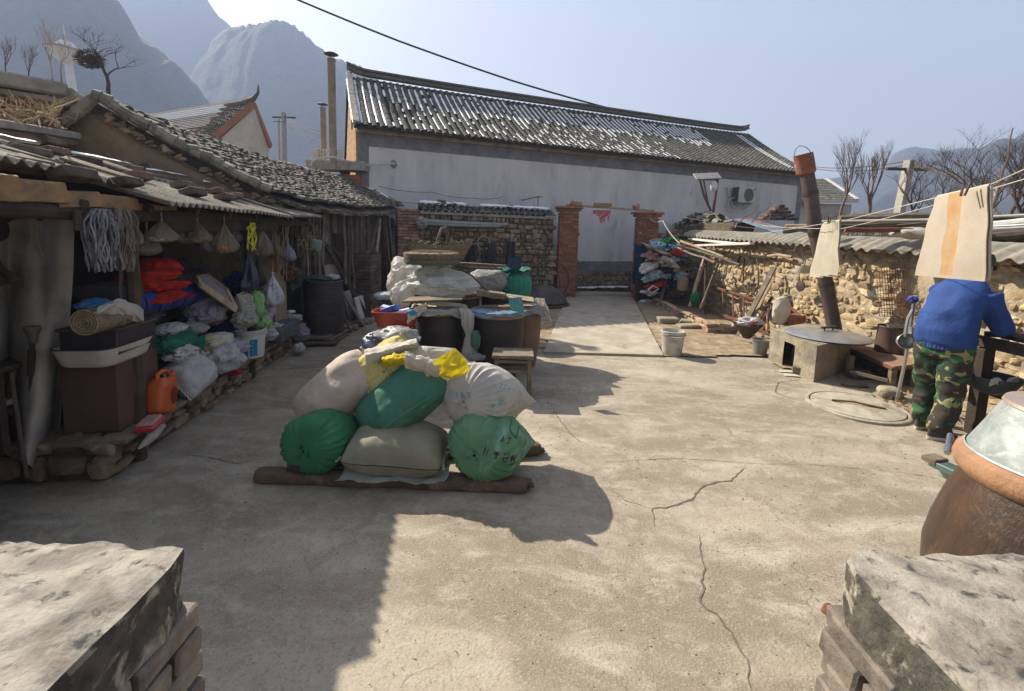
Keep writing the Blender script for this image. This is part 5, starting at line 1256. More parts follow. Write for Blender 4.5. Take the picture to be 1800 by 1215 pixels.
# red basin with cartons, small pots and bags at the left of vats
def basin(px, py, Y, w_, h, d, label, m, name='basin', z=None, taper=.8, group=None, rim=.02):
    c = Dp(px, py, Y); z = c.z if z is None else z; t = T(name, label, name, (c.x, c.y, z), group=group); b = MB()
    def f(u, v):
        a = 2*math.pi*u; cx_ = math.copysign(abs(math.cos(a))**.45, math.cos(a)); cy_ = math.copysign(abs(math.sin(a))**.45, math.sin(a))
        if v < .5: q = v*2; k = taper+(1-taper)*q; zz = h*q
        else: q = (v-.5)*2; k = 1-.02*q-(1-taper)*q; zz = h-(h-.01)*q
        return (cx_*w_/2*k, cy_*d/2*k, zz)
    b.grid(f, 64, 21, cu=True); b.add([(cx_*w_/2*taper, cy_*d/2*taper, .011) for cx_, cy_ in [(math.copysign(abs(math.cos(2*math.pi*i/64))**.45, math.cos(2*math.pi*i/64)), math.copysign(abs(math.sin(2*math.pi*i/64))**.45, math.sin(2*math.pi*i/64))) for i in range(64)]], [tuple(range(64))]); b.build('bowl', m, t, local=True)
    b = MB(); b.tube([(math.copysign(abs(math.cos(2*math.pi*i/64))**.45, math.cos(2*math.pi*i/64))*w_/2*1.01, math.copysign(abs(math.sin(2*math.pi*i/64))**.45, math.sin(2*math.pi*i/64))*d/2*1.01, h) for i in range(65)], rim*.5, 6, cap=False); b.build('rim', m, t, local=True)
    return t, c, z
M_redp = mat('red_plastic', (.42, .055, .02), (.34, .045, .02), 6, .4, spec=.5, bump=.1)
t_, c, z = basin(697, 572, 5.15, .5, .17, .36, 'red plastic basin holding blue and white cartons beside the vats', M_redp)
M_bluec = mat('blue_carton', (.05, .1, .45), (.08, .14, .5), 20, .5); M_whitec = mat('white_carton', (.6, .62, .68), (.5, .52, .6), 20, .5)
for k, (dx, dy, dz, ry, m, lb) in enumerate(((-.06, -.05, .19, -20, M_bluec, 'dark blue drink carton on top of the red basin'), (.07, -.06, .16, -14, M_whitec, 'whitish drink carton lying right in the red basin'), (-.1, .08, .17, 10, M_whitec, 'white carton at the back of the red basin'), (.1, .08, .15, 5, M_bluec, 'blue carton at the back of the red basin'), (0, 0, .12, 0, M_whitec, 'white carton at the bottom of the red basin'))):
    b = MB(); b.box((c.x+dx, c.y+dy, z+dz), (.2, .08, .06), rot(U()*15, ry, U()*25), .006); b.box((c.x+dx-.03, c.y+dy-.0412, z+dz), (.08, .001, .035), rot(0, ry, 0)); tag(b.build('drink_carton', m), lb, 'carton', 'cartons in the red basin')
b = MB(); c = Dp(690, 590, 5.2); b.lathe([(.2, 0), (.24, .2), (.25, .21), (.23, .2), (.19, .02), (.001, .02)], 32, TR((c.x, c.y, 0.0))); tag(b.build('dark_tub', M_iron), 'dark tub standing on the ground under the red basin', 'tub')
b = MB(); b.box((c.x+.0, c.y, .25), (.5, .3, .05), None, .005); tag(b.build('support_board', M_woodd), 'board laid across the dark tub under the red basin', 'board')
heap(696, 592, .56, .4, .2, 20, M_sheetg, 'plastic_bag', 'long grey translucent bag slumped against the front left vat', 4.75, .3, .3)
heap(700, 609, .42, .42, .4, 21, cloth('sand_plastic', (.38, .35, .3), (.3, .27, .23), rough=.45, tl=.15), 'plastic_bag', 'sand coloured bulging bag under the grey translucent bag', 4.7, .25, .15)
heap(662, 604, .3, .3, .22, 22, plastic('lilac_bag', (.42, .45, .58), .35, .3), 'plastic_bag', 'small lilac white bag on the ground left of the vats', 4.75, .3, .15)
b = drape(lambda u, v: Dp(716+34*u, 548-16*u+12*v+10*(1-u)*v, 4.95), 24, 14, .025, 6, 44); tag(b.build('rag', M_cream), 'cream rag draped from the front left vat to the red basin', 'rag')
b = crumple(Dp(727, 549, 4.98), (.14, .1, .07), None, 3, .5, 2, .2, 4); tag(b.build('blue_bag_scrap', plastic('bright_blue', (.01, .3, .6), .4, .1)), 'bright blue plastic scrap by the left dark vat', 'plastic scrap')
b = MB(); b.beam(Dp(722, 555, 5.0), G(731, 640), .03, .02, .003, .003); tag(b.build('lath', M_woodp), 'pale lath leaning on the left side of the front vat', 'lath')
# wheel rims, pan and things at the foot of the gate wall
def ring(c, r, th, M, name, label, m, cat, n=40, squash=1.0):
    b = MB(); b.tube([M @ V((r*math.cos(2*math.pi*i/n), r*squash*math.sin(2*math.pi*i/n), .004*math.sin(i))) for i in range(n+1)], th, 7, cap=False); return tag(b.build(name, m), label, cat)
c = Dp(957, 512, 11.3); t = T('wok', 'big rusty round bottomed wok turned upside down by the left gate pillar', 'wok', (c.x, c.y, .0))
b = MB(); b.lathe([(.02, .44), (.2, .42), (.38, .32), (.5, .18), (.56, .06), (.58, .04), (.58, .03)], 44, TR((c.x, c.y, .08))); b.build('bowl', mat('wok_iron', (.1, .085, .075), (.065, .055, .05), 6, .7, .2, bump=.3, bs=50), t)
b = MB(); b.lathe([(.63, 0), (.64, .05), (.6, .07), (.5, .075)], 40, TR((c.x, c.y, .01)), wob=.03); b.build('rim', M_iron, t)
ring(c, .5, .018, TR((c.x+.15, c.y+.35, .62), rot(82, 0, 10)), 'hoop', 'dark iron hoop standing behind the upside down wok', M_iron, 'hoop')
ring(c, .42, .012, TR((c.x+.0, c.y+.42, .55), rot(80, 8, -10)), 'hoop', 'second thinner hoop leaning behind the wok', M_iron, 'hoop')
p = GP(850, 427, .12); ring(p, .17, .022, TR(p, MG @ rot(90, 0, 0)), 'wire_coil', 'pale coil of wire hanging on the stone wall', mat('pale_coil', (.3, .28, .25), (.22, .2, .18), 20), 'coil'); 
p = GP(943, 425, .1); ring(p, .38, .014, TR(p, MG @ rot(90, 0, 0)), 'tyre_hoop', 'large thin black hoop hanging high on the stone wall right of the pipes', M_iron, 'hoop')
p = GP(798, 430, .1); ring(p, .26, .02, TR(p, MG @ rot(90, 0, 0)), 'rope_coil', 'coil of dark rope on the stone wall left of the pale coil', M_iron, 'coil')
p = GP(772, 425, .14); ring(p, .24, .03, TR(p, MG @ rot(90, 0, 0)), 'tyre_inner', 'dark inner tube on the wall left of the rope coil', M_iron, 'inner tube')
# bundle of grey pipes on brackets
t = T('pipe_bundle', 'bundle of grey pipes wrapped in plastic hanging along the stone wall', 'pipes', GP(800, 392, .2))
for k in range(4):
    b = MB(); a = GP(738, 386+k*2.2, .16+.035*(k % 2)); c = GP(893-k*4, 394+k*1.2, .16+.035*(k % 2)); b.tube(sag(a, c, .02, 8), .035, 8); b.build('pipe', mat('pvc_grey', (.2, .23, .25), (.28, .3, .31), 5, .5), t)
b = crumple(GP(742, 392, .2), (.3, .2, .28), None, 4, .5, 2, .4, 3); b.build('plastic_wrap', M_sheetg, t)
for k, (px, w_, h, lb) in enumerate(((812, .3, .55, 'dark coat hanging left on the stone wall'), (860, .35, .5, 'dark folded tarpaulin hanging on the stone wall'), (897, .25, .6, 'black cloth hanging on the stone wall near the gate'), (830, .2, .4, 'small dark rag below the pale coil'))):
    p = GP(px, 445, .14); b = drape(lambda u, v: p+uG*(u-.5)*w_*(1+.2*v)+V((0, 0, h/2-h*v))+nG*.03*math.sin(u*14+k), 24, 18, .03, 5, k*3, .01); tag(b.build('hanging_cloth', mat('black_cloth', (.03, .03, .035), (.05, .048, .05), 8)), lb, 'cloth')
b = drape(lambda u, v: GP(892+24*u, 452+34*v, .3)+nG*.02, 14, 14, .02, 4, 6, .01); tag(b.build('navy_board', mat('navy_panel', (.03, .05, .09), (.05, .06, .1), 8)), 'dark navy panel leaning against the foot of the stone wall', 'panel')
for k in range(8):
    p = GP(868+k*9, 506, .55+U()*.2); b = crumple((p.x, p.y, .05), (.25, .2, .1), None, 2, .6, 2, .3); 
    tag(b.build('ground_scrap', M_sheetg if k % 2 else M_woodd), ['flat grey plastic', 'brown wood', 'thin grey plastic', 'dark wood', 'torn grey plastic', 'small dark wood', 'pale plastic', 'short brown wood'][k]+' scrap at the stone wall foot, '+['first', 'second', 'third', 'fourth', 'fifth', 'sixth', 'seventh', 'last'][k]+' from the left', 'scrap', 'scraps at the foot of the stone wall')
c = G(985, 520); b = crumple((c.x+.1, c.y+.6, .03), (.5, .3, .06), None, 3, .5, 2, .2, 5); tag(b.build('plastic_bag', M_sheetc), 'flat clear plastic bag on the ground by the left gate pillar', 'plastic bag')
# white grey bucket on the yard
c = G(1187, 628); c.y += .15
t = T('bucket', 'dirty white bucket standing on the edge of the path', 'bucket', (c.x, c.y, 0)); M_buck = mat('dirty_white_plastic', (.5, .48, .44), (.4, .38, .34), 6, .6, c3=(.27, .25, .22), sc3=8, t3=.56, bump=.2)
b = MB(); b.lathe([(.135, 0), (.14, .01), (.168, .3), (.17, .305)], 36); b.lathe([(.16, .305), (.135, .06), (.001, .05)], 36, cap=False); b.build('body', M_buck, t, local=True)
b = MB(); b.lathe([(.168, .31), (.178, .312), (.178, .33), (.174, .335), (.174, .352), (.18, .355), (.18, .375), (.165, .378), (.162, .31)], 36, cap=False); b.build('rim', M_buck, t, local=True)
b = MB(); b.tube([(.182*math.cos(a), .182*math.sin(a), .33-.07*math.sin((a+3.4)*1.0) if False else .335-.012*abs(math.sin(a))) for a in [math.pi*q/14+math.pi for q in range(15)]], .004, 5); b.build('handle', M_iron, t, local=True)
# ============================================================= left shed contents
M_gcl = plastic('clear_bag', (.42, .35, .26), .3, .45, alpha=.6); M_gcl2 = plastic('smoky_bag', (.3, .27, .24), .3, .4, alpha=.62)
def CPp(px, py, out=0.0): return Dp(px, py, 3.08-out*.8)
# curtain
t = T('curtain', 'stained grey tarpaulin curtain hanging over the near end of the shed', 'curtain', CPp(60, 600, .1))
def cur(u, v):
    x = -28+158*u; xb = -30+132*u; px = x*(1-v)+xb*v; py = 386+(822-386)*v+10*math.sin(u*9)*v
    p = CPp(px, py, .06+.13*math.sin(u*9+v*2.5)*(.25+v)+.22*noise.noise(V((u*4, v*1.5, 3)))*(.5+v)); return p
b = drape(cur, 70, 60, .05, 3, 4, .004); b.build('sheet', cloth('tarpaulin', (.42, .39, .34), (.25, .23, .2), c3=(.24, .16, .09), sc=2.5, sc3=1.5, bump=.5, bs=25), t)
b = MB(); p = CPp(58, 350, .12); q = CPp(58, 400, .14); b.tube([p, q, q+V((0, 0, -.02))+uS*.02], .008, 5)
for k in range(4): b.tube(wander(q+V((U()*.03, 0, U()*.03)), q+V((U()*.05, U()*.03, -.14+U()*.05)), .03, 5), .004, 4)
tag(b.build('cord_tangle', M_rope), 'dark tangled cord hanging in front of the tarpaulin curtain', 'cord')
b = MB(); b.tube([CPp(-10, 384, .1), CPp(40, 381, .1), CPp(128, 383, .06)], .012, 5); tag(b.build('curtain_rail', M_rust), 'thin rail pole holding up the tarpaulin curtain', 'pole')
b = MB(); b.tube(wander(CPp(-20, 352, .22), CPp(78, 376, .2), .02, 6), .025, 7); tag(b.build('hanging_pole', M_wood), 'stick slung under the broken near eave', 'stick')
b = drape(lambda u, v: CPp(-30+66*v*u-6*(1-u), 425+85*v-14*u*v, .28-.03*math.sin(math.pi*v)), 26, 26, .03, 4, 6, .01); tag(b.build('hanging_sack', cloth('brown_bag', (.13, .085, .06), (.08, .055, .045), c3=(.06, .07, .12), sc3=3)), 'brown patterned cloth sack hanging at the left edge of the photo', 'sack')
b = MB(); b.blob(CPp(-4, 402, .2), (.1, .1, .15), None, 3, .2); tag(b.build('dark_lump', M_black), 'round black bundle hanging above the brown cloth sack', 'bundle')
# broom and stick tools in front of the curtain
b = MB(); b.tube([CPp(57, 580, .2), CPp(56, 640, .2), CPp(52, 815, .22)], [.014, .013, .014], 7); b.tube([CPp(56, 615, .2), CPp(55, 660, .2)], .02, 7)
t = T('broom', 'worn broom standing head up against the curtain', 'broom', CPp(54, 815, .2)); b.build('handle', M_woodd, t)
b = MB(); p = CPp(57, 582, .2); b.lathe([(.016, -.08), (.022, -.04), (.045, .02), (.04, .03), (.001, .028)], 14, TR(p)); b.build('head', M_wood, t)
b = MB(); b.tube(wander(CPp(20, 655, .25), CPp(47, 840, .3), .02, 5), .012, 6); tag(b.build('stick', M_twig), 'thin crooked stick leaning before the curtain', 'stick')
b = MB(); b.tube(wander(CPp(26, 640, .2), CPp(16, 700, .2), .01, 4), .018, 6); tag(b.build('tool_handle', M_woodd), 'short dark tool handle above the corner stand', 'tool handle')
t = T('stand', 'dark low wooden stand with papers at the bottom left corner of the shed', 'stand', CPp(0, 790, .15)); b = MB(); p = CPp(2, 715, .15); b.box(p, (.32, .2, .03), None, .004); b.build('top', M_woodd, t)
for dx in (-.12, .12):
    b = MB(); q = p+V((dx, 0, 0)); b.box((q.x, q.y, p.z/2), (.04, .04, p.z), MS, .003); b.build('leg', M_woodd, t)
b = crumple(p+V((.02, 0, .04)), (.22, .16, .07), MS, 3, .5, 2, .4, 3); tag(b.build('crumpled_paper', M_whitec), 'crumpled white paper on the low stand in the corner', 'paper')
# strands (twine hanks) hanging
def hank(px, py, h_px, w_, m, lb, seed, out=.12, n=110):
    top = SP(px, py, out); bot = SP(px, py+h_px, out); H_ = top.z-bot.z; b = MB(); rs = random.Random(seed)
    for k in range(n):
        a = rs.random()*6.28; r_ = w_/2*rs.random()**.5; l_ = H_*(.78+.25*rs.random()); P = []
        for i in range(9):
            f = i/8; sp_ = min(1, f*3+.35)*(1-.25*f*f); P.append((top.x+r_*math.cos(a)*sp_*.6+.012*math.sin(f*9+a+k*2.3), top.y+r_*math.sin(a)*sp_*1.2+.012*math.sin(f*(5+k%5)+a*2+k), top.z-l_*f))
        b.tube(P, .0035+.003*rs.random(), 4)
    return tag(b.build('twine_hank', m), lb, 'hank of strips', 'hanks of strips under the eave')
M_str = mat('grey_strips', (.22, .22, .23), (.13, .13, .135), 20, .8, rnd=.5); M_str2 = mat('brown_strips', (.2, .17, .145), (.12, .1, .085), 20, .8, rnd=.5)
hank(180, 368, 108, .24, M_str, 'thick hank of grey strips hanging at the left under the eave', 4)
hank(216, 368, 108, .17, M_str2, 'narrower brown grey hank of strips beside the grey hank', 5, .16)
b = MB(); b.tube(wander(SP(211, 470, .15), SP(213, 525, .15), .01, 6), [.012, .009, .012, .009, .012, .008, .01], 6); tag(b.build('chain', M_iron), 'short knotted cord dangling below the brown hank', 'cord')
b = MB(); b.box(SP(136, 388, .1), (.05, .02, .12), MS, .003); tag(b.build('bracket_plate', M_iron), 'small grey metal plate hanging left of the hanks', 'plate')
# hanging plastic bags
def hbag(px, py, w_px, h_px, m, content, lb, seed, out=.0, tilt=0, cm=None, name='hanging_bag', grp='clear bags hanging under the eave'):
    top = SP(px, py, out); bot = SP(px, py+h_px, out); H_ = top.z-bot.z; W_ = w_px/F*top.y*1.02
    t = T(name, lb, 'bag', bot, group=grp); b = MB()
    def fn(u, v):
        a = 2*math.pi*u; rr = W_/2*(.07+.93*min(1, max(0, (v-.12)/.6))**.9)*(1 if v < .8 else math.sqrt(max(0.02, 1-((v-.8)/.2)**2)))
        g = 1+.12*math.sin(11*a+seed)*(1.1-v)+.06*noise.noise(V((a*3, v*7, seed)))+.5*noise.noise(V((math.cos(a)*1.6, math.sin(a)*1.6, seed+v*2)))
        return (top.x+rr*g*math.cos(a)*.75+tilt*v, top.y+rr*g*math.sin(a), top.z-H_*v)
    b.grid(fn, 56, 26, cu=True); b.build('bag', m, t)
    if cm:
        b = MB(); b.blob((bot.x+tilt, bot.y, bot.z+H_*.17), (W_*.62, W_*.8, H_*.3), None, 3, .3, 4); b.build('content', cm, t)
    b = MB(); b.tube([top+V((0, 0, -.01)), (top.x, top.y, top.z+.05)], .006, 5); b.build('cord', M_rope, t); return t
M_corn = mat('corn', (.5, .33, .1), (.38, .24, .06), 60, .6, bump=1, bs=90, bd=.01); M_nut = mat('nuts', (.42, .2, .09), (.3, .13, .05), 60, .6, bump=1, bs=90, bd=.01); M_seed = mat('seeds', (.3, .22, .13), (.2, .145, .08), 60, .7, bump=1, bs=90)
hbag(258, 400, 42, 50, M_gcl2, 1, 'smoky plastic bag hanging low at the left of the clear bags', 1, .02)
hbag(284, 385, 50, 42, M_gcl, 1, 'clear bag with a pale yellow lump, second from the left under the eave', 2, .1, 0, M_cream)
hbag(346, 386, 46, 42, M_gcl, 1, 'clear bag of brown seeds in the middle of the row under the eave', 3, .08, 0, M_seed)
hbag(368, 398, 32, 46, M_gcl2, 1, 'small grey bag behind the nut bag under the eave', 4, .0)
hbag(394, 388, 42, 58, M_gcl, 1, 'clear bag with orange nuts at the bottom hanging under the eave', 5, .1, 0, M_nut)
hbag(461, 400, 38, 52, M_gcl, 1, 'empty clear bag hanging right of the yellow strap', 6, .06)
hbag(428, 405, 26, 60, M_gcl2, 1, 'limp smoky bag left of the yellow strap', 7, -.1)
b = MB()
for k in range(7): P = [SP(443+U()*5, 392, .14), SP(441+U()*9, 400, .15), SP(442+U()*10, 420+U()*4, .15), SP(443+U()*9, 436+U()*8, .15)]; b.tube(P, .007, 4)
b.blob(SP(442, 402, .14), (.05, .05, .04), None, 2, .4); tag(b.build('yellow_strap', mat('yellow_tape', (.62, .58, .02), (.5, .46, .02), 20, .5)), 'knotted bright yellow strap hanging under the eave', 'strap')
hbag(437, 440, 34, 74, plastic('navy_bag', (.03, .035, .07), .35, .05), 0, 'dark navy bag hanging below the yellow strap', 8, .05, grp=None)
hbag(452, 450, 26, 55, M_black, 0, 'black bag hanging beside the dark navy bag', 9, -.05, grp=None)
hbag(507, 425, 26, 36, plastic('blue_grey_ball', (.25, .27, .32), .4, .3), 0, 'small round blue grey bag hanging near the far post', 10, .1, grp=None)
t = hbag(479, 478, 42, 62, cloth('white_print_bag', (.55, .55, .6), (.47, .47, .52), tl=.2), 0, 'white printed shopping bag hanging in the middle of the shed', 11, .12, grp=None)
def proj_marks(obj, parent, px, py, ang, rows, m, seed, Y):
    me = obj.data; M = wm(obj); tb = MB(); tb.v = [tuple(M @ v.co) for v in me.vertices]; tb.f = [tuple(p.vertices) for p in me.polygons]
    cam_marks(tb, parent, px, py, Y, ang, rows, m, seed)
bg_ = [c_ for c_ in t.children if c_.name.startswith('bag')][0]
proj_marks(bg_, t, 462, 512, 25, [(.1, .03, .06, .2, 6), (.05, .025, .0, .2, 8), (-.0, .035, 0, .24, 9), (-.05, .02, 0, .22, 10), (-.09, .02, 0, .2, 7)], M_inkk, 4, 5.3)
# reddish leather straps, dark clutter hanging near far post
for k in range(16):
    px = 490+k*6+U()*4; py = 388+U()*12; l_ = random.uniform(60, 120); p = SP(px, py, .02+U()*.08); q = SP(px+U()*6, py+l_, .02+U()*.08); b = MB(); w_ = random.uniform(.006, .014)
    for j in range(random.randint(2, 4)): b.tube(wander(p+V((U()*.02, U()*.03, 0)), q+V((U()*.02, U()*.05, 0)), .05, 8), w_, 5)
    tag(b.build('cord_bunch', [M_rust, M_woodd, M_str2, M_rope, M_iron][k % 5]), ['rusty', 'dark', 'brown grey', 'straw coloured', 'black'][k % 5]+' cords hanging by the far post, '+['nearest', 'second', 'third', 'fourth', 'fifth', 'sixth', 'seventh', 'eighth', 'eighth last', 'seventh last', 'sixth last', 'fifth last', 'fourth last', 'third last', 'second last', 'farthest'][k]+' along the beam', 'cords', 'cords hanging by the far post')
b = MB(); rs = random.Random(3)
for k in range(70): p = SP(546+rs.uniform(-14, 16), 412+rs.uniform(-18, 30), .12); b.tube([p, p+V((rs.uniform(-.08, .08), rs.uniform(-.1, .1), rs.uniform(-.16, .05)))], .005, 4)
tag(b.build('dried_herbs', mat('dry_herb', (.32, .27, .1), (.22, .17, .07), 20, rnd=.4)), 'bunch of yellowish dried herbs hanging near the far post', 'dried herbs')
b = MB(); b.lathe([(.09, 0), (.1, .03), (.1, .13), (.085, .15), (.001, .15)], 20, TR(SP(553, 438, .18), rot(0, 10, 0)), wob=.05); tag(b.build('green_pot', mat('dull_green', (.2, .3, .24), (.14, .22, .17), 8)), 'dull green pot hanging by the dried herbs', 'pot')
p = SP(580, 420, .25); ring(p, .09, .006, TR(p, MS @ rot(90, 0, 0)), 'wire_ring', 'small loop of pale wire hanging at the end of the shed', M_str, 'wire loop')
p = SP(574, 416, .22); ring(p, .12, .004, TR(p, MS @ rot(88, 0, 20)), 'wire_ring', 'larger thin wire loop behind the small pale wire loop', M_str, 'wire loop')
t = T('metal_hopper', 'dark tapered metal scoop hanging at the far end of the shed', 'scoop', SP(592, 440, .1)); b = MB(); p = SP(592, 425, .15)
b.add([V(p)+V(q) for q in ((-.05, -.32, .14), (-.05, .3, .14), (.12, .3, .16), (.12, -.32, .16), (-.03, -.18, -.2), (-.03, .16, -.2), (.05, .16, -.2), (.05, -.18, -.2))], [(0, 1, 5, 4), (1, 2, 6, 5), (2, 3, 7, 6), (3, 0, 4, 7), (4, 5, 6, 7)]); b.build('body', M_iron, t)
b = MB(); b.tube([V(p)+V((.12, -.32, .16)), V(p)+V((.13, .0, .17)), V(p)+V((.12, .3, .16))], .012, 6); b.build('edge_wire', M_rust, t)
# orange-brown tangle
b = crumple(SP(499, 478, -.1), (.35, .4, .3), None, 4, .6, 2, .6, 33); tag(b.build('leather_tangle', cloth('rust_cloth', (.16, .06, .035), (.08, .035, .025))), 'rusty brown tangled harness at the back near the far post', 'harness')
# wall hung junk in dark
for k, (px, py, sx, sz, m, lb) in enumerate(((400, 445, .35, .4, M_iron, 'coiled black wire on the dark back wall'), (300, 500, .5, .3, M_woodd, 'dark box at the back behind the red cloth'), (430, 470, .3, .35, M_black, 'black bundle at the back behind the navy bag'))):
    b = crumple(SP(px, py, -.7), (.25, sx, sz), None, 3, .4, 2, .3, k); tag(b.build('dark_bundle', m), lb, 'bundle')
# shelf level z~.86+
def on(px, py, out): return SP(px, py, out)
# red cloth pile
t = T('red_cloth', 'heap of folded bright red cloth on the upper shelf', 'cloth', SP(270, 535, -.35))
for k, (px, py, L_, W_, H_, a) in enumerate(((262, 520, .66, .5, .13, 0), (276, 503, .6, .46, .12, 8), (262, 484, .5, .42, .13, -8), (280, 468, .36, .36, .15, 14), (300, 520, .42, .4, .1, 12), (250, 500, .4, .4, .16, -5))):
    p = SP(px, py, -.28); M_ = TR((p.x, p.y, p.z), MS @ rot(U()*6, 4*((k % 2)*2-1), a)); b = crumple((0, 0, 0), (L_, W_, H_), None, 4, .25, 1.8, .35, k*7+1); b.v = [tuple(M_ @ V((v[0], v[1]*1, v[2]))) for v in b.v]
    b.build('fold', cloth('red_cloth', (.42, .025, .015), (.3, .015, .01), bump=.5, bs=18), t)
# blue rolled mat
t = T('blue_roll', 'long blue rolled tarpaulin tied with dark bands on the shelf edge', 'roll', SP(260, 560, -.2)); b = MB(); A = SP(222, 540, -.2); Bq = SP(342, 560, -.2); Bq.z = A.z-.02
def roll(u, v):
    d = (Bq-A); a = 2*math.pi*u; rr = .085*(1+.08*abs(math.sin(v*math.pi*5.5))+.05*noise.noise(V((math.cos(a)*2, math.sin(a)*2, v*9)))); p = A.lerp(Bq, v); n1 = nS; return p+n1*rr*math.cos(a)+V((0, 0, rr*math.sin(a)*1.1))
b.grid(roll, 30, 60, cu=True); b.add([roll(i/30, 1) for i in range(30)], [tuple(range(30))]); b.build('mat', cloth('blue_tarp', (.025, .05, .24), (.018, .035, .17), bump=.5, bs=25), t)
for k in range(5):
    b = MB(); q = A.lerp(Bq, .1+.19*k); b.tube([q+nS*.096*math.cos(a/10*math.pi)+V((0, 0, .103*math.sin(a/10*math.pi))) for a in range(21)], .006, 5, cap=False); b.build('band', M_black, t)
heap_l = lambda px, py, out, sx, sy, sz, seed, m, name, label, cat, amp=.3, rid=.25, n=4: tag(crumple(SP(px, py, out), (sx, sy, sz), MS, n, amp, 1.6, rid, seed, .8).build(name, m), label, cat)
# shelf items at left: white cloth over basket, mat roll
t = T('straw_roll', 'rolled straw mat with brown spiral end at the left end of the shelf', 'roll', SP(180, 560, -.1)); b = MB(); c = SP(170, 562, -.02)
Mx = TR(c, MS @ rot(0, 90, 0)); b.lathe([(.085, -.1), (.088, .25), (.08, .26)], 24, Mx); b.build('roll', M_wick, t)
b = MB()
for k in range(4): b.lathe([(.02+.018*k, -.105), (.027+.018*k, -.112), (.032+.018*k, -.105)], 20, Mx, cap=False)
b.build('spiral_end', mat('straw_end', (.34, .25, .14), (.2, .14, .08), 40), t)
b = crumple(SP(196, 556, -.03), (.2, .2, .17), MS, 4, .2, 2, .5, 12); tag(b.build('basket', mat('golden_wicker', (.38, .25, .09), (.2, .13, .05), 60, bump=1, bs=90)), 'golden brown woven basket under the white cloth on the shelf', 'basket')
b = drape(lambda u, v: SP(168+84*u, 545-18*math.sin(math.pi*u)*(1-.4*v)+v*(8+22*u), .04+.04*math.sin(math.pi*v)), 44, 22, .025, 5, 7); tag(b.build('white_cloth', M_white), 'dirty white cloth thrown over the basket on the shelf', 'cloth')
heap_l(168, 537, -.12, .22, .2, .1, 41, plastic('sky_blue', (.05, .2, .45), .4, .1), 'blue_bag', 'bright blue plastic bag at the left end of the shelf', 'bag')
b = MB(); b.box(SP(192, 512, -.25), (.3, .3, .1), MS, .01, .004); tag(b.build('dark_case', mat('dark_case', (.07, .06, .06), (.05, .045, .045), 8)), 'flat dark case on the shelf behind the blue bag', 'case')
# black crate, enamel basin, cardboard box
p = SP(195, 592, -.12); b = MB(); b.box(p, (.42, .36, .17), MS @ rot(0, 0, 0), .01, .003); t = T('black_box', 'long black box standing on the enamel basin', 'box', p-V((0, 0, .085))); b.build('body', mat('black_box', (.045, .035, .04), (.03, .025, .028), 9, .5), t)
b = MB(); b.box(p+V((0, 0, .09)), (.44, .38, .02), MS, .004); b.build('lid', M_woodd, t)
c = SP(190, 645, -.12); t = T('enamel_basin', 'rectangular white enamel basin with faint dotted flower marks on the brown carton', 'basin', c)
z0 = SP(190, 642, -.02).z
M_en = mat('enamel', (.52, .48, .42), (.42, .38, .32), 5, .35, spec=.5, bump=.05, c3=(.3, .24, .18), sc3=3, t3=.64)
b = MB()
def bas(u, v):
    a = 2*math.pi*u; cx_ = math.copysign(abs(math.cos(a))**.35, math.cos(a)); cy_ = math.copysign(abs(math.sin(a))**.35, math.sin(a)); k = .8+.2*v**.7; k *= (1 if v > .0 else .96)
    q = V((cx_*.265*k, cy_*.19*k, .135*v)); return V((c.x, c.y, z0))+(MS.to_3x3() @ q)
b.grid(bas, 90, 14, cu=True); b.grid(lambda u, v: bas(u, 1-v)+V((0, 0, .003))-(bas(u, .5)-V((c.x, c.y, z0))).normalized()*.006, 90, 10, cu=True); N0 = len(b.v); b.add([bas(i/60, 0) for i in range(60)], [tuple(range(60))]); b.build('bowl', M_en, t)
b = MB(); b.tube([bas(i/80, 1) for i in range(81)], .005, 5, cap=False); b.build('rim', M_black, t)
b = MB()
for k in range(26):
    u_ = (k-13)*.0085+U()*.003; ctr = V((c.x, c.y, z0))+(MS.to_3x3() @ V((u_, -.183, .078+U()*.014))); b.blob(ctr, (.004, .003, .004), None, 1, 0)
b.build('flower_dots', mat('sepia', (.12, .07, .06)), t)
p0_ = SP(200, 740, -.12); t = T('cardboard_box', 'dark red brown cardboard box on the bench beneath the enamel basin', 'box', (p0_.x, p0_.y, .3)); hB = z0-.31
M_cb = mat('red_brown_card', (.12, .06, .05), (.09, .045, .04), 3, .75, bump=.15, bs=30)
cc = SP(200, 690, -.2); b = MB(); b.box((cc.x, cc.y, .305+hB/2), (.46, .36, hB), MS, .006, .003); b.build('body', M_cb, t)
b = MB(); q = V((cc.x, cc.y, .305+hB/2))+nS*.181; b.box(q, (.012, .003, hB-.02), MS); b.build('tape', mat('pale_tape', (.2, .15, .13)), t)
# orange jerry can
c = SP(284, 700, .04); t = T('jerry_can', 'orange plastic jerry can lying tilted on the bench', 'jerry can', (c.x, c.y, .3)); c.z = .3
Mj = TR((c.x, c.y, .44), MS @ rot(0, 14, 0)); M_or = mat('orange_plastic', (.5, .1, .02), (.42, .08, .018), 4, .4, spec=.5, bump=.15, bs=12)
b = MB()
def can(u, v):
    a = 2*math.pi*u; cx_ = math.copysign(abs(math.cos(a))**.42, math.cos(a)); cy_ = math.copysign(abs(math.sin(a))**.5, math.sin(a)); z = -.13+.27*v
    k = 1-.28*max(0, v-.72)/.28; e = math.sin(min(1, v*12)*math.pi/2)*.12+.88
    return (cx_*.115*k*e+.03*max(0, v-.7), cy_*.075*(1-.3*max(0, v-.8)/.2)*e, z)
b.grid(can, 48, 24, cu=True, M=Mj); b.add([Mj @ V(can(i/48, 0)) for i in range(48)], [tuple(range(48))]); b.add([Mj @ V(can(i/48, 1)) for i in range(48)], [tuple(range(48))]); b.build('body', M_or, t)
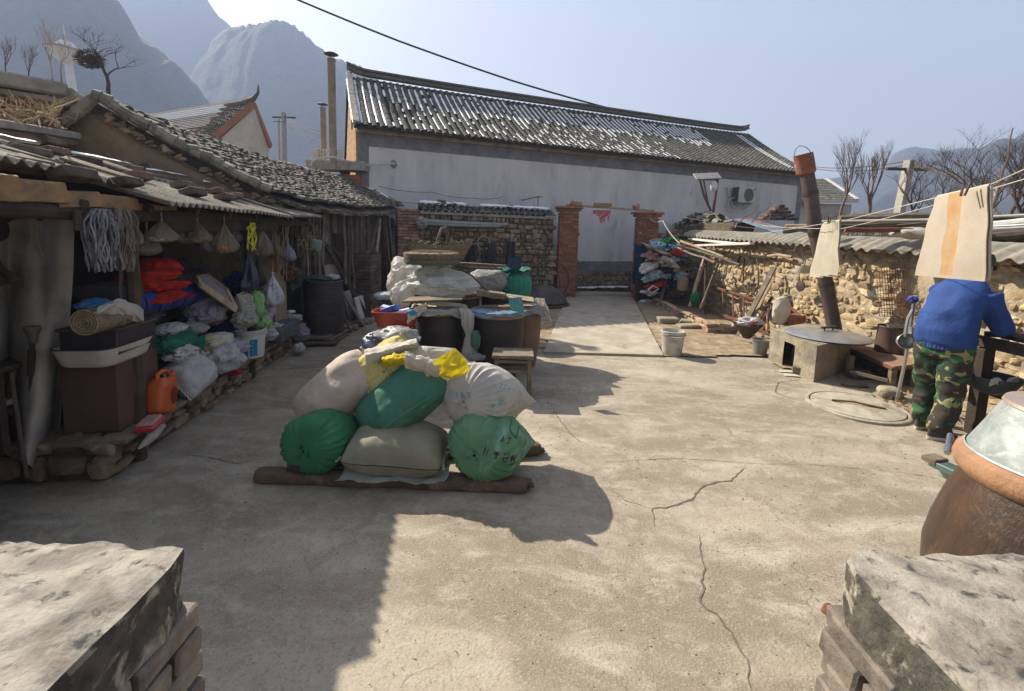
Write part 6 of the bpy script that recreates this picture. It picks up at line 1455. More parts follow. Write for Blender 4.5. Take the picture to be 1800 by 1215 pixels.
b = MB(); b.tube([Mj @ V(q) for q in ((-.07, 0, .12), (-.075, 0, .17), (-.03, 0, .19), (.03, 0, .19), (.08, 0, .16), (.09, 0, .11))], .017, 8); b.build('handle', M_or, t)
b = MB(); b.tube([Mj @ V((.1, 0, .13)), Mj @ V((.135, 0, .18))], [.025, .02], 12); b.build('spout', M_or, t)
b = MB(); b.blob(Mj @ V((.03, -.076, -.0)), (.09, .012, .14), MS, 2, .1, 1, .8); b.build('hand_recess', mat('dark_orange', (.2, .035, .012)), t)
# pink lunch box
c = SP(262, 720, .13); t = T('food_container', 'pink red plastic container with a clear lid at the bench corner', 'container', (c.x, c.y, .3)); b = MB(); Mp = MS @ rot(0, 0, 10); b.box((c.x, c.y, .325), (.2, .12, .045), Mp, .012, 0, None, 1.08); b.build('tray', mat('pink_red', (.55, .05, .05), (.45, .04, .04), 6, .4), t)
b = MB(); b.box((c.x, c.y, .36), (.19, .11, .028), Mp, .01, 0, None, .9); b.build('lid', plastic('pinkish_clear', (.6, .35, .33), .25, .3), t)
b = MB(); p = SP(268, 755, .2); b.blob((p.x, p.y, .28), (.36, .07, .05), MS @ rot(0, -3, 8), 3, .2); tag(b.build('pale_stone', mat('pale_stone', (.34, .31, .27), (.27, .24, .2), 8)), 'long pale stone slab edge lying on the bench corner', 'stone')
# bench level sacks and bags (z ~ .3)
def bs(px, py, out, L_, W_, H_, seed, m, lb, a=0, name='sack', cat='sack', rx=0, amp=.3, rid=.25): 
    c = SP(px, py, out); b = crumple(c, (L_, W_, H_), MS @ rot(rx, 0, a), 5, amp, 1.7, rid, seed, .85); o = b.build(name, m); tag(o, lb, cat); return o
M_wb = cloth('white_woven', (.5, .5, .5), (.42, .41, .4), c3=(.4, .38, .32), sc3=3, tl=.1, bump=.5); M_wp = plastic('white_plastic', (.58, .56, .58), .4, .3); M_lp = plastic('lilac_plastic', (.42, .4, .5), .4, .3)
c = SP(335, 655, .0); t = T('sack', 'white woven sack printed with black lines of text at the bench front', 'sack', (c.x, c.y, .3)); b = pillow(.46, .4, .24, 61, lump=.2, wr=.03); M_ = TR((c.x, c.y, .46), MS @ rot(52, 0, 0) @ rot(0, -4, 6)); xf(b, M_); o = b.build('bag_body', M_wb, t)
cam_marks(b, t, 322, 668, 4.05, 22, [(.02, .028, 0, .19, 9), (-.02, .02, .01, .19, 10), (-.05, .018, .01, .18, 9), (-.08, .015, .02, .16, 7), (.07, .02, .03, .13, 4)], M_inkk, 31)
b = crumple(SP(318, 620, .02), (.3, .25, .14), MS, 4, .5, 2, .5, 62); b.build('open_mouth', M_wb, t)
bs(385, 632, .02, .36, .4, .3, 71, M_wp, 'white plastic bag right of the printed sack', 10)
bs(408, 612, .04, .4, .3, .2, 72, M_lp, 'lilac tinted plastic bag in front of the white bucket', -5)
bs(410, 632, .1, .26, .25, .16, 73, M_wp, 'small crumpled white bag below the lilac bag', 0)
bs(378, 598, -.05, .5, .3, .14, 74, M_cream, 'cream coloured cloth roll above the white bag', 5, 'cloth_roll', 'cloth')
bs(362, 596, .02, .12, .12, .06, 75, cloth('yellow_green', (.35, .35, .12)), 'yellowish scrap on the cream cloth roll', 0, 'scrap', 'scrap')
bs(412, 654, .12, .16, .14, .07, 76, cloth('dark_red', (.32, .02, .03), (.22, .015, .02)), 'crumpled red bag at the front edge of the bench', 0, 'red_bag', 'bag')
bs(300, 600, -.12, .62, .34, .26, 77, cloth('green_cloth', (.012, .14, .08), (.01, .09, .055), bump=.6, bs=14), 'dark green cloth bundle spilling over the bench', 0, 'green_cloth', 'cloth', 0, .3, .5)
b = drape(lambda u, v: SP(285+75*u, 600-10*u+14*v+12*u*v, .03+.03*math.sin(v*3)), 40, 14, .02, 8, 4); tag(b.build('green_cloth_tail', MATS['green_cloth']), 'long trailing end of green cloth across the bags', 'cloth')
bs(298, 578, -.1, .3, .25, .1, 78, M_wp, 'small white plastic bag between blue roll and green cloth', 0, 'plastic_bag', 'bag')
bs(358, 545, -.2, .5, .4, .3, 79, cloth('grey_purple_bag', (.3, .28, .34), (.22, .2, .25), c3=(.2, .2, .24), sc3=9, bump=.6), 'grey purple printed sack behind the wooden trough', 10)
bs(395, 572, -.2, .4, .35, .14, 90, cloth('navy_cloth', (.02, .035, .12), (.015, .025, .08)), 'navy cloth under the trough', 0, 'navy_cloth', 'cloth')
# wooden frame / sieve
a = SP(352, 500, -.02); c = SP(415, 545, .1); t = T('sieve', 'rectangular wooden sieve leaning among the sacks', 'sieve', (c.x, c.y, .8)); u_ = (c-a).normalized(); v_ = u_.cross(V((1, .2, .6)).normalized()).normalized()*-1; n_ = u_.cross(v_).normalized(); L_ = (c-a).length; W_ = .3
if v_.z < 0: v_ = -v_
v_ = (v_+V((-.5, .3, .25))).normalized()
for k, (p, q) in enumerate(((a, c), (a+v_*W_, c+v_*W_), (a, a+v_*W_), (c, c+v_*W_))): b = MB(); b.beam(p, q, .03, .06, .004, .003); b.build('frame_side', M_woodp if k != 1 else M_wood, t)
b = MB(); b.add([a+u_*.02+v_*.02, c-u_*.02+v_*.02, c-u_*.02+v_*(W_-.02), a+u_*.02+v_*(W_-.02)], [(0, 1, 2, 3)]); b.build('mesh_screen', mat('sieve_mesh', (.25, .24, .25), (.18, .17, .18), 90, bump=1, bs=150), t)
# feed bags standing in the bucket
c = SP(432, 540, .02); b = pillow(.34, .26, .14, 91, lump=.3, wr=.05); M_ = TR(c, MS @ rot(80, 0, 0) @ rot(0, 0, 100)); xf(b, M_); tag(b.build('feed_bag', cloth('grey_feed_bag', (.42, .4, .36), (.33, .31, .27), tl=.1)), 'upright grey white feed bag left of the green printed bag', 'bag')
c = SP(450, 535, .06); b = crumple(c, (.18, .2, .34), MS @ rot(0, 12, 0), 5, .3, 1.8, .3, 92); tag(b.build('feed_bag', cloth('lime_bag', (.16, .4, .06), (.3, .45, .25), sc=4, tl=.1)), 'lime green printed bag standing behind the white bucket', 'bag')
c = SP(430, 562, .08); b = crumple(c, (.3, .26, .18), MS, 5, .35, 1.8, .35, 93); tag(b.build('feed_bag', cloth('grey_open_bag', (.34, .32, .28), (.26, .25, .21), tl=.1)), 'crumpled grey bag over the mouth of the white bucket', 'bag')
c = SP(462, 568, .1); b = crumple(c, (.2, .2, .16), MS, 4, .4, 1.8, .3, 94); tag(b.build('feed_bag', MATS['lime_bag']), 'small lime green bag right of the bucket mouth', 'bag')
c = SP(468, 548, .0); b = crumple(c, (.3, .2, .3), MS, 4, .3, 1.8, .3, 95); tag(b.build('plastic_bag', M_wp), 'white plastic bag behind the lime green bag', 'bag')
# white bucket with blue panels
c = SP(440, 625, .02); t = T('bucket', 'white plastic bucket with blue label panels on the bench', 'bucket', (c.x, c.y, .3)); hb = .32; rb = .165; M_bk = mat('bucket_white', (.62, .6, .57), (.55, .53, .5), 4, .4, spec=.5, bump=.05)
b = MB(); b.lathe([(rb*.86, .0), (rb*.87, .01), (rb, hb*.8), (rb, hb*.82)], 40, TR((c.x, c.y, .3))); b.build('body', M_bk, t)
b = MB()
for z in (.8, .88, .96): b.lathe([(rb, hb*z), (rb*1.08, hb*(z+.01)), (rb*1.08, hb*(z+.045)), (rb, hb*(z+.05))], 40, TR((c.x, c.y, .3)), cap=False)
b.lathe([(rb*.93, hb*1.0), (rb*.9, .1), (.001, .1)], 40, TR((c.x, c.y, .3)), cap=False); b.build('rim', M_bk, t)
b = MB(); base = math.atan2(-c.y, -c.x)
for k, (a0, a1) in enumerate(((-.62, -.14), (.0, .5))):
    def fn(u, v, a0=a0, a1=a1):
        a = base+a0+(a1-a0)*u; z = hb*(.1+.6*v); r_ = rb*(.87+.13*(z/hb)/.8)+.002; return (c.x+r_*math.cos(a), c.y+r_*math.sin(a), .3+z)
    b.grid(fn, 14, 8)
b.build('blue_label', mat('cyan_print', (.01, .2, .34), (.02, .26, .42), 12, .4), t)
b = MB()
for k in range(4):
    a = base+.15+.0*k; z = hb*(.2+.13*k); r_ = rb*(.87+.13*(z/hb)/.8)+.004; b.blob((c.x+r_*math.cos(a), c.y+r_*math.sin(a), .3+z), (.008, .02, .025), None, 1, .2)
b.build('label_mark', mat('pale_cyan', (.25, .5, .6)), t)
# grey crate with bags
c = SP(492, 605, .0); t = T('metal_box', 'dark grey open metal box at the far end of the bench', 'box', (c.x, c.y, .3)); b = MB(); b.box((c.x, c.y, .39), (.72, .3, .18), MS, .008, .004); b.build('body', mat('slate_box', (.12, .13, .15), (.09, .095, .11), 6, .6), t)
for k, (px, py, m, lb) in enumerate(((470, 588, M_wp, 'white bag at the near end of the metal box'), (490, 584, plastic('blue_mark', (.3, .45, .6), .4, .3), 'bluish white bag in the middle of the metal box'), (508, 582, M_wp, 'white bag at the far end of the metal box'), (482, 578, M_wb, 'white sack end standing behind the bags of the metal box'))):
    bs(px, py, .02-.04*(k % 2), .3, .22, .15, 100+k, m, lb, 0, 'plastic_bag', 'bag', 0, .5, .4)
bs(528, 585, .05, .26, .26, .28, 105, M_lp, 'lilac patterned bag between metal box and oil drum', 0, 'patterned_bag', 'bag')
bs(512, 560, -.05, .3, .3, .14, 106, M_sheetc, 'clear plastic bags above the lilac patterned bag', 0, 'plastic_bag', 'bag', 0, .5, .4)
bs(512, 548, -.1, .14, .12, .05, 107, M_snow, 'small bowl of white eggs or lumps on the dark shelf by the drum', 0, 'white_lumps', 'bowl')
bs(526, 612, .2, .2, .16, .16, 108, M_wp, 'crumpled white bag on the ground below the metal box', 0, 'plastic_bag', 'bag')
bs(524, 568, .02, .1, .1, .06, 109, cloth('orange_scrap', (.4, .1, .03)), 'orange scrap by the lilac patterned bag', 0, 'scrap', 'scrap')
# oil drum
c = G(560, 604); c = V((c.x-.05, c.y+.35, 0)); rd = .3; t = T('oil_drum', 'dark ribbed oil drum at the far end of the open shed', 'drum', (c.x, c.y, .12)); b = MB()
P = [(rd*.98, .12), (rd, .14)]
for z in (.36, .62): P += [(rd, z-.03), (rd*1.025, z), (rd, z+.03)]
for z in (.45, .5, .55, .71, .76): P += [(rd, z-.01), (rd*1.008, z), (rd, z+.01)]
P = sorted(P, key=lambda q: q[1])+[(rd, .94), (rd*1.02, .95), (rd*.98, .96), (rd*.95, .94), (.001, .935)]
b.lathe(P, 44, TR((c.x, c.y, 0)), wob=.01); b.build('body', mat('drum_paint', (.045, .043, .045), (.07, .055, .05), 4, .55, bump=.15, bs=20), t)
for k, (px, py, m, s_, lb) in enumerate(((540, 502, cloth('dark_green_cloth', (.04, .06, .045), (.06, .07, .06)), (.5, .4, .12), 'dark green crumpled sheet on the oil drum'), (572, 500, M_sheetc, (.3, .3, .1), 'clear crumpled plastic on the oil drum'), (508, 490, cloth('dark_green_cloth', (.04, .06, .045)), (.25, .4, .4), 'dark green cloth bag hanging left of the oil drum'))):
    p = SP(px, py, .0 if k < 2 else -.15); 
    if k < 2: p.z = .99; p.x = c.x+(-.05 if k == 0 else .06); p.y = c.y+(-.12 if k == 0 else .14)
    b = crumple(p, s_, MS, 4, .5, 1.8, .5, 110+k); tag(b.build('crumpled_sheet', m), lb, 'sheet')
for k in range(4):
    b = MB(); p = V((c.x+.08, c.y-.45+.04*k, .03+.03*k)); b.box((c.x+.05+U()*.05, c.y-.15+U()*.1, .025+.03*k), (.75, .5-.05*k, .028), MS @ rot(0, 0, U()*8), .004, .006); tag(b.build('drum_board', M_wood), ['bottom', 'second', 'third', 'topmost'][k]+' board of the stack under the oil drum', 'board', 'boards stacked under the oil drum')
# planks, beams and slabs leaning at the far end
for k, (p0_, p1_, w_, h, m, lb) in enumerate((((574, 432), (650, 566), .07, .07, M_iron, 'long black steel bar leaning right of the oil drum'), ((582, 430), (668, 560), .09, .05, M_iron, 'broad black steel channel leaning right of the long bar'), ((575, 470), (640, 575), .12, .03, M_wood, 'grey plank leaning behind the black bars'), ((556, 480), (618, 585), .16, .03, M_wood, 'wide pale plank behind the oil drum'))):
    a = SP(*p0_, .1); g = G(*p1_); b = MB(); b.beam(a, V((g.x, g.y, .02)), w_, h, .004, .003); tag(b.build('leaning_beam', m), lb, 'beam', 'beams leaning past the oil drum')
for k, (px, py, w_, h, m, lb) in enumerate(((600, 480, .5, 1.15, mat('pale_slab', (.34, .28, .22), (.24, .2, .155), 4, c3=(.16, .13, .1)), 'tall pale stone slab leaning behind the steel bars'), (645, 528, .5, .52, mat('white_board', (.55, .54, .5), (.42, .41, .38), 5, c3=(.1, .1, .1), sc3=9, t3=.6), 'white scuffed board leaning on the plank wall'), (624, 520, .3, .62, mat('white_board', (.55, .54, .5)), 'narrow white board behind the scuffed board'))):
    p = Dp(px, py, 8.2 if k == 0 else 8.6); b = MB(); b.box((p.x-.1, p.y, h/2), (w_, .04, h), MP @ rot(-10, 0, 0), .01, .012); tag(b.build('slab', m), lb, 'slab')
# brick stack
c = PP(640, 530, .35); c.z = 0; t = T('brick_stack', 'tall stack of dark grey bricks against the plank wall', 'brick stack', c); b = MB()
w2, d2, hh = .62, .5, 1.3
b.box((c.x, c.y, hh/2), (w2*.94, d2*.94, hh), MP, .01); b.build('core', M_black, t); b = MB()
for (o, u_, W_) in ((c-uP*w2/2-(-nP)*d2/2, uP, w2), (c-uP*w2/2-nP*d2/2, nP, d2)):
    pass
o = c-uP*w2/2+nP*d2/2; bricks(b, o, uP, w2, hh, bl=.24, gap=.008, j=.008); o = c-uP*w2/2-nP*d2/2; bricks(b, o, nP, d2, hh, bl=.24, gap=.008, j=.008); b.build('bricks', M_brickd, t)
b = MB()
for k in range(5): b.box(c+uP*U()*.2+nP*U()*.15+V((0, 0, hh+.03)), (.24, .12, .06), MP @ rot(0, U()*6, U()*40), .006)
b.build('loose_bricks', M_brickd, t)
# poles leaning on plank wall
for k, (x0, y0, x1, y1, r_, m) in enumerate(((604, 376, 608, 500, .03, M_wood), (616, 378, 622, 508, .025, M_wood), (668, 384, 655, 506, .03, M_woodp), (676, 382, 690, 500, .028, M_wood), (684, 384, 697, 498, .03, M_woodp), (692, 386, 702, 500, .03, M_wood), (672, 380, 684, 505, .02, M_woodd), (664, 382, 640, 505, .02, M_wood), (611, 380, 614, 505, .02, M_woodd), (700, 384, 708, 496, .04, M_iron))):
    a = PP(x0, y0, .1+.03*(k % 3)); c = PP(x1, y1, .4+.05*(k % 3)); c.z = max(0.02, c.z-.0); b = MB(); b.tube(wander(a, c, .03, 6), r_, 6)
    tag(b.build('leaning_pole', m), ['upright grey pole at the near edge of the plank wall', 'grey pole right of the near edge pole', 'pale straight pole beside the brick stack', 'grey pole fanning right on the plank wall', 'pale pole fanning right on the plank wall', 'grey pole near the pilaster on the plank wall', 'thin dark stick among the fanning poles', 'thin slanted pole crossing the brick stack', 'thin dark stick between the two near poles', 'thick dark pipe at the corner of the plank wall'][k], 'pole', 'poles leaning on the plank wall')
# rough stone kerb along the plank shed
t = T('stone_kerb', 'low rough stone kerb at the foot of the plank shed', 'kerb', (-3.2, 8.6, 0)); b = MB(); rs = random.Random(8)
A = G(648, 602); Bq = G(745, 522)
for k in range(60):
    f = rs.random(); p = V((-3.05+.45*f+rs.uniform(-.3, .12), 7.0+4.4*f, .03)); b.blob(p, (.3, .3, .14), rot(0, 0, rs.uniform(0, 90)), 2, .35)
b.build('stones', M_stoneg, t)
# ============================================================= right side: cooking bench
M_stv = mat('stove_cement', (.33, .285, .21), (.21, .18, .13), 4, .92, bump=.8, bs=22, bd=.02, c3=(.14, .12, .1), sc3=3, t3=.58)
t = T('cooking_stove', 'low cement cooking stove block with two soot black fire openings', 'stove', (4.4, 6.3, 0))
A = G(1350, 632); B = G(1430, 672); C = G(1492, 650); Dd = V((C.x+.45, C.y+.75, 0)); E = V((A.x+.9, A.y+.55, 0)); hS = .47
def side(b, p, q, z0, z1, nu, nv, amp=.012, hole=None):
    u = (q-p); L_ = u.length; n_ = V((u.y, -u.x, 0)).normalized()
    def fn(a, c):
        w_ = p+u*a; z = z0+(z1-z0)*c; return (w_.x+n_.x*amp*noise.noise(w_*4+V((0, 0, z*4))), w_.y+n_.y*amp*noise.noise(w_*4+V((0, 0, z*4))), z)
    b.grid(fn, nu, nv)
b = MB(); F0 = A.lerp(B, .34); F1 = A.lerp(B, .58)
inn = (V((-(B-A).y, (B-A).x, 0)).normalized())
for (p, q, z0, z1) in ((A, F0, -.02, hS), (F1, B, -.02, hS), (F0, F1, hS-.1, hS), (B, C, -.02, hS), (C, Dd, -.02, hS), (Dd, E, -.02, hS), (E, A, -.02, hS)): side(b, p, q, z0, z1, 24, 12)
b.add([V((p.x, p.y, hS+.002)) for p in (A, B, C, Dd, E)], [(0, 1, 2, 3, 4)])
b.build('block', M_stv, t)
b = MB(); b.prism([((p+inn*o).x, (p+inn*o).y) for p, o in ((F0, .12), (F1, .12), (F1, .14), (F0, .14))], 0, hS-.05); b.build('fire_opening', M_black, t)
b = MB(); q = F1+inn*.1-V((0, .1, 0)); b.box((q.x-.06, q.y+.02, .06), (.18, .12, .1), rot(0, 0, 40), .008, .01); b.build('inner_brick', M_brickd, t)
for k, (px, py, a) in enumerate(((1383, 655, 10), (1392, 662, -20))): g = G(px, py); b = MB(); b.add([(g.x-.1, g.y, .01), (g.x+.08, g.y-.05, .018), (g.x+.1, g.y+.06, .01), (g.x-.07, g.y+.07, .02)], [(0, 1, 2, 3)]); tag(b.build('paper_scrap', M_cream), ['pale paper scrap on the ground nearer the stove opening', 'pale paper scrap on the ground farther right by the stove'][k], 'paper')
# wok lid
c = G(1453, 588, hS+.03); c.z = hS+.015; t = T('pan_lid', 'large shallow aluminium pan lid with a wooden bar handle on the stove', 'lid', c); c.x += .02
rl_ = .52; M_al = mat('old_aluminium', (.5, .5, .5), (.36, .36, .36), 5, .35, .7, bump=.15, bs=20)
b = MB(); b.lathe([(rl_, 0), (rl_*1.01, .006), (rl_*.98, .014), (rl_*.9, .03), (rl_*.6, .055), (rl_*.25, .07), (.001, .072)], 60, TR(c)); b.build('lid', M_al, t)
b = MB(); b.lathe([(rl_*.97, -.015), (rl_*.985, 0.0)], 50, TR(c), cap=False); b.build('pan_rim', M_black, t)
b = MB(); b.beam(c+V((-.13, -.03, .115)), c+V((.12, .03, .12)), .03, .03, .006); b.build('handle', M_wood, t)
for dx in (-.07, .07): b = MB(); b.tube([c+V((dx, dx*.25, .06)), c+V((dx, dx*.25, .11))], .01, 6); b.build('handle_post', M_iron, t)
# flue with rusty bucket on top
t = T('stove_flue', 'long sooty stove pipe leaning up over the wall with a rusty bucket on top', 'flue', Dp(1466, 580, 6.6)); M_soot = mat('sooty_steel', (.075, .058, .05), (.12, .085, .07), 5, .6, .3, bump=.2, bs=30)
fp = [Dp(1468, 584, 6.6), Dp(1452, 500, 6.65), Dp(1434, 410, 6.7), Dp(1425, 340, 6.75), Dp(1418, 304, 6.78)]
b = MB(); b.tube(fp, .095, 18); b.build('pipe', M_soot, t)
for k in (1, 2, 3): b = MB(); d = (fp[k]-fp[k-1]).normalized(); b.tube([fp[k]-d*.03, fp[k]+d*.03], .101, 18); b.build('joint', M_iron, t)
d = (Dp(1412, 272, 6.8)-Dp(1418, 308, 6.8)).normalized(); q = Dp(1417.5, 306, 6.79)
b = MB(); b.tube([q, q+d*.02, q+d*.14, q+d*.28, q+d*.29], [.11, .125, .128, .125, .13], 20, cap=False); b.tube([q+d*.289, q+d*.03], [.12, .11], 20, cap=True); b.build('bucket_top', mat('rusty_red', (.32, .12, .07), (.2, .08, .05), 8, .8, bump=.4, c3=(.4, .22, .15), sc3=5), t)
b = MB(); sdir = V((1, 0, 0)); b.tube([q+d*.24+sdir*.13*math.cos(a/12*math.pi)+d*.17*math.sin(a/12*math.pi) for a in range(13)], .005, 5); b.build('bucket_handle', M_iron, t)
# low rusty table and pot
t = T('low_table', 'low table with a rust brown sheet top between stove and person', 'table', (4.9, 5.6, 0)); P = [G(x, y, .3) for x, y in ((1464, 599), (1571, 645), (1612, 641), (1632, 612), (1560, 596))]
b = MB(); b.prism([(p.x, p.y) for p in P], .29, .305); b.build('top', mat('rust_sheet', (.3, .19, .13), (.2, .125, .085), 3, .85, bump=.3, c3=(.36, .28, .22), sc3=2), t)
for k in range(5):
    if k in (0, 1): a, e = P[k], P[k+1]; b = MB(); b.beam(a+V((0, 0, -.025)), e+V((0, 0, -.025)), .03, .04, .003); b.build('edge_bar', M_rust, t)
for px, py in ((1492, 662), (1566, 686), (1600, 680)): g = G(px, py); b = MB(); b.box((g.x+.03, g.y+.04, .14), (.07, .06, .28), None, .004); b.build('leg', M_wood, t)
b = MB(); a = G(1494, 655, .17); e = G(1562, 672, .17); b.beam(a+V((0.04, .05, 0)), e+V((.04, .05, 0)), .03, .04, .003); b.build('rail', M_wood, t)
t = T('stew_pot', 'tall dark brown iron pot on the low rusty table', 'pot', G(1576, 622, .31)); c = G(1576, 622, .31); c.y += .12; b = MB(); M_pot = mat('brown_pot', (.12, .075, .055), (.085, .055, .043), 5, .6, .2, bump=.2, bs=30)
b.lathe([(.16, 0), (.17, .01), (.155, .34), (.16, .35), (.15, .35), (.15, .3), (.001, .3)], 36, TR(c)); b.build('body', M_pot, t)
b = MB(); b.lathe([(.157, .335), (.163, .345), (.157, .36), (.148, .35)], 36, TR(c), cap=False); b.build('rim', M_iron, t)
b = MB(); b.tube([c+V((-.17, -.03, .05)), c+V((-.24, -.05, .06)), c+V((-.24, -.04, .03)), c+V((-.17, -.02, .02))], .009, 5); b.build('handle', M_iron, t)
for k, (px, py, s_, m, lb) in enumerate(((1563, 702, (.24, .2, .13), M_stv, 'squared stone block at the foot of the low table'), (1510, 668, (.28, .16, .12), M_brickd, 'broken block under the low table near the stove'), (1560, 664, (.26, .22, .2), M_mortd, 'dark round stone under the low table'), (1502, 682, (.3, .12, .04), M_stoneg, 'flat stone before the low table'), (1532, 648, (.22, .2, .2), mat('ochre_pot', (.3, .19, .08), (.2, .12, .05), 5), 'ochre crock in the shade under the low table'))):
    g = G(px, py); b = MB(); b.blob((g.x+.05, g.y+.06, s_[2]/2), s_, rot(0, 0, U()*30), 3, .15, 2, .6); tag(b.build('stone', m), lb, 'stone')
# leaning pole with ladle
t = T('ladle', 'aluminium ladle with a long handle hanging against a thin steel pole', 'ladle', Dp(1594, 605, 4.55)); b = MB(); c = Dp(1594, 600, 4.5)
b.grid(lambda u, v: c+(cam_rot @ V((.095*math.cos(2*math.pi*u)*math.sin(math.pi/2*v), .075*math.sin(2*math.pi*u)*math.sin(math.pi/2*v)-.0, -.07*math.cos(math.pi/2*v))))*1.0, 32, 10, cu=True); b.build('bowl', M_al, t)
b = MB(); b.tube([c+cam_rot @ V((.095*math.cos(a/20*math.pi), .075*math.sin(a/20*math.pi), 0)) for a in range(41)], .006, 5, cap=False); b.build('rim', M_al, t)
b = MB(); b.tube([Dp(1590, 592, 4.5), Dp(1596, 560, 4.5), Dp(1604, 545, 4.52)], .014, 7); b.build('handle', M_al, t)
b = MB(); g = G(1575, 710); b.tube([g, Dp(1592, 630, 4.75), Dp(1603, 560, 4.6), Dp(1608, 520, 4.55)], .016, 8); tag(b.build('steel_pole', M_al), 'thin steel pole standing on the ground beside the ladle', 'pole')
b = MB(); b.tube([Dp(1601, 590, 4.6), Dp(1603, 575, 4.6)], .022, 10); tag(b.build('metal_sleeve', M_al), 'short metal sleeve on the steel pole beside the ladle', 'sleeve')
b = crumple(Dp(1604, 527, 4.55), (.1, .08, .08), None, 3, .4, 2, .3, 3); tag(b.build('plastic_knot', plastic('indigo', (.06, .08, .3), .4, .1)), 'small blue white plastic knot at the top of the steel pole', 'knot')
# ============================================================= person
def remesh(b, name, m, parent, vox=.014, sm=6, disp=0.0, fr=8, seed=0):
    inv = wm(parent).inverted(); b.v = [tuple(inv @ V(p)) for p in b.v]; me = b.mesh(name, 0); o = bpy.data.objects.new(name, me); col.objects.link(o)
    r = o.modifiers.new('r', 'REMESH'); r.mode = 'VOXEL'; r.voxel_size = vox; s = o.modifiers.new('s', 'SMOOTH'); s.iterations = sm; s.factor = .5
    dg = bpy.context.evaluated_depsgraph_get(); nm = bpy.data.meshes.new_from_object(o.evaluated_get(dg)); o.modifiers.clear(); o.data = nm; nm.name = name; nm.materials.clear(); nm.materials.append(m)
    if disp:
        for v in nm.vertices:
            p = v.co; a = noise.noise(V((p.x*fr, p.y*fr, p.z*fr*.55+seed))); c_ = 1-abs(noise.noise(V((p.x*fr*.8+3, p.y*fr*.8, p.z*fr*1.2+seed*2))))*3; v.co = p+v.normal*disp*(a+.5*c_)
    nm.polygons.foreach_set('use_smooth', [True]*len(nm.polygons)); o.parent = parent; return o
PX, PY, PSI = 4.02, 4.12, 22
Mp = TR((PX, PY, 0), rot(0, 0, PSI))
person = T('person', 'person in a blue jacket, camouflage trousers and dark cap leaning over the bench', 'person', (PX, PY, 0))
def W(*p): return Mp @ V(p)
def loft(b, secs, n=28, pw=.85):
    """secs: (x,y,z,rx,ry,tilt)"""
    def fn(u, v):
        i = v*(len(secs)-1); i0 = min(len(secs)-2, int(i)); f = i-i0; f = f*f*(3-2*f)*.5+f*.5; s_ = [secs[i0][k]*(1-f)+secs[i0+1][k]*f for k in range(6)]; a = 2*math.pi*u
        cx_ = math.copysign(abs(math.cos(a))**pw, math.cos(a)); cy_ = math.copysign(abs(math.sin(a))**pw, math.sin(a)); q = rot(0, s_[5], 0) @ V((s_[3]*cx_, s_[4]*cy_, 0))
        return W(s_[0]+q.x, s_[1]+q.y, s_[2]+q.z)
    N0 = len(b.v); b.grid(fn, n, len(secs)*4, cu=True); N1 = len(b.v); b.add([b.v[N0+i] for i in range(n)], [tuple(range(n))]); b.add([b.v[N1-n+i] for i in range(n)], [tuple(range(n))])
fL = Mp.inverted() @ G(1618, 752); fR = Mp.inverted() @ G(1668, 778)
fR = V((fR.x-.02, fR.y+.07, 0)); fL = V((fL.x-.0, fL.y+.0, 0))
# body: head, neck, trunk, legs and arms in one skin
M_skin = mat('skin', (.38, .2, .13), (.32, .165, .105), 8, .6, bump=.1, bs=60)
b = MB(); loft(b, [(0, 0, .8, .11, .15, 0), (0.03, 0, 1.0, .1, .14, 10), (.12, 0, 1.25, .1, .15, 22), (.22, 0, 1.4, .08, .13, 30), (.28, 0, 1.47, .055, .06, 35), (.33, 0, 1.53, .052, .055, 35)], 20, 1)
b.blob(W(.395, 0, 1.6), (.2, .155, .235), Mp.to_3x3().to_4x4() @ rot(0, 22, 0), 3, .02); b.blob(W(.45, 0, 1.545), (.13, .115, .13), Mp.to_3x3().to_4x4(), 2, .02)
b.blob(W(.505, 0, 1.575), (.04, .03, .05), None, 2, 0); b.blob(W(.485, 0, 1.52), (.03, .05, .02), None, 2, 0)
for sy in (-1, 1):
    b.blob(W(.385, .078*sy, 1.585), (.045, .02, .065), Mp.to_3x3().to_4x4(), 2, .1)
    b.blob(W(.487, .03*sy, 1.6), (.02, .025, .014), None, 1, 0)
    sh = W(.24, .17*sy, 1.4); el = W(.27 if sy < 0 else .42, .25*sy if sy < 0 else .2, 1.08); wr = W(.53, -.17 if sy < 0 else .1, 1.05)
    b.tube([sh, el, wr], [.055, .042, .028], 12); f = fL if sy > 0 else fR; loft(b, [(-.02, .1*sy, .85, .09, .09, 0), (f.x*.45, .05*sy+f.y*.5, .45, .055, .055, 0), (f.x, f.y, .07, .035, .035, 0)], 14, 1)
    palm = W(.6, -.15 if sy < 0 else .09, 1.04); d = (palm-wr).normalized(); s_ = V((-d.y, d.x, 0)).normalized(); b.blob(palm, (.1, .075, .035), align(d), 2, .05)
    for f, (o, l_) in enumerate(((-.03, .055), (-.01, .07), (.012, .066), (.032, .05))):
        a = palm+d*.04+s_*o; b.tube([a, a+d*l_*.6+V((0, 0, -.004)), a+d*l_+V((0, 0, -.025))], [.0095, .009, .0075], 7)
    a = palm-s_*.03*sy*-1-d*.01; b.tube([a, a+s_*.03*sy+d*.03+V((0, 0, -.012)), a+s_*.03*sy+d*.06+V((0, 0, -.02))], [.012, .011, .008], 7)
remesh(b, 'body', M_skin, person, .0075, 3)
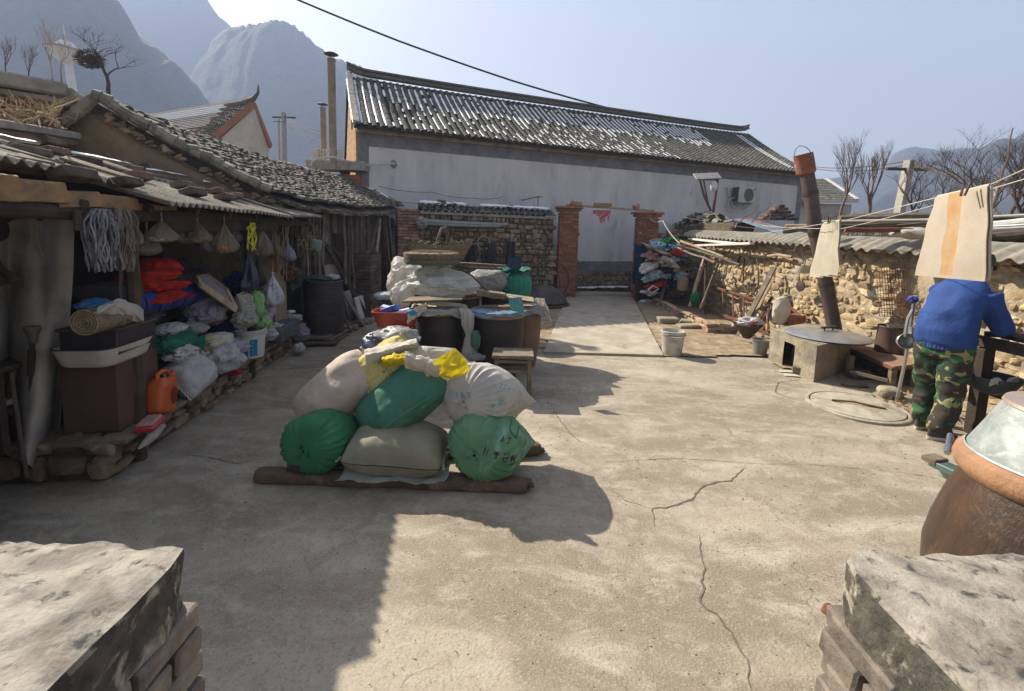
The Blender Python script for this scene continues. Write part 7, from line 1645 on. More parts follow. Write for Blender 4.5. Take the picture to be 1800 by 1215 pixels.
# trousers
M_camo = bpy.data.materials.new('camouflage'); M_camo.use_nodes = True; nt_ = M_camo.node_tree; pb = nt_.nodes['Principled BSDF']; pb.inputs['Roughness'].default_value = .85
tc_ = nt_.nodes.new('ShaderNodeTexCoord'); prev = None
for k, (sc_, th, colr) in enumerate(((5, .5, (.012, .035, .018)), (7, .54, (.025, .095, .035)), (8, .54, (.035, .022, .016)), (9, .6, (.22, .22, .09)))):
    mp_ = nt_.nodes.new('ShaderNodeMapping'); mp_.inputs['Location'].default_value = (k*3.3, k*1.7, k*.9); mp_.inputs['Scale'].default_value = (1, 1, 1.25); nt_.links.new(tc_.outputs['Object'], mp_.inputs[0])
    n_ = nt_.nodes.new('ShaderNodeTexNoise'); n_.inputs['Scale'].default_value = sc_; n_.inputs['Detail'].default_value = 2; n_.inputs['Distortion'].default_value = .8; nt_.links.new(mp_.outputs[0], n_.inputs['Vector'])
    if k == 0: prev = (.01, .03, .015, 1)
    g_ = nt_.nodes.new('ShaderNodeMath'); g_.operation = 'GREATER_THAN'; g_.inputs[1].default_value = th; nt_.links.new(n_.outputs[0], g_.inputs[0]); mx = nt_.nodes.new('ShaderNodeMix'); mx.data_type = 'RGBA'; nt_.links.new(g_.outputs[0], mx.inputs[0])
    if k == 0: mx.inputs[6].default_value = (.014, .02, .014, 1)
    else: nt_.links.new(prev, mx.inputs[6])
    mx.inputs[7].default_value = (*colr, 1); prev = mx.outputs[2]
nt_.links.new(prev, pb.inputs['Base Color'])
b = MB(); loft(b, [(-.01, 0, 1.0, .15, .2, 5), (-.02, 0, .88, .16, .215, 0), (-.02, 0, .78, .15, .21, 0)], 24, .9)
fL = Mp.inverted() @ G(1618, 752); fR = Mp.inverted() @ G(1668, 778)
fR = V((fR.x-.02, fR.y+.07, 0)); fL = V((fL.x-.0, fL.y+.0, 0))
for sy, f in ((1, fL), (-1, fR)):
    loft(b, [(-.02, .1*sy, .85, .13, .115, 0), (-.015+f.x*.2, .1*sy*.8+f.y*.2, .62, .115, .105, 0), (.02+f.x*.45, .1*sy*.5+f.y*.5, .42, .1, .095, 0), (f.x*.8, .03*sy+f.y*.75, .24, .095, .09, 0), (f.x-.01, f.y, .16, .095, .085, 0), (f.x-.0, f.y, .095, .088, .08, 0)], 20, .95)
remesh(b, 'trousers', M_camo, person, .012, 4, .022, 9, 5)
# jacket
M_jk = cloth('blue_jacket', (.022, .06, .22), (.016, .045, .17), bump=.5, bs=22, rough=.8)
b = MB(); loft(b, [(-.03, 0, .86, .15, .2, 4), (-.04, 0, .9, .165, .21, 5), (-.035, 0, 1.0, .175, .215, 9), (.0, 0, 1.14, .165, .215, 16), (.08, 0, 1.28, .15, .215, 26), (.16, 0, 1.38, .125, .19, 36), (.22, 0, 1.45, .1, .15, 42), (.275, 0, 1.49, .075, .085, 44)], 34, .9)
for sy in (-1, 1):
    sh = W(.17, .165*sy, 1.36); el = W(.25 if sy < 0 else .42, .27*sy if sy < 0 else .22, 1.07); wr = W(.5, -.18 if sy < 0 else .1, 1.05)
    b.tube([sh, sh.lerp(el, .5)+V((-.02, 0, -.01)), el, el.lerp(wr, .5), wr], [.1, .088, .08, .066, .05], 18)
remesh(b, 'jacket', M_jk, person, .012, 5, .017, 5.5, 9)
b = MB(); q = [(-.03, .86), (-.035, .895)]
b.grid(lambda u, v: W(-.03+.165*math.cos(2*math.pi*u)*(1+.02*math.sin(46*2*math.pi*u)), .205*math.sin(2*math.pi*u)*(1+.02*math.sin(46*2*math.pi*u)), .855+.045*v), 120, 4, cu=True); b.build('hem_band', M_jk, person)
# shoes
M_shoe = mat('black_shoe', (.035, .035, .035), (.06, .055, .05), 9, .7); M_sole = mat('shoe_sole', (.5, .46, .38), (.4, .36, .3), 9, .7)
for f, a, sy in ((fL, 8, 1), (fR, -22, -1)):
    Ms = Mp @ TR((f.x-.0, f.y, 0), rot(0, 0, a)); b = MB()
    def so(u, v, k=0): a_ = 2*math.pi*u; x = .155*math.cos(a_); w_ = .048*(1+.12*math.cos(a_)); return Ms @ V((.045+x, w_*math.sin(a_), v))
    b.grid(lambda u, v: so(u, .004+.03*v), 30, 3, cu=True); b.add([so(i/30, .034) for i in range(30)], [tuple(range(30))]); b.add([so(i/30, .004) for i in range(30)], [tuple(range(30))]); b.build('sole', M_sole, person)
    b = MB(); b.grid(lambda u, v: Ms @ V((.035+.138*math.cos(2*math.pi*u)*(1-.35*v*v)-.045*v*v, .046*math.sin(2*math.pi*u)*(1-.25*v*v), .034+.07*v*(1-.45*max(0, math.cos(2*math.pi*u))))), 30, 8, cu=True); b.add([Ms @ V((.035+.138*math.cos(2*math.pi*i/30)*.65-.045, .046*math.sin(2*math.pi*i/30)*.75, .104-.0315*max(0, math.cos(2*math.pi*i/30)))) for i in range(30)], [tuple(range(30))]); b.build('shoe', M_shoe, person)
# cap and hair
M_cap = mat('dark_cap', (.03, .03, .035), (.045, .045, .05), 20, .8); b = MB()
Mh = Mp @ TR((.385, 0, 1.625), rot(0, 18, 0))
b.lathe([(.098, -.005), (.102, .03), (.1, .06), (.085, .09), (.05, .106), (.001, .11)], 28, Mh @ Matrix.Diagonal((1.08, .88, 1, 1))); b.build('cap', M_cap, person)
b = MB(); b.grid(lambda u, v: Mh @ V((.085+.085*v*math.cos((u-.5)*2.2), .085*math.sin((u-.5)*2.4)*(1-.1*v), .005-.02*v)), 14, 5, thick=.006); b.build('cap_peak', M_cap, person)
b = MB(); b.lathe([(.092, -.055), (.1, -.03), (.1, .0)], 28, Mh @ Matrix.Diagonal((1.04, .86, 1, 1)) @ TR((-.012, 0, 0)), cap=False); b.build('hair', mat('grey_black_hair', (.03, .028, .027), (.06, .055, .05), 40), person)
# ============================================================= workbench at the right
t = T('workbench', 'dark rough wooden workbench the person leans over at the right edge', 'workbench', (4.95, 4.0, 0)); zt = .98
def wbx(b, x, y, z, sx, sy, sz, r_=0): b.box((x, y, z), (sx, sy, sz), rot(0, 0, r_), .006, .006)
b = MB()
wbx(b, 4.9, 4.15, zt, 1.0, .1, .04, 3); wbx(b, 4.92, 3.95, zt+.004, 1.0, .26, .035, 2); wbx(b, 4.92, 3.68, zt, 1.0, .24, .035, 2); b.build('top_boards', M_woodd, t)
b = MB(); b.beam((4.38, 4.22, zt-.07), (4.4, 3.5, zt-.07), .06, .1, .006); b.build('front_rail', M_woodd, t)
for x, y in ((4.42, 4.15), (4.42, 3.62), (5.25, 4.15), (5.25, 3.62)): b = MB(); b.box((x, y, zt/2-.06), (.11, .1, zt-.14), rot(0, 0, 5), .01, .006); b.build('leg', M_woodd, t)
b = MB(); b.beam((4.46, 4.12, .45), (4.46, 3.62, .45), .04, .07, .004); b.build('stretcher', M_woodd, t)
for k, (x, y, sx, sy, sz, m, a, lb) in enumerate(((4.75, 3.85, .34, .05, .03, M_woodp, 14, 'pale stick of wood on the workbench'), (4.95, 3.98, .3, .3, .1, M_stone, 5, 'pale tan stone slab on the workbench beside the hands'), (4.8, 3.66, .3, .12, .015, mat('sky_board', (.1, .45, .6), (.08, .35, .5), 9), 12, 'light blue strip on the workbench edge'), (5.15, 3.95, .3, .5, .22, M_mortd, 0, 'dark block at the back of the workbench'))):
    b = MB(); b.box((x, y, zt+.02+sz/2), (sx, sy, sz), rot(0, 0, a), .01, .01); tag(b.build('bench_item', m), lb, 'block')
b = crumple((4.82, 4.1, zt+.06), (.16, .1, .07), None, 3, .4, 2, .2, 4); tag(b.build('red_packet', cloth('red_packet', (.5, .08, .05))), 'small red packet by the hands on the workbench', 'packet')
c = Dp(1742, 665, 4.0); t = T('hanging_pan', 'dark pan with a pale rag over its rim below the workbench', 'pan', c); b = MB(); b.lathe([(.06, -.14), (.16, -.08), (.21, .02), (.2, .03), (.15, -.06), (.001, -.1)], 30, TR(c)); b.build('bowl', mat('blue_black_pan', (.05, .055, .07), (.035, .04, .05), 5, .5), t)
b = drape(lambda u, v: c+V((-.2+.3*u, -.18+.05*u, .04-.06*v+.02*math.sin(u*9))), 30, 12, .02, 5, 5); b.build('rag', M_white, t)
b = MB(); b.box((4.32, 4.38, .16), (.08, .1, .36), rot(0, 0, 20), .006, .01); tag(b.build('chopped_log', M_woodp), 'pale split log standing under the workbench', 'log')
b = MB(); rs = random.Random(2)
for k in range(160): x = rs.uniform(4.2, 5.1); y = rs.uniform(4.2, 5.2); b.add([(x, y, .02), (x+rs.uniform(-.06, .06), y+.03, .03+rs.random()*.05), (x+.03, y+rs.uniform(-.05, .06), .02+rs.random()*.04)], [(0, 1, 2)])
tag(b.build('dead_leaves', mat('dead_leaf', (.3, .2, .1), (.2, .12, .06), 30, rnd=.4)), 'brown dead leaves scattered between the person and the wall', 'leaves', kind='stuff')
# ============================================================= big crock with metal cone
KX, KY = 2.45, 1.85; t = T('big_crock', 'big glazed earthenware crock with a tin cone cover at the right edge', 'crock', (KX, KY, 0))
M_crk = mat('brown_glaze', (.065, .033, .017), (.018, .012, .01), 3.5, .42, bump=.6, bs=45, spec=.5, c3=(.2, .1, .04), sc3=4, t3=.6, stretch=(1, 1, .35))
b = MB(); b.lathe([(.34, 0), (.41, .1), (.455, .24), (.46, .34), (.44, .46), (.405, .6), (.37, .71), (.355, .755)], 72, TR((KX, KY, 0)), wob=.015); b.build('body', M_crk, t)
b = MB(); b.lathe([(.362, .75), (.385, .775), (.395, .81), (.385, .845), (.355, .865), (.33, .86), (.325, .8)], 72, TR((KX, KY, 0)), wob=.015, cap=False); b.build('rim', mat('orange_clay', (.36, .2, .11), (.26, .145, .085), 7, .85, bump=.5, bs=60, c3=(.3, .15, .08), sc3=5), t)
M_gal = mat('galvanised', (.36, .39, .38), (.24, .27, .265), 14, .6, .4, bump=.25, bs=16, c3=(.46, .48, .46), sc3=8)
b = MB(); b.lathe([(.352, .852), (.35, .87), (.3, .98), (.252, 1.09), (.249, 1.1)], 72, TR((KX, KY, 0)), wob=.01, cap=False); b.build('tin_cone', M_gal, t)
b = MB(); b.lathe([(.249, 1.095), (.256, 1.1), (.249, 1.115), (.2, 1.12), (.001, 1.122)], 60, TR((KX, KY, 0))); b.build('tin_top', mat('rust_tinted_tin', (.4, .33, .3), (.33, .25, .21), 6, .5, .4), t)
b = MB(); b.lathe([(.355, .862), (.361, .868), (.355, .875)], 72, TR((KX, KY, 0)), cap=False); b.build('tin_bead', M_gal, t)
# green steel channel beside it
t = T('green_trough', 'dark green steel channel with a wooden end lying by the big crock', 'channel', G(1665, 825)); a = G(1642, 812, .14); e = G(1700, 838, .14); e = a+(e-a).normalized()*.6
b = MB(); b.beam(a, e, .12, .05, .006); b.build('channel', mat('dull_green_steel', (.12, .17, .16), (.08, .12, .11), 7, .5, .3), t)
b = MB(); b.beam(a-(e-a).normalized()*.05+V((0, 0, .02)), a+(e-a).normalized()*.08+V((0, .03, .02)), .14, .04, .006, .004); b.build('wooden_end', M_wood, t)
b = MB(); b.beam(a+V((.05, .0, -.08)), e+V((0, 0, -.08)), .03, .05, .006); b.build('lower_angle', M_gal, t)
b = MB(); b.tube([a+V((.14, .05, .05)), a+V((.3, .2, .13))], .022, 10); b.build('chrome_tube', mat('chrome', (.6, .6, .62), (.5, .5, .52), 9, .15, 1), t)
# ============================================================= towels and lines
def towel(px0, py0, px1, py1, pbl, pbr, Y, m, name, lb, fold=.03, fr=3, nf=2, seed=0, stripe=None, body=None):
    t = T(name, lb, 'towel', Dp(*pbl, Y))
    def fn(u, v, dy=0.0):
        yy = Y+.32-.44*u; a = Dp(px0+(px1-px0)*u, py0+(py1-py0)*u, yy); c = Dp(pbl[0]+(pbr[0]-pbl[0])*u, pbl[1]+(pbr[1]-pbl[1])*u, yy); p = a.lerp(c, v)
        return p+V((0, dy+fold*v**.5*math.sin(u*nf*6.28+seed)+fold*.5*noise.noise(V((u*fr, v*fr, seed))), 0))
    if stripe:
        for k, (u0, u1, mm) in enumerate(stripe):
            b = MB(); b.grid(lambda u, v: fn(u0+(u1-u0)*u, v), max(6, int(60*(u1-u0))), 50, thick=.006); b.build('stripe' if k == 1 else 'panel', mm, t)
    else: b = MB(); b.grid(lambda u, v: fn(u, v), 60, 50, thick=.006); b.build('cloth', m, t)
    b = MB(); b.grid(lambda u, v: fn(u, v*.82, .03)+V((.035, 0, 0)), 40, 30, thick=.005); b.build('back_fall', m, t)
    b = MB(); b.grid(lambda u, v: fn(u, .0)+V((.02-.02*math.cos(math.pi*v), .012-.012*math.cos(math.pi*v), .016*math.sin(math.pi*v))), 40, 7, thick=.004); b.build('top_fold', m, t); return t, fn
M_tw = cloth('towel_cream', (.6, .52, .42), (.53, .45, .36), bump=.5, bs=220, tl=.25, rough=.95); M_tws = cloth('towel_orange', (.6, .33, .14), (.58, .42, .25), sc=12, bump=.5, bs=220, tl=.25, rough=.95)
t, fn = towel(1646, 347, 1737, 327, (1616, 483), (1727, 492), 2.85, M_tw, 'towel', 'cream bath towel with an orange stripe pegged over the line before the person', .03, 4, 1.3, 2, [(0, .26, M_tw), (.26, .56, M_tws), (.56, 1, M_tw)])
b = MB(); b.grid(lambda u, v: fn(u, .985+.03*v)+V((0, -.004, 0)), 40, 4, thick=.01); b.build('hem', M_tw, t)
b = MB(); b.grid(lambda u, v: fn(1, v)+V((.004+.03*math.sin(u*3.1), .045*u-.004, 0)), 6, 40, thick=.006); b.build('side_fold', M_tw, t)
t2, fn2 = towel(1447, 393, 1476, 388, (1430, 488), (1470, 484), 5.3, cloth('pale_towel', (.55, .5, .4), (.48, .43, .33), bump=.6, bs=60, tl=.25), 'towel', 'plain pale towel hanging in front of the stove pipe', .075, 3, 2.4, 1)
for k, (px, py, Y, a) in enumerate(((1694, 335, 2.83, 12), (1457, 388, 5.28, 0))):
    t = T('clothes_peg', ['dark wooden peg on the orange striped towel', 'dark peg on the plain pale towel'][k], 'peg', Dp(px, py, Y), group='clothes pegs'); b = MB(); p = Dp(px, py, Y); u = (cam_rot @ V((math.sin(R(a+8)), math.cos(R(a+8)), 0)))
    for s_ in (-1, 1): b = MB(); b.beam(p-u*.035+V((0, .012*s_-.005, 0)), p+u*.045+V((0, .02*s_-.005, 0)), .012, .01, .002); b.build('arm', M_woodd, t)
def line(pts, r, lb, m=None, name='washing_line', n=10, sg=0.0, cat='line'):
    P = []
    for i in range(len(pts)-1): P += sag(pts[i], pts[i+1], sg, n)[:-1]
    P.append(V(pts[-1])); b = MB(); b.tube(P, r, 5, cap=False); return tag(b.build(name, m or M_line), lb, cat)
M_line = mat('white_cord', (.5, .47, .42), (.4, .38, .34), 30)
line([Dp(1880, 262, 2.4), Dp(1740, 325, 2.74), Dp(1690, 337, 2.96), Dp(1644, 348, 3.19), Dp(1476, 390, 5.32), Dp(1445, 394, 5.4), Dp(1330, 412, 8)], .004, 'white washing line carrying both towels across the right side')
line([Dp(1900, 285, 2.5), Dp(1480, 402, 5.6), Dp(1340, 396, 8.5)], .004, 'second washing line just below the first', sg=.02)
line([Dp(1143, 385, 12.7), Dp(1165, 388, 12), Dp(1195, 428, 11)], .012, 'pale cable drooping from the right gate pillar', sg=.06)
line([Dp(1195, 380, 12.5), Dp(1330, 402, 9), Dp(1440, 395, 6.9), Dp(1620, 392, 5.5)], .006, 'rusty wire stretched along the top of the right wall', M_iron, sg=.03)
line([Dp(1800, 396, 4.6), Dp(1650, 392, 5.3), Dp(1520, 404, 6)], .005, 'lower thin wire over the right wall planks', M_iron, sg=.03)
line([Dp(505, -8, 16.5), Dp(700, 72, 17), Dp(900, 142, 17.6), Dp(1068, 190, 18.2)], .035, 'thick black cable crossing the sky to the house roof', mat('black_cable', (.02, .02, .022), (.03, .03, .032)), 'power_cable', sg=.02, cat='cable')
line([HL+uH*.5+nH*.1+V((0, 0, 2.9)), Dp(760, 338, 12.2), Dp(830, 348, 12.6), Dp(885, 346, 12.9)], .007, 'thin dark wire sagging across the white house wall', M_iron, sg=.05, cat='wire')
line([HL+uH*.2+nH*.12+V((0, 0, 2.7)), Dp(740, 358, 12.0), Dp(900, 362, 12.7)], .006, 'lower thin wire across the white house wall', M_iron, sg=.06, cat='wire')
# ============================================================= things on and against the right wall
def pole3(a, c, r, m, name, lb, cat='pole', amp=.03, grp=None):
    b = MB(); b.tube(wander(a, c, amp, 7), r if hasattr(r, '__len__') else [r*(1+.1*U()) for _ in range(8)], 7); return tag(b.build(name, m), lb, cat, grp)
def gw(px, py, off=.35): g = WP(px, py, off); g.z = max(g.z, .02); return g
# ladder lying on its side
t = T('ladder', 'rusty ladder lying on its long side against the yellow wall', 'ladder', WP(1270, 545, .3))
L0, L1 = WP(1206, 490, .18), WP(1366, 538, .22); K0, K1 = WP(1212, 532, .4), WP(1362, 588, .45)
for a, c in ((L0, L1), (K0, K1)): b = MB(); b.beam(a, c, .04, .05, .004); b.build('rail', M_rust, t)
for k in range(9): f = .06+k*.11; b = MB(); b.tube([L0.lerp(L1, f), K0.lerp(K1, f)], .018, 6); b.build('rung', M_rust, t)
pole3(WP(1239, 452, .3), gw(1212, 540, .9), .045, M_woodp, 'leaning_stick', 'thick pale stick leaning on the wall left of the ladder', grp='sticks leaning on the right wall')
pole3(WP(1240, 438, .5), gw(1240, 552, .75), .03, M_woodd, 'upright_post', 'dark upright post holding the little stick roof')
pole3(WP(1262, 464, .3), gw(1230, 547, .9), .035, M_wood, 'leaning_stick', 'grey stick leaning across the ladder near the dark post', grp='sticks leaning on the right wall')
for k, (x0, y0, x1, y1, w_, m, lb) in enumerate(((1361, 470, 1298, 592, .1, M_wood, 'longest grey plank leaning by the ladder end'), (1353, 497, 1304, 596, .09, M_woodp, 'pale plank beside the longest leaning plank'), (1357, 522, 1330, 570, .05, M_woodd, 'short dark lath behind the leaning planks'), (1347, 535, 1341, 592, .05, M_rust, 'upright rusty bar in front of the black pump'), (1391, 542, 1378, 580, .06, M_rust, 'slanted rusty bar right of the black pump'))):
    a = WP(x0, y0, .15); c = gw(x1, y1, 1.0 if k < 2 else .8); b = MB(); b.beam(a, c, w_, .035, .004, .004); tag(b.build('leaning_plank', m), lb, 'plank')
pole3(WP(1310, 447, .1), WP(1392, 452, .1), .03, M_woodp, 'pale_branch', 'long pale branch lying in a groove high on the yellow wall', 'branch', .05)
pole3(WP(1190, 430, 1.0), WP(1300, 466, .4), .03, M_wood, 'roof_pole', 'first pole of the little stick roof by the gate'); pole3(WP(1196, 424, 1.0), WP(1272, 452, .5), .03, M_woodp, 'roof_pole', 'second paler pole of the little stick roof')
pole3(WP(1192, 436, .9), WP(1256, 462, .8), .025, M_wood, 'roof_pole', 'third thin pole of the little stick roof'); pole3(WP(1187, 440, .8), gw(1160, 530, 1.2), .045, M_wood, 'roof_post', 'grey post slanting in front of the rubbish heap')
b = MB(); b.beam(WP(1212, 420, .3), WP(1310, 430, .3), .1, .05, .005); b.build; tag(b.build('gutter', mat('white_pvc', (.68, .66, .6), (.58, .56, .5), 9, .5)), 'upper white plastic gutter lying under the wall coping', 'gutter')
b = MB(); b.beam(WP(1222, 432, .38), WP(1322, 428, .32), .1, .05, .005); tag(b.build('gutter', MATS['white_pvc']), 'lower white plastic gutter crossing the upper one', 'gutter')
c = WP(1318, 490, .2); b = MB(); b.tube([WP(1322, 450, .1), WP(1308, 470, .14), WP(1306, 500, .16), WP(1318, 522, .18), WP(1330, 520, .2), WP(1334, 480, .14), WP(1330, 452, .12), WP(1322, 448, .1)], .012, 6); b.tube([WP(1332, 470, .12), WP(1334, 500, .2), WP(1324, 518, .22), WP(1308, 524, .22)], .012, 6); tag(b.build('black_hose', M_iron), 'black hose hanging in a long loop on the yellow wall', 'hose')
b = MB()
for k in range(3): q = WP(1304, 462, .12); b.tube([q+uW*(.11+.012*k)*math.cos(a/10*math.pi)+V((0, 0, (.12+.01*k)*math.sin(a/10*math.pi)))+nW*.015*k for a in range(21)], .01, 5)
tag(b.build('wire_coil', M_iron), 'coil of black wire hanging at the top of the black hose', 'coil')
# pump
t = T('hand_machine', 'black cast iron hand pump standing against the yellow wall', 'pump', gw(1378, 590, .4)); c = WP(1378, 540, .4)
b = MB(); b.lathe([(.16, -.3), (.13, -.25), (.08, -.2), (.1, -.05), (.14, .02), (.12, .1), (.06, .14), (.08, .2), (.001, .22)], 18, TR(c)); b.build('body', M_iron, t)
b = MB(); b.tube([c+V((0, 0, .1)), c-uW*.1+V((0, 0, .14)), c+uW*.25+V((0, 0, .0)), c+uW*.5+V((0, 0, -.12))], .025, 7); b.build('lever', M_rust, t)
b = MB(); b.tube([c+uW*.14*math.cos(a/12*math.pi)+V((0, 0, -.15+.14*math.sin(a/12*math.pi)))+nW*.16 for a in range(25)], .018, 6); b.build('wheel', M_iron, t)
# wall hung pan and mesh
c = WP(1413, 474, .3); t = T('saucepan', 'pale enamel pan hanging on the wall beside the towel', 'pan', c); b = MB(); b.lathe([(.001, -.07), (.1, -.06), (.13, 0), (.13, .06), (.12, .06)], 24, TR(c), cap=False); b.build('bowl', M_en, t); b = MB(); b.tube([c+V((0, 0, .06)), c+V((.04, .02, .25))], .008, 5); b.build('handle', M_iron, t)
b = MB(); c = WP(1409, 503, .2); b.lathe([(.001, -.02), (.09, 0), (.1, .03), (.001, .05)], 20, TR(c, MW @ rot(90, 0, 0))); tag(b.build('dark_dish', M_iron), 'round dark dish hanging below the pale enamel pan', 'dish')
t = T('wire_basket', 'rusty wire mesh basket hanging flat on the yellow wall', 'basket', WP(1568, 540, .1)); b = MB()
def mp(u, v): return WP(1540+52*u+6*v, 470+86*v, .1+.07*math.sin(math.pi*u)*math.sin(math.pi*v)+.01*noise.noise(V((u*6, v*6, 0))))
for k in range(12): b.tube([mp(k/11, v/10) for v in range(11)], .004, 4)
for k in range(14): b.tube([mp(u/10, k/13) for u in range(11)], .004, 4)
b.build('mesh', M_rust, t)
b = MB()
for k in range(16): p = WP(1585+U()*12, 540+U()*26, .12); b.tube(wander(p, p+V((U()*.2, U()*.3, U()*.2)), .05, 4), .004, 4)
tag(b.build('wire_tangle', M_rust), 'loose rusty wire tangle below the mesh basket', 'wire')
# rubbish heap by the right pillar
t0 = [('white bottle', (.6, .6, .58)), ('grey', (.25, .24, .23)), ('brown', (.2, .13, .09)), ('light blue', (.25, .42, .6)), ('black', (.03, .03, .03)), ('red', (.45, .04, .03)), ('white', (.6, .58, .55)), ('navy', (.04, .05, .14)), ('sand', (.42, .36, .28)), ('pale blue', (.4, .5, .6)), ('green', (.05, .2, .06)), ('pinkish', (.35, .2, .18))]
pos = ['at the foot', 'at the lower left', 'in the lower middle', 'at the lower right', 'left of the middle', 'in the very middle', 'right of the middle', 'at the upper left', 'in the upper middle', 'at the upper right', 'on the left top', 'on the right top']
n = 0; rs = random.Random(4)
for rw in range(4):
    for cl in range(3):
        nm, cc = t0[(n*5+rw) % 12]
        for q in range(3 if rw else 2):
            nm2, cc2 = t0[(n*7+q*5) % 12]; p = Dp(1148+cl*22+rs.uniform(-8, 8), 516-rw*24-rs.uniform(0, 18), 11.9+rs.uniform(-.3, .4))
            b = crumple(p, (rs.uniform(.35, .75), .4, rs.uniform(.12, .26)), rot(0, rs.uniform(-30, 30), rs.uniform(0, 90)), 4, .8, 1.6, .8, n*3+q); m = cloth('heap_'+nm2.replace(' ', '_'), cc2, bump=.5)
            tag(b.build('rubbish_bag', m), '%s crumpled scrap %s of the pillar rubbish heap, %s' % (nm2, pos[rw*3+cl], ['front', 'middle', 'back'][q]), 'bag', 'rubbish heaped by the right gate pillar')
        n += 1
p = Dp(1127, 465, 12.6); b = drape(lambda u, v: Dp(1116+22*u-4*v, 430+70*v, 12.62)+V((0, .05*math.sin(u*9), 0)), 20, 26, .05, 4, 7, .02); tag(b.build('blue_coat', cloth('denim', (.02, .05, .12), (.015, .035, .08))), 'dark blue coat hanging on the front of the right pillar', 'coat')
b = MB(); b.box(Dp(1130, 515, 12.5), (.4, .3, .9), None, .01, .01); tag(b.build('black_box', M_black), 'tall black box in the shade at the foot of the right pillar', 'box')
t = T('tube_stand', 'small bent white tube frame lying before the rubbish heap', 'frame', Dp(1150, 514, 11.3)); b = MB(); b.tube([Dp(x, y, 11.3) for x, y in ((1139, 510), (1148, 502), (1158, 508), (1146, 516), (1139, 510))], .018, 6); b.build('tube', M_whitec, t)
b = crumple(Dp(1222, 525, 10.6), (.22, .2, .35), None, 3, .3, 2, .2, 9); tag(b.build('green_bag', cloth('bottle_green', (.02, .16, .05))), 'dark green bag between stick and ladder', 'bag')
b = MB(); c = Dp(1200, 500, 11.4); b.lathe([(.12, -.15), (.13, -.1), (.14, .15), (.12, .16), (.001, .14)], 20, TR(c)); tag(b.build('beige_can', M_clay), 'beige can on the right of the rubbish heap', 'can')
b = crumple(G(1203, 522)+V((0, .2, .2)), (.35, .3, .3), None, 3, .3, 2, .2, 19); tag(b.build('white_bag', M_wp), 'round white bag at the right foot of the rubbish heap', 'bag')
for k in range(5): b = crumple(G(1132+k*9, 531+U()*4)+V((0, 0, .04)), (.3, .25, .1), None, 2, .5, 2, .3, 30+k); tag(b.build('ground_rag', [M_whitec, M_wp, M_sheetg, M_bluec, M_white][k]), ['white carton scrap', 'white bag scrap', 'grey plastic scrap', 'blue carton scrap', 'off white cloth scrap'][k]+' on the ground by the right pillar', 'scrap')
# brick kerb of the dirt bed
t = T('brick_kerb', 'low crumbling kerb of stacked bricks edging the dirt bed', 'kerb', G(1240, 575)); b = MB()
K = [G(1152, 536), G(1190, 556), G(1232, 578), G(1250, 586), G(1300, 588)]
for i in range(len(K)-1):
    u = (K[i+1]-K[i]); L_ = u.length; u.normalize(); n_ = V((-u.y, u.x, 0)); M_ = Matrix((u, n_, V((0, 0, 1)))).transposed().to_4x4(); k = 0
    for c_ in range(3):
        x = (c_ % 2)*.12
        while x < L_: b.box(K[i]+u*x+V((U()*.02, U()*.02, .035+.065*c_)), (.22, .12, .06), M_ @ rot(U()*4, U()*4, U()*12), .01, .012); x += .24
b.build('bricks', mat('kerb_brick', (.4, .27, .18), (.3, .2, .13), 8, .9, bump=.6, rnd=.3, c3=(.36, .32, .26), sc3=4), t)
for k, (px, py, s_, a, lb) in enumerate(((1176, 571, (.42, .2, .12), 4, 'dark squared stone block in the dirt left of the brick kerb'), (1215, 580, (.5, .22, .09), 8, 'flat rounded stone before the brick kerb'), (1213, 572, (.3, .2, .1), -30, 'tilted flat slab on the kerb corner'), (1280, 588, (.3, .2, .14), 10, 'squared grey stone at the right end of the kerb'))):
    g = G(px, py); b = MB(); b.box((g.x, g.y+.1, s_[2]/2+.01), s_, rot(0, 0, a), .02, .015); tag(b.build('stone_block', M_stv), lb, 'stone')
# buckets and bowl by the stove
g = G(1341, 628); c = V((g.x, g.y+.1, 0)); b = MB(); b.lathe([(.09, 0), (.12, .24), (.13, .245), (.13, .26), (.115, .26), (.09, .03), (.001, .03)], 26, TR(c), cap=False); tag(b.build('grey_pail', mat('grey_pail', (.2, .2, .18), (.15, .15, .135), 6, .6)), 'small grey pail at the left foot of the stove', 'pail')
g = G(1328, 612); c = V((g.x, g.y+.3, .1)); b = MB(); b.lathe([(.06, 0), (.2, .2), (.24, .24), (.22, .24), (.001, .05)], 28, TR(c), cap=False); tag(b.build('enamel_bowl', M_iron), 'wide dark bowl filled with a plastic bag near the stove', 'bowl')
b = crumple(c+V((0.03, 0, .27)), (.42, .34, .2), None, 4, .4, 2, .4, 50); tag(b.build('plastic_bag', M_wp), 'white and red plastic bag piled in the dark bowl', 'bag')
b = crumple(c+V((0.02, -.12, .27)), (.2, .12, .12), None, 3, .4, 2, .4, 51); tag(b.build('red_wrapper', cloth('dull_red', (.38, .07, .06))), 'red wrapper stuck in the white bag of the dark bowl', 'wrapper')
b = crumple(gw(1372, 572, .7)+V((0, 0, .25)), (.3, .2, .5), None, 3, .3, 2, .4, 53); tag(b.build('paper_sack', M_cream), 'pale upright paper sack right of the rusty bars', 'sack')
b = MB(); g = gw(1395, 578, .5); b.box(g+V((0, 0, .15)), (.25, .2, .16), rot(0, 0, 20), .01, .01); tag(b.build('red_block', M_brick), 'reddish block at the wall foot behind the stove', 'block')
b = MB(); b.tube([WP(1392, 548, .2), WP(1421, 562, .25)], .02, 6); tag(b.build('bar', M_rust), 'short rusty bar behind the stove', 'bar')
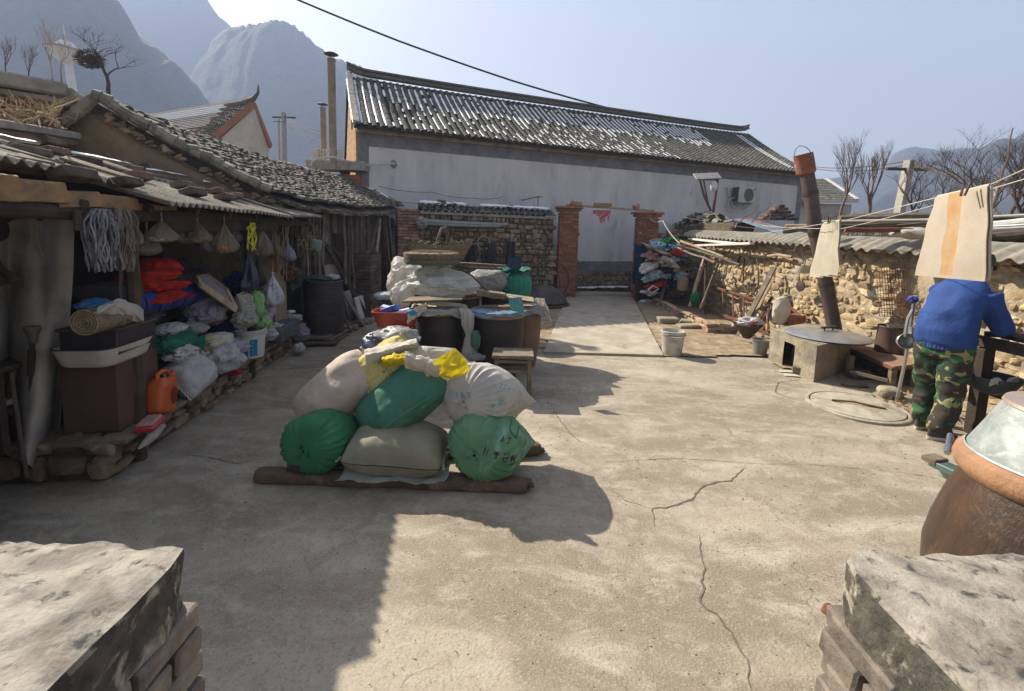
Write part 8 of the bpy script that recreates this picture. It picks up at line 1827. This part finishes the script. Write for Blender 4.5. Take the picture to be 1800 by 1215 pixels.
# on top of the wall: tile heap, striped sheet, logs
t = T('tile_heap', 'heap of old broken roof tiles piled on the wall near the gate', 'tile heap', WP(1250, 405, -.4)); b = MB(); rs = random.Random(6)
for k in range(260):
    f = rs.random(); px = 1192+110*f; py = 406-(10+20*math.sin(math.pi*min(1, f*1.15)))*rs.random()**.8; p = WP(px, py, -.35-rs.random()*.4); vs = []
    M_ = TR(p, rot(rs.uniform(-30, 30), rs.uniform(-40, 40), rs.uniform(0, 180)))
    b.grid(lambda u, v: (.1*math.cos(math.pi*u), .2*(v-.5), .05*math.sin(math.pi*u)), 6, 2, thick=.014, M=M_, r=rs.random())
b.build('tiles', M_tilel, t); b = MB(); b.box(WP(1250, 404, -.55), (.6, 3.6, .35), rot(0, 0, 0), .05, .03); b.build('heap_core', M_mortd, t)
b = MB(); a = WP(1300, 386, -.5); c = WP(1402, 417, -.2)
for k, m in enumerate((mat('roof_blue', (.16, .22, .28), (.12, .17, .22), 4), mat('roof_red', (.26, .07, .055), (.2, .055, .045), 4), M_sheetg)):
    b = MB(); o = V((0, .18*k, .02*k)); b.beam(a+o+nW*-.15*k, c+o*.3+nW*-.15*k, .3, .015, .003, .01); tag(b.build('tin_sheet', m), ['blue grey', 'dull red', 'whitish'][k]+' tin sheet sloping along the top of the right wall', 'sheet', 'tin sheets on the right wall')
b = MB(); b.box(WP(1370, 378, -1.6), (.9, .4, .12), rot(0, 0, 60), .01)
t = T('brick_pyramid', 'stepped little pyramid of grey bricks behind the wall', 'brick stack', WP(1368, 385, -1.6)); c = Dp(1368, 386, 11)
b = MB()
for k in range(5):
    for q in range(5-k): b.box(c+V(((q-(4-k)/2)*.17, 0, .02+.075*k)), (.16, .2, .065), rot(0, 0, U()*6), .008, .008)
b.build('bricks', M_brickd, t)
for k, (x0, y0, x1, y1, Y, r, m, lb) in enumerate(((1475, 388, 1640, 384, 6.2, .07, M_wood, 'thick weathered log lying on top of the right wall'), (1470, 400, 1650, 396, 6.0, .05, M_woodd, 'dark log under the thick weathered log'), (1485, 404, 1660, 406, 5.7, .03, M_rust, 'brown pipe lying in front of the dark log'), (1380, 398, 1470, 396, 7.5, .03, M_woodp, 'pale pole left of the stove flue on the wall'), (1376, 406, 1462, 402, 7.3, .05, M_wood, 'grey pole under the pale pole by the flue'), (1730, 398, 1830, 388, 5.6, .05, MATS['white_pvc'], 'upper white plastic pipe at the right edge over the wall'), (1728, 404, 1830, 399, 5.5, .045, MATS['white_pvc'], 'lower white plastic pipe at the right edge over the wall'), (1735, 418, 1830, 410, 5.4, .06, M_woodd, 'dark beam under the white pipes at the right edge'), (1600, 392, 1850, 386, 7.0, .06, M_woodd, 'long dark beam at the back of the timber stack'), (1640, 412, 1840, 424, 5.6, .05, M_wood, 'grey lath stack nearest the coping'), (1495, 380, 1640, 378, 7.4, .04, M_wood, 'grey pole at the top back of the timber stack'))):
    a = Dp(x0, y0, Y); c = Dp(x1, y1, Y-.3); b = MB(); b.tube(wander(a, c, .04 if r > .04 and 'white' not in lb else .008, 10), r, 9); tag(b.build('log' if 'log' in lb else 'long_pole', m), lb, 'timber', 'timbers and pipes stacked on the right wall')
b = MB(); b.tube([Dp(1445, 389, 5.35), Dp(1640, 386, 4.9), Dp(1840, 376, 4.4)], .014, 6); tag(b.build('white_rod', MATS['white_pvc']), 'long thin white rod over the wall from towel to right edge', 'rod')
for k, (px, py, sx, sz, lb) in enumerate(((1602, 410, .42, .14, 'large pale boulder resting on the coping left of the big towel'), (1638, 413, .2, .14, 'smaller pale stone beside the large boulder'), (1690, 405, .3, .15, 'stone on the wall hidden behind the big towel'))):
    b = MB(); b.blob(Dp(px, py, 5.55), (sx, .4, sz), None, 3, .35, 1.6); tag(b.build('boulder', mat('pale_boulder', (.42, .39, .33), (.33, .3, .25), 6, bump=.6)), lb, 'stone')
# rough fill behind the wall and bank beyond
b = MB(); b.grid(lambda u, v: (5.9+7*u+V((0, 0, 0)).x, 1.5+12.5*v, 1.25+.35*u+.12*noise.noise(V((u*9, v*14, 0)))), 30, 60); tag(b.build('terrace_ground', M_field), kind='structure')
b = MB(); b.grid(lambda u, v: (13+35*u-6*(1-v), 8+40*v+V((0, 0, 0)).y, 1.0+.7*min(1, v*3)+.5*noise.noise(V((u*6, v*6, 0)))+.8*u), 40, 40); tag(b.build('bank', M_field), kind='structure')
b = MB(); rs = random.Random(9)
for k in range(1400):
    px = rs.uniform(1430, 1850); Y = rs.uniform(8, 30); p = Dp(px, 404-rs.random()*6, Y); h = rs.uniform(.15, .5)*(Y/14); b.tube([p-V((0, 0, .2)), p+V((rs.uniform(-.3, .3), 0, h))], [.008*Y/12, .004*Y/12], 3, cap=False)
tag(b.build('dry_brush', mat('dry_brush', (.27, .19, .1), (.17, .12, .07), 12, rnd=.5)), 'dry brown brush covering the bank beyond the right wall', 'brush', kind='stuff')
# ============================================================= far right house
t = T('tiled_house', 'low white house with a grey tiled roof behind the bare trees', 'house', Dp(1470, 390, 24)); Y = 24
a, c = Dp(1400, 352, 23), Dp(1507, 352, 23); e, f = Dp(1380, 318, 26), Dp(1452, 316, 26)
b = MB(); b.grid(lambda u, v: a.lerp(c, u).lerp(e.lerp(f, u), v), 10, 6, thick=.1); b.build('roof', M_tile, t)
b = MB(); tiles(b, lambda u, s_: a.lerp(c, u).lerp(e.lerp(f, u), s_), (c-a).normalized(), 20, 12, .1); b.build('roof_tiles', M_tile, t)
b = MB(); b.box(((a+c)/2+V((0, .5, -1.5))), ((c-a).length, .3, 2.7), None, 0); b.build('wall', mat('far_white', (.6, .58, .56), (.5, .48, .46), 3), t)
b = MB(); b.beam(a+V((0, -.05, -.05)), c+V((0, -.05, -.05)), .12, .14, .01); b.beam(c, f, .2, .15, .01); b.build('eave_trim', MATS['far_white'], t)
# ============================================================= poles, tower
def lattice_pole(px0, y0, px1, y1, Y, wd, lb, wires=()):
    a, c = Dp(px0, y0, Y), Dp(px1, y1, Y); c.z = min(c.z, 1.2); t = T('utility_pole', lb, 'utility pole', c); b = MB(); b.beam(c, a, wd, wd*.6, .01); b.build('post', mat('pole_cement', (.4, .37, .33), (.32, .3, .26), 5), t)
    b = MB(); b.beam(a+V((-.5*wd*5, 0, -wd)), a+V((.5*wd*5, 0, -wd)), wd*.3, wd*.3); b.build('crossarm', M_iron, t); return a
a = lattice_pole(1599, 282, 1572, 388, 17, .32, 'pale concrete utility pole leaning right beyond the timber stack')
for k, (p, q, lb) in enumerate(((Dp(1425, 292, 30), Dp(1602, 282, 17), 'upper'), (Dp(1430, 296, 30), Dp(1598, 290, 17), 'lower'))):
    line([p, q], .02, lb+' power wire running left from the leaning pole', M_iron, 'power_wire', sg=.2, cat='wire')
for k in range(4): line([Dp(1600, 283+2*k, 17), Dp(1830, 322+4*k, 12)], .014, ['highest', 'second', 'third', 'lowest'][k]+' power wire running right from the leaning pole', M_iron, 'power_wire', sg=.15, cat='wire')
pole3(Dp(1757, 310, 16), Dp(1747, 372, 16), .07, mat('pole_cement', (.4, .37, .33)), 'thin_post', 'thin white post among the bare trees at the right edge', 'post', 0)
for k, (px, w_, h0, lb) in enumerate(((499, .3, 198, 'taller cement utility pole left of the chimneys'), (490, .14, 210, 'thin pole just left of the taller cement pole'))): lattice_pole(px, h0, px, 262, 30, w_, lb)
for k in range(4): line([Dp(500, 205+3*k, 30), Dp(566, 232+6*k, 22)], .018, ['highest', 'second', 'third', 'lowest'][k]+' wire from the cement pole to the chimneys', MATS['black_cable'], 'power_wire', sg=.1, cat='wire')
t = T('observation_tower', 'white flying saucer shaped tower with a mast before the left mountain', 'tower', Dp(128, 150, 90)); a = Dp(117, 92, 90); c = Dp(128, 160, 90)
M_tw2 = mat('tower_white', (.75, .72, .66), (.6, .57, .5), 1); b = MB(); b.tube([(c.x, c.y, 0), c, a], [.9, .7, .55], 12); b.build('column', M_tw2, t)
b = MB(); b.lathe([(.6, -2.2), (1.6, -1.4), (2.6, -.4), (3.1, .3), (3.2, .5), (1.6, .8), (1.5, 1.2), (.9, 1.9), (.001, 2.1)], 28, TR(a, rot(0, 4, 0))); b.build('saucer', M_tw2, t)
b = MB(); b.tube([a+V((0, 0, 1.9)), Dp(111, 42, 90)], [.14, .05], 6); b.build('mast', M_tw2, t)
b = MB(); b.lathe([(3.1, .2), (3.35, .3), (3.3, .55), (3.1, .5)], 28, TR(a, rot(0, 4, 0)), cap=False); b.build('rim_ring', mat('tower_rim', (.4, .33, .25)), t)
# ============================================================= bare trees
def tree(base, h, name, lb, seed, spread=.5, up=.6, r0=.1, depth=5, nsub=3, m=None, trunk=.3, wob=.12, group=None):
    rs = random.Random(seed); t = T(name, lb, 'tree', base, group=group); tr = MB(); cr = MB()
    def grow(p, d, l, r, lev):
        pts = [p]; q = p.copy(); dd = d.copy(); n_ = 4
        for i in range(n_): dd = (dd+V((rs.uniform(-1, 1), rs.uniform(-1, 1), rs.uniform(-.6, 1)*up))*wob).normalized(); q = q+dd*l/n_; pts.append(q.copy())
        (tr if lev == 0 else cr).tube(pts, [r*(1-.45*i/n_) for i in range(n_+1)], 6 if lev < 2 else 4, cap=lev < 2)
        if lev < depth:
            for k in range(nsub+(rs.random() < .5)):
                i = rs.choice([2, 3, 4, 4]); a = rs.uniform(0, 6.28); side_ = V((math.cos(a), math.sin(a), 0)); nd = (dd*(1-spread*.4)+side_*spread+V((0, 0, up*.5))).normalized()
                grow(pts[i], nd, l*rs.uniform(.6, .85), r*.55*rs.uniform(.8, 1.1), lev+1)
    if base[2] > .3: tr.tube([(base[0], base[1], -.05), V(base)+V((0, 0, .02))], [r0*1.25, r0], 7)
    grow(V(base), V((rs.uniform(-.1, .1), 0, 1)).normalized(), h*trunk, r0, 0); tr.build('trunk', m or M_twig, t); cr.build('crown', m or M_twig, t); return t
def tb(px, py, Y): return Dp(px, py, Y)
M_tg = mat('grey_bark', (.2, .16, .13), (.13, .105, .085), 9, rnd=.2)
tree(tb(1476, 392, 14), 4.2, 'bare_tree', 'left one of the two tall bare trees with upright shoots behind the wall', 3, .34, .9, .05, 5, 3, M_tg, .2, .12, 'bare trees beyond the right wall')
tree(tb(1524, 392, 13), 4.0, 'bare_tree', 'right one of the two tall bare trees with upright shoots behind the wall', 8, .34, .9, .06, 5, 3, M_tg, .2, .12, 'bare trees beyond the right wall')
for k, (px, Y, h, s_, lb) in enumerate(((1606, 13, 2.2, 21, 'crooked dark bare tree just right of the leaning pole'), (1640, 15, 2.4, 22, 'small bare tree left of the big towel'), (1700, 13, 3.0, 23, 'bare tree rising behind the big towel'), (1728, 12, 2.6, 24, 'bare tree right behind the towel edge'), (1772, 9, 2.2, 25, 'crooked bare tree near the right edge'), (1795, 8, 1.5, 26, 'small bare tree at the very right edge'), (1668, 18, 2.4, 27, 'distant bare tree left behind the towel'), (1440, 22, 2.6, 28, 'thin bare tree beside the far tiled house'))):
    tree(tb(px, 402, Y), h, 'bare_tree', lb, s_, .55, .4, .045, 5, 3, mat('dark_bark', (.09, .065, .05), (.06, .045, .035), 9), .32, .22, 'bare trees beyond the right wall')
pole3(Dp(1738, 400, 4.2), Dp(1781, 225, 4.2), [.012-.001*i for i in range(8)], M_twig, 'long_cane', 'long thin cane sticking up at the right edge', 'cane', .05)
for k in range(3): pole3(Dp(1300+k*22, 392, 10), Dp(1335+k*20, 362-k*6, 10), [.012-.001*i for i in range(8)], M_twig, 'twig', ['left', 'middle', 'right'][k]+' thin twig sticking up before the white house', 'twig', .15)
nt2 = tree(tb(190, 158, 13), 2.5, 'bare_tree', 'bare tree holding a big bird nest at the upper left', 44, .72, .25, .05, 6, 2, mat('dark_bark', (.09, .065, .05)), .28, .2)
b = MB(); rs = random.Random(1); c = Dp(158, 104, 13)
for k in range(420): d = V((rs.gauss(0, 1), rs.gauss(0, 1), rs.gauss(0, .8))).normalized(); p = c+V((d.x*.28, d.y*.25, d.z*.22)); q = V((rs.uniform(-1, 1), rs.uniform(-1, 1), rs.uniform(-.5, .5))); b.tube([p-q*.1, p+q*.1], .007, 3, cap=False)
b.blob(c, (.36, .34, .28), None, 2, .3); tag(b.build('bird_nest', mat('nest', (.12, .09, .07), (.07, .055, .04))), 'big dark bird nest of twigs in the upper left bare tree', 'nest')
for k, (px, Y, h, s_) in enumerate(((10, 9, .8, 61), (50, 10, .7, 62), (92, 9, 1.1, 63), (108, 10, .9, 64))): tree(tb(px, 140, Y), h, 'shrub_stems', ['leftmost', 'second', 'third', 'rightmost'][k]+' leafless shrub rising behind the cement coping at upper left', s_, .4, .8, .014, 4, 3, [M_twig, M_twig, MATS['straw'], MATS['straw']][k], .4, .1, 'shrubs behind the upper left coping')

# grit and straw on the yard
b = MB(); rs = random.Random(77)
for k in range(3000):
    x = rs.uniform(-2.4, 4.6); y = rs.uniform(1.3, 9) if k % 3 else rs.uniform(1.3, 4); r_ = rs.uniform(.0012, .0042)*(1+.25*y); a = rs.uniform(0, 6.3)
    if k % 4 == 0: b.add([(x, y, .003), (x+r_*4*math.cos(a), y+r_*4*math.sin(a), .006), (x+r_*.5, y+r_*.5, .008)], [(0, 1, 2)])
    else: b.add([(x-r_, y, .001), (x, y-r_*.8, .001), (x+r_*.9, y, .001), (x, y+r_, .001), (x, y, r_*.8)], [(0, 1, 4), (1, 2, 4), (2, 3, 4), (3, 0, 4)])
tag(b.build('grit', mat('grit', (.36, .29, .2), (.16, .12, .08), 15, rnd=.6), smooth=0), 'loose grit and bits of straw scattered over the yard', 'grit', kind='stuff')

for k, (px, py, w_, h_, m, lb) in enumerate(((322, 392, 26, 38, M_gcl2, 'small smoky bag hanging between the two pale clear bags under the eave'), (412, 392, 22, 34, M_gcl2, 'small limp clear bag right of the nut bag under the eave'), (480, 395, 24, 60, cloth('olive_cloth', (.12, .11, .07)), 'olive cloth pouch hanging behind the yellow strap row'), (240, 392, 20, 40, M_str2, 'narrow brown cloth pouch hanging right of the hanks of strips'), (523, 400, 20, 55, M_woodd, 'dark narrow pouch hanging left of the dried herbs'))):
    hbag(px, py, w_, h_, m, 0, lb, 20+k, .0, grp='small pouches hanging under the eave')
for k, (px, py, s_, m, lb) in enumerate(((240, 560, (.4, .3, .16), 'heap_black', 'black bundle on the shelf under the red cloth'), (330, 580, (.4, .3, .12), 'heap_grey', 'grey cloth wedged under the blue roll'), (420, 500, (.3, .3, .3), 'heap_navy', 'navy bundle on the shelf behind the green bag'), (455, 600, (.2, .2, .14), 'heap_sand', 'sand coloured bag right of the labelled bucket'), (372, 560, (.3, .25, .14), 'heap_brown', 'brown cloth between sieve and cream roll'), (350, 622, (.3, .25, .16), 'heap_white', 'white crumpled bag behind the printed sack'), (320, 470, (.3, .5, .16), 'heap_black', 'black cloth stuffed above the sieve'), (470, 520, (.3, .3, .2), 'heap_grey', 'grey bundle behind the printed shopping bag'))):
    if m in MATS: bs(px, py, -.12 if k % 2 else -.2, s_[0], s_[1], s_[2], 130+k, MATS[m], lb, 0, 'cloth_bundle', 'bundle', 0, .4, .5)
# ============================================================= pieces of parts
SUBS = dict(cap_peak='cap', hem_band='jacket', tied_neck='bag_body', seam='bag_body', tie_string='bag_body', printed_band='bag_body', printing='bag_body', yellow_panel='bag_body', folded_mouth='bag_body',
            yellow_lining='bag_body', lower_flap='bag_body', rolled_mouth='bag_body', dark_hole='bag_body', open_mouth='bag_body', cap_strut='cap', label_mark='blue_label', fan_opening='fan_grille', tape='body', flower_dots='bowl',
            coping_tiles='coping_bed', roof_tiles='roof', ridge='roof', verge='roof', handle_post='handle', spout='body', hand_recess='body', green_binding='rim', lashing='woven_top', frayed_rim='bowl', bucket_handle='bucket_top', painted_band='wall', vent_slot='gable_wall', tin_top='tin_cone', tin_bead='tin_cone', eave_trim='roof', verge_tiles='roof', tile_row='roof', bargeboard='gable_wall', rim_ring='saucer', mast='saucer')
for th in [o for o in scene.objects if o.parent is None and o.type == 'EMPTY']:
    kids = list(th.children); by = {}
    for c in kids: by.setdefault(c.name.split('.')[0], []).append(c)
    for n_, p_ in SUBS.items():
        if p_ in by:
            for i, c in enumerate(by.get(n_, [])): c.parent = by[p_][0]
    for a_, c in zip(by.get('shoe', []), by.get('sole', [])): c.parent = a_
# ============================================================= haze
hm = bpy.data.materials.new('haze'); hm.use_nodes = True; t = hm.node_tree; t.nodes.clear()
out = t.nodes.new('ShaderNodeOutputMaterial'); pv = t.nodes.new('ShaderNodeVolumePrincipled')
pv.inputs['Color'].default_value = (.5, .63, .95, 1); pv.inputs['Density'].default_value = .0016; pv.inputs['Anisotropy'].default_value = .12
t.links.new(pv.outputs[0], out.inputs['Volume'])
b = MB(); b.box((60, 250, 128.5), (1500, 660, 263)); o = b.build('haze', hm, smooth=0); tag(o, kind='stuff')
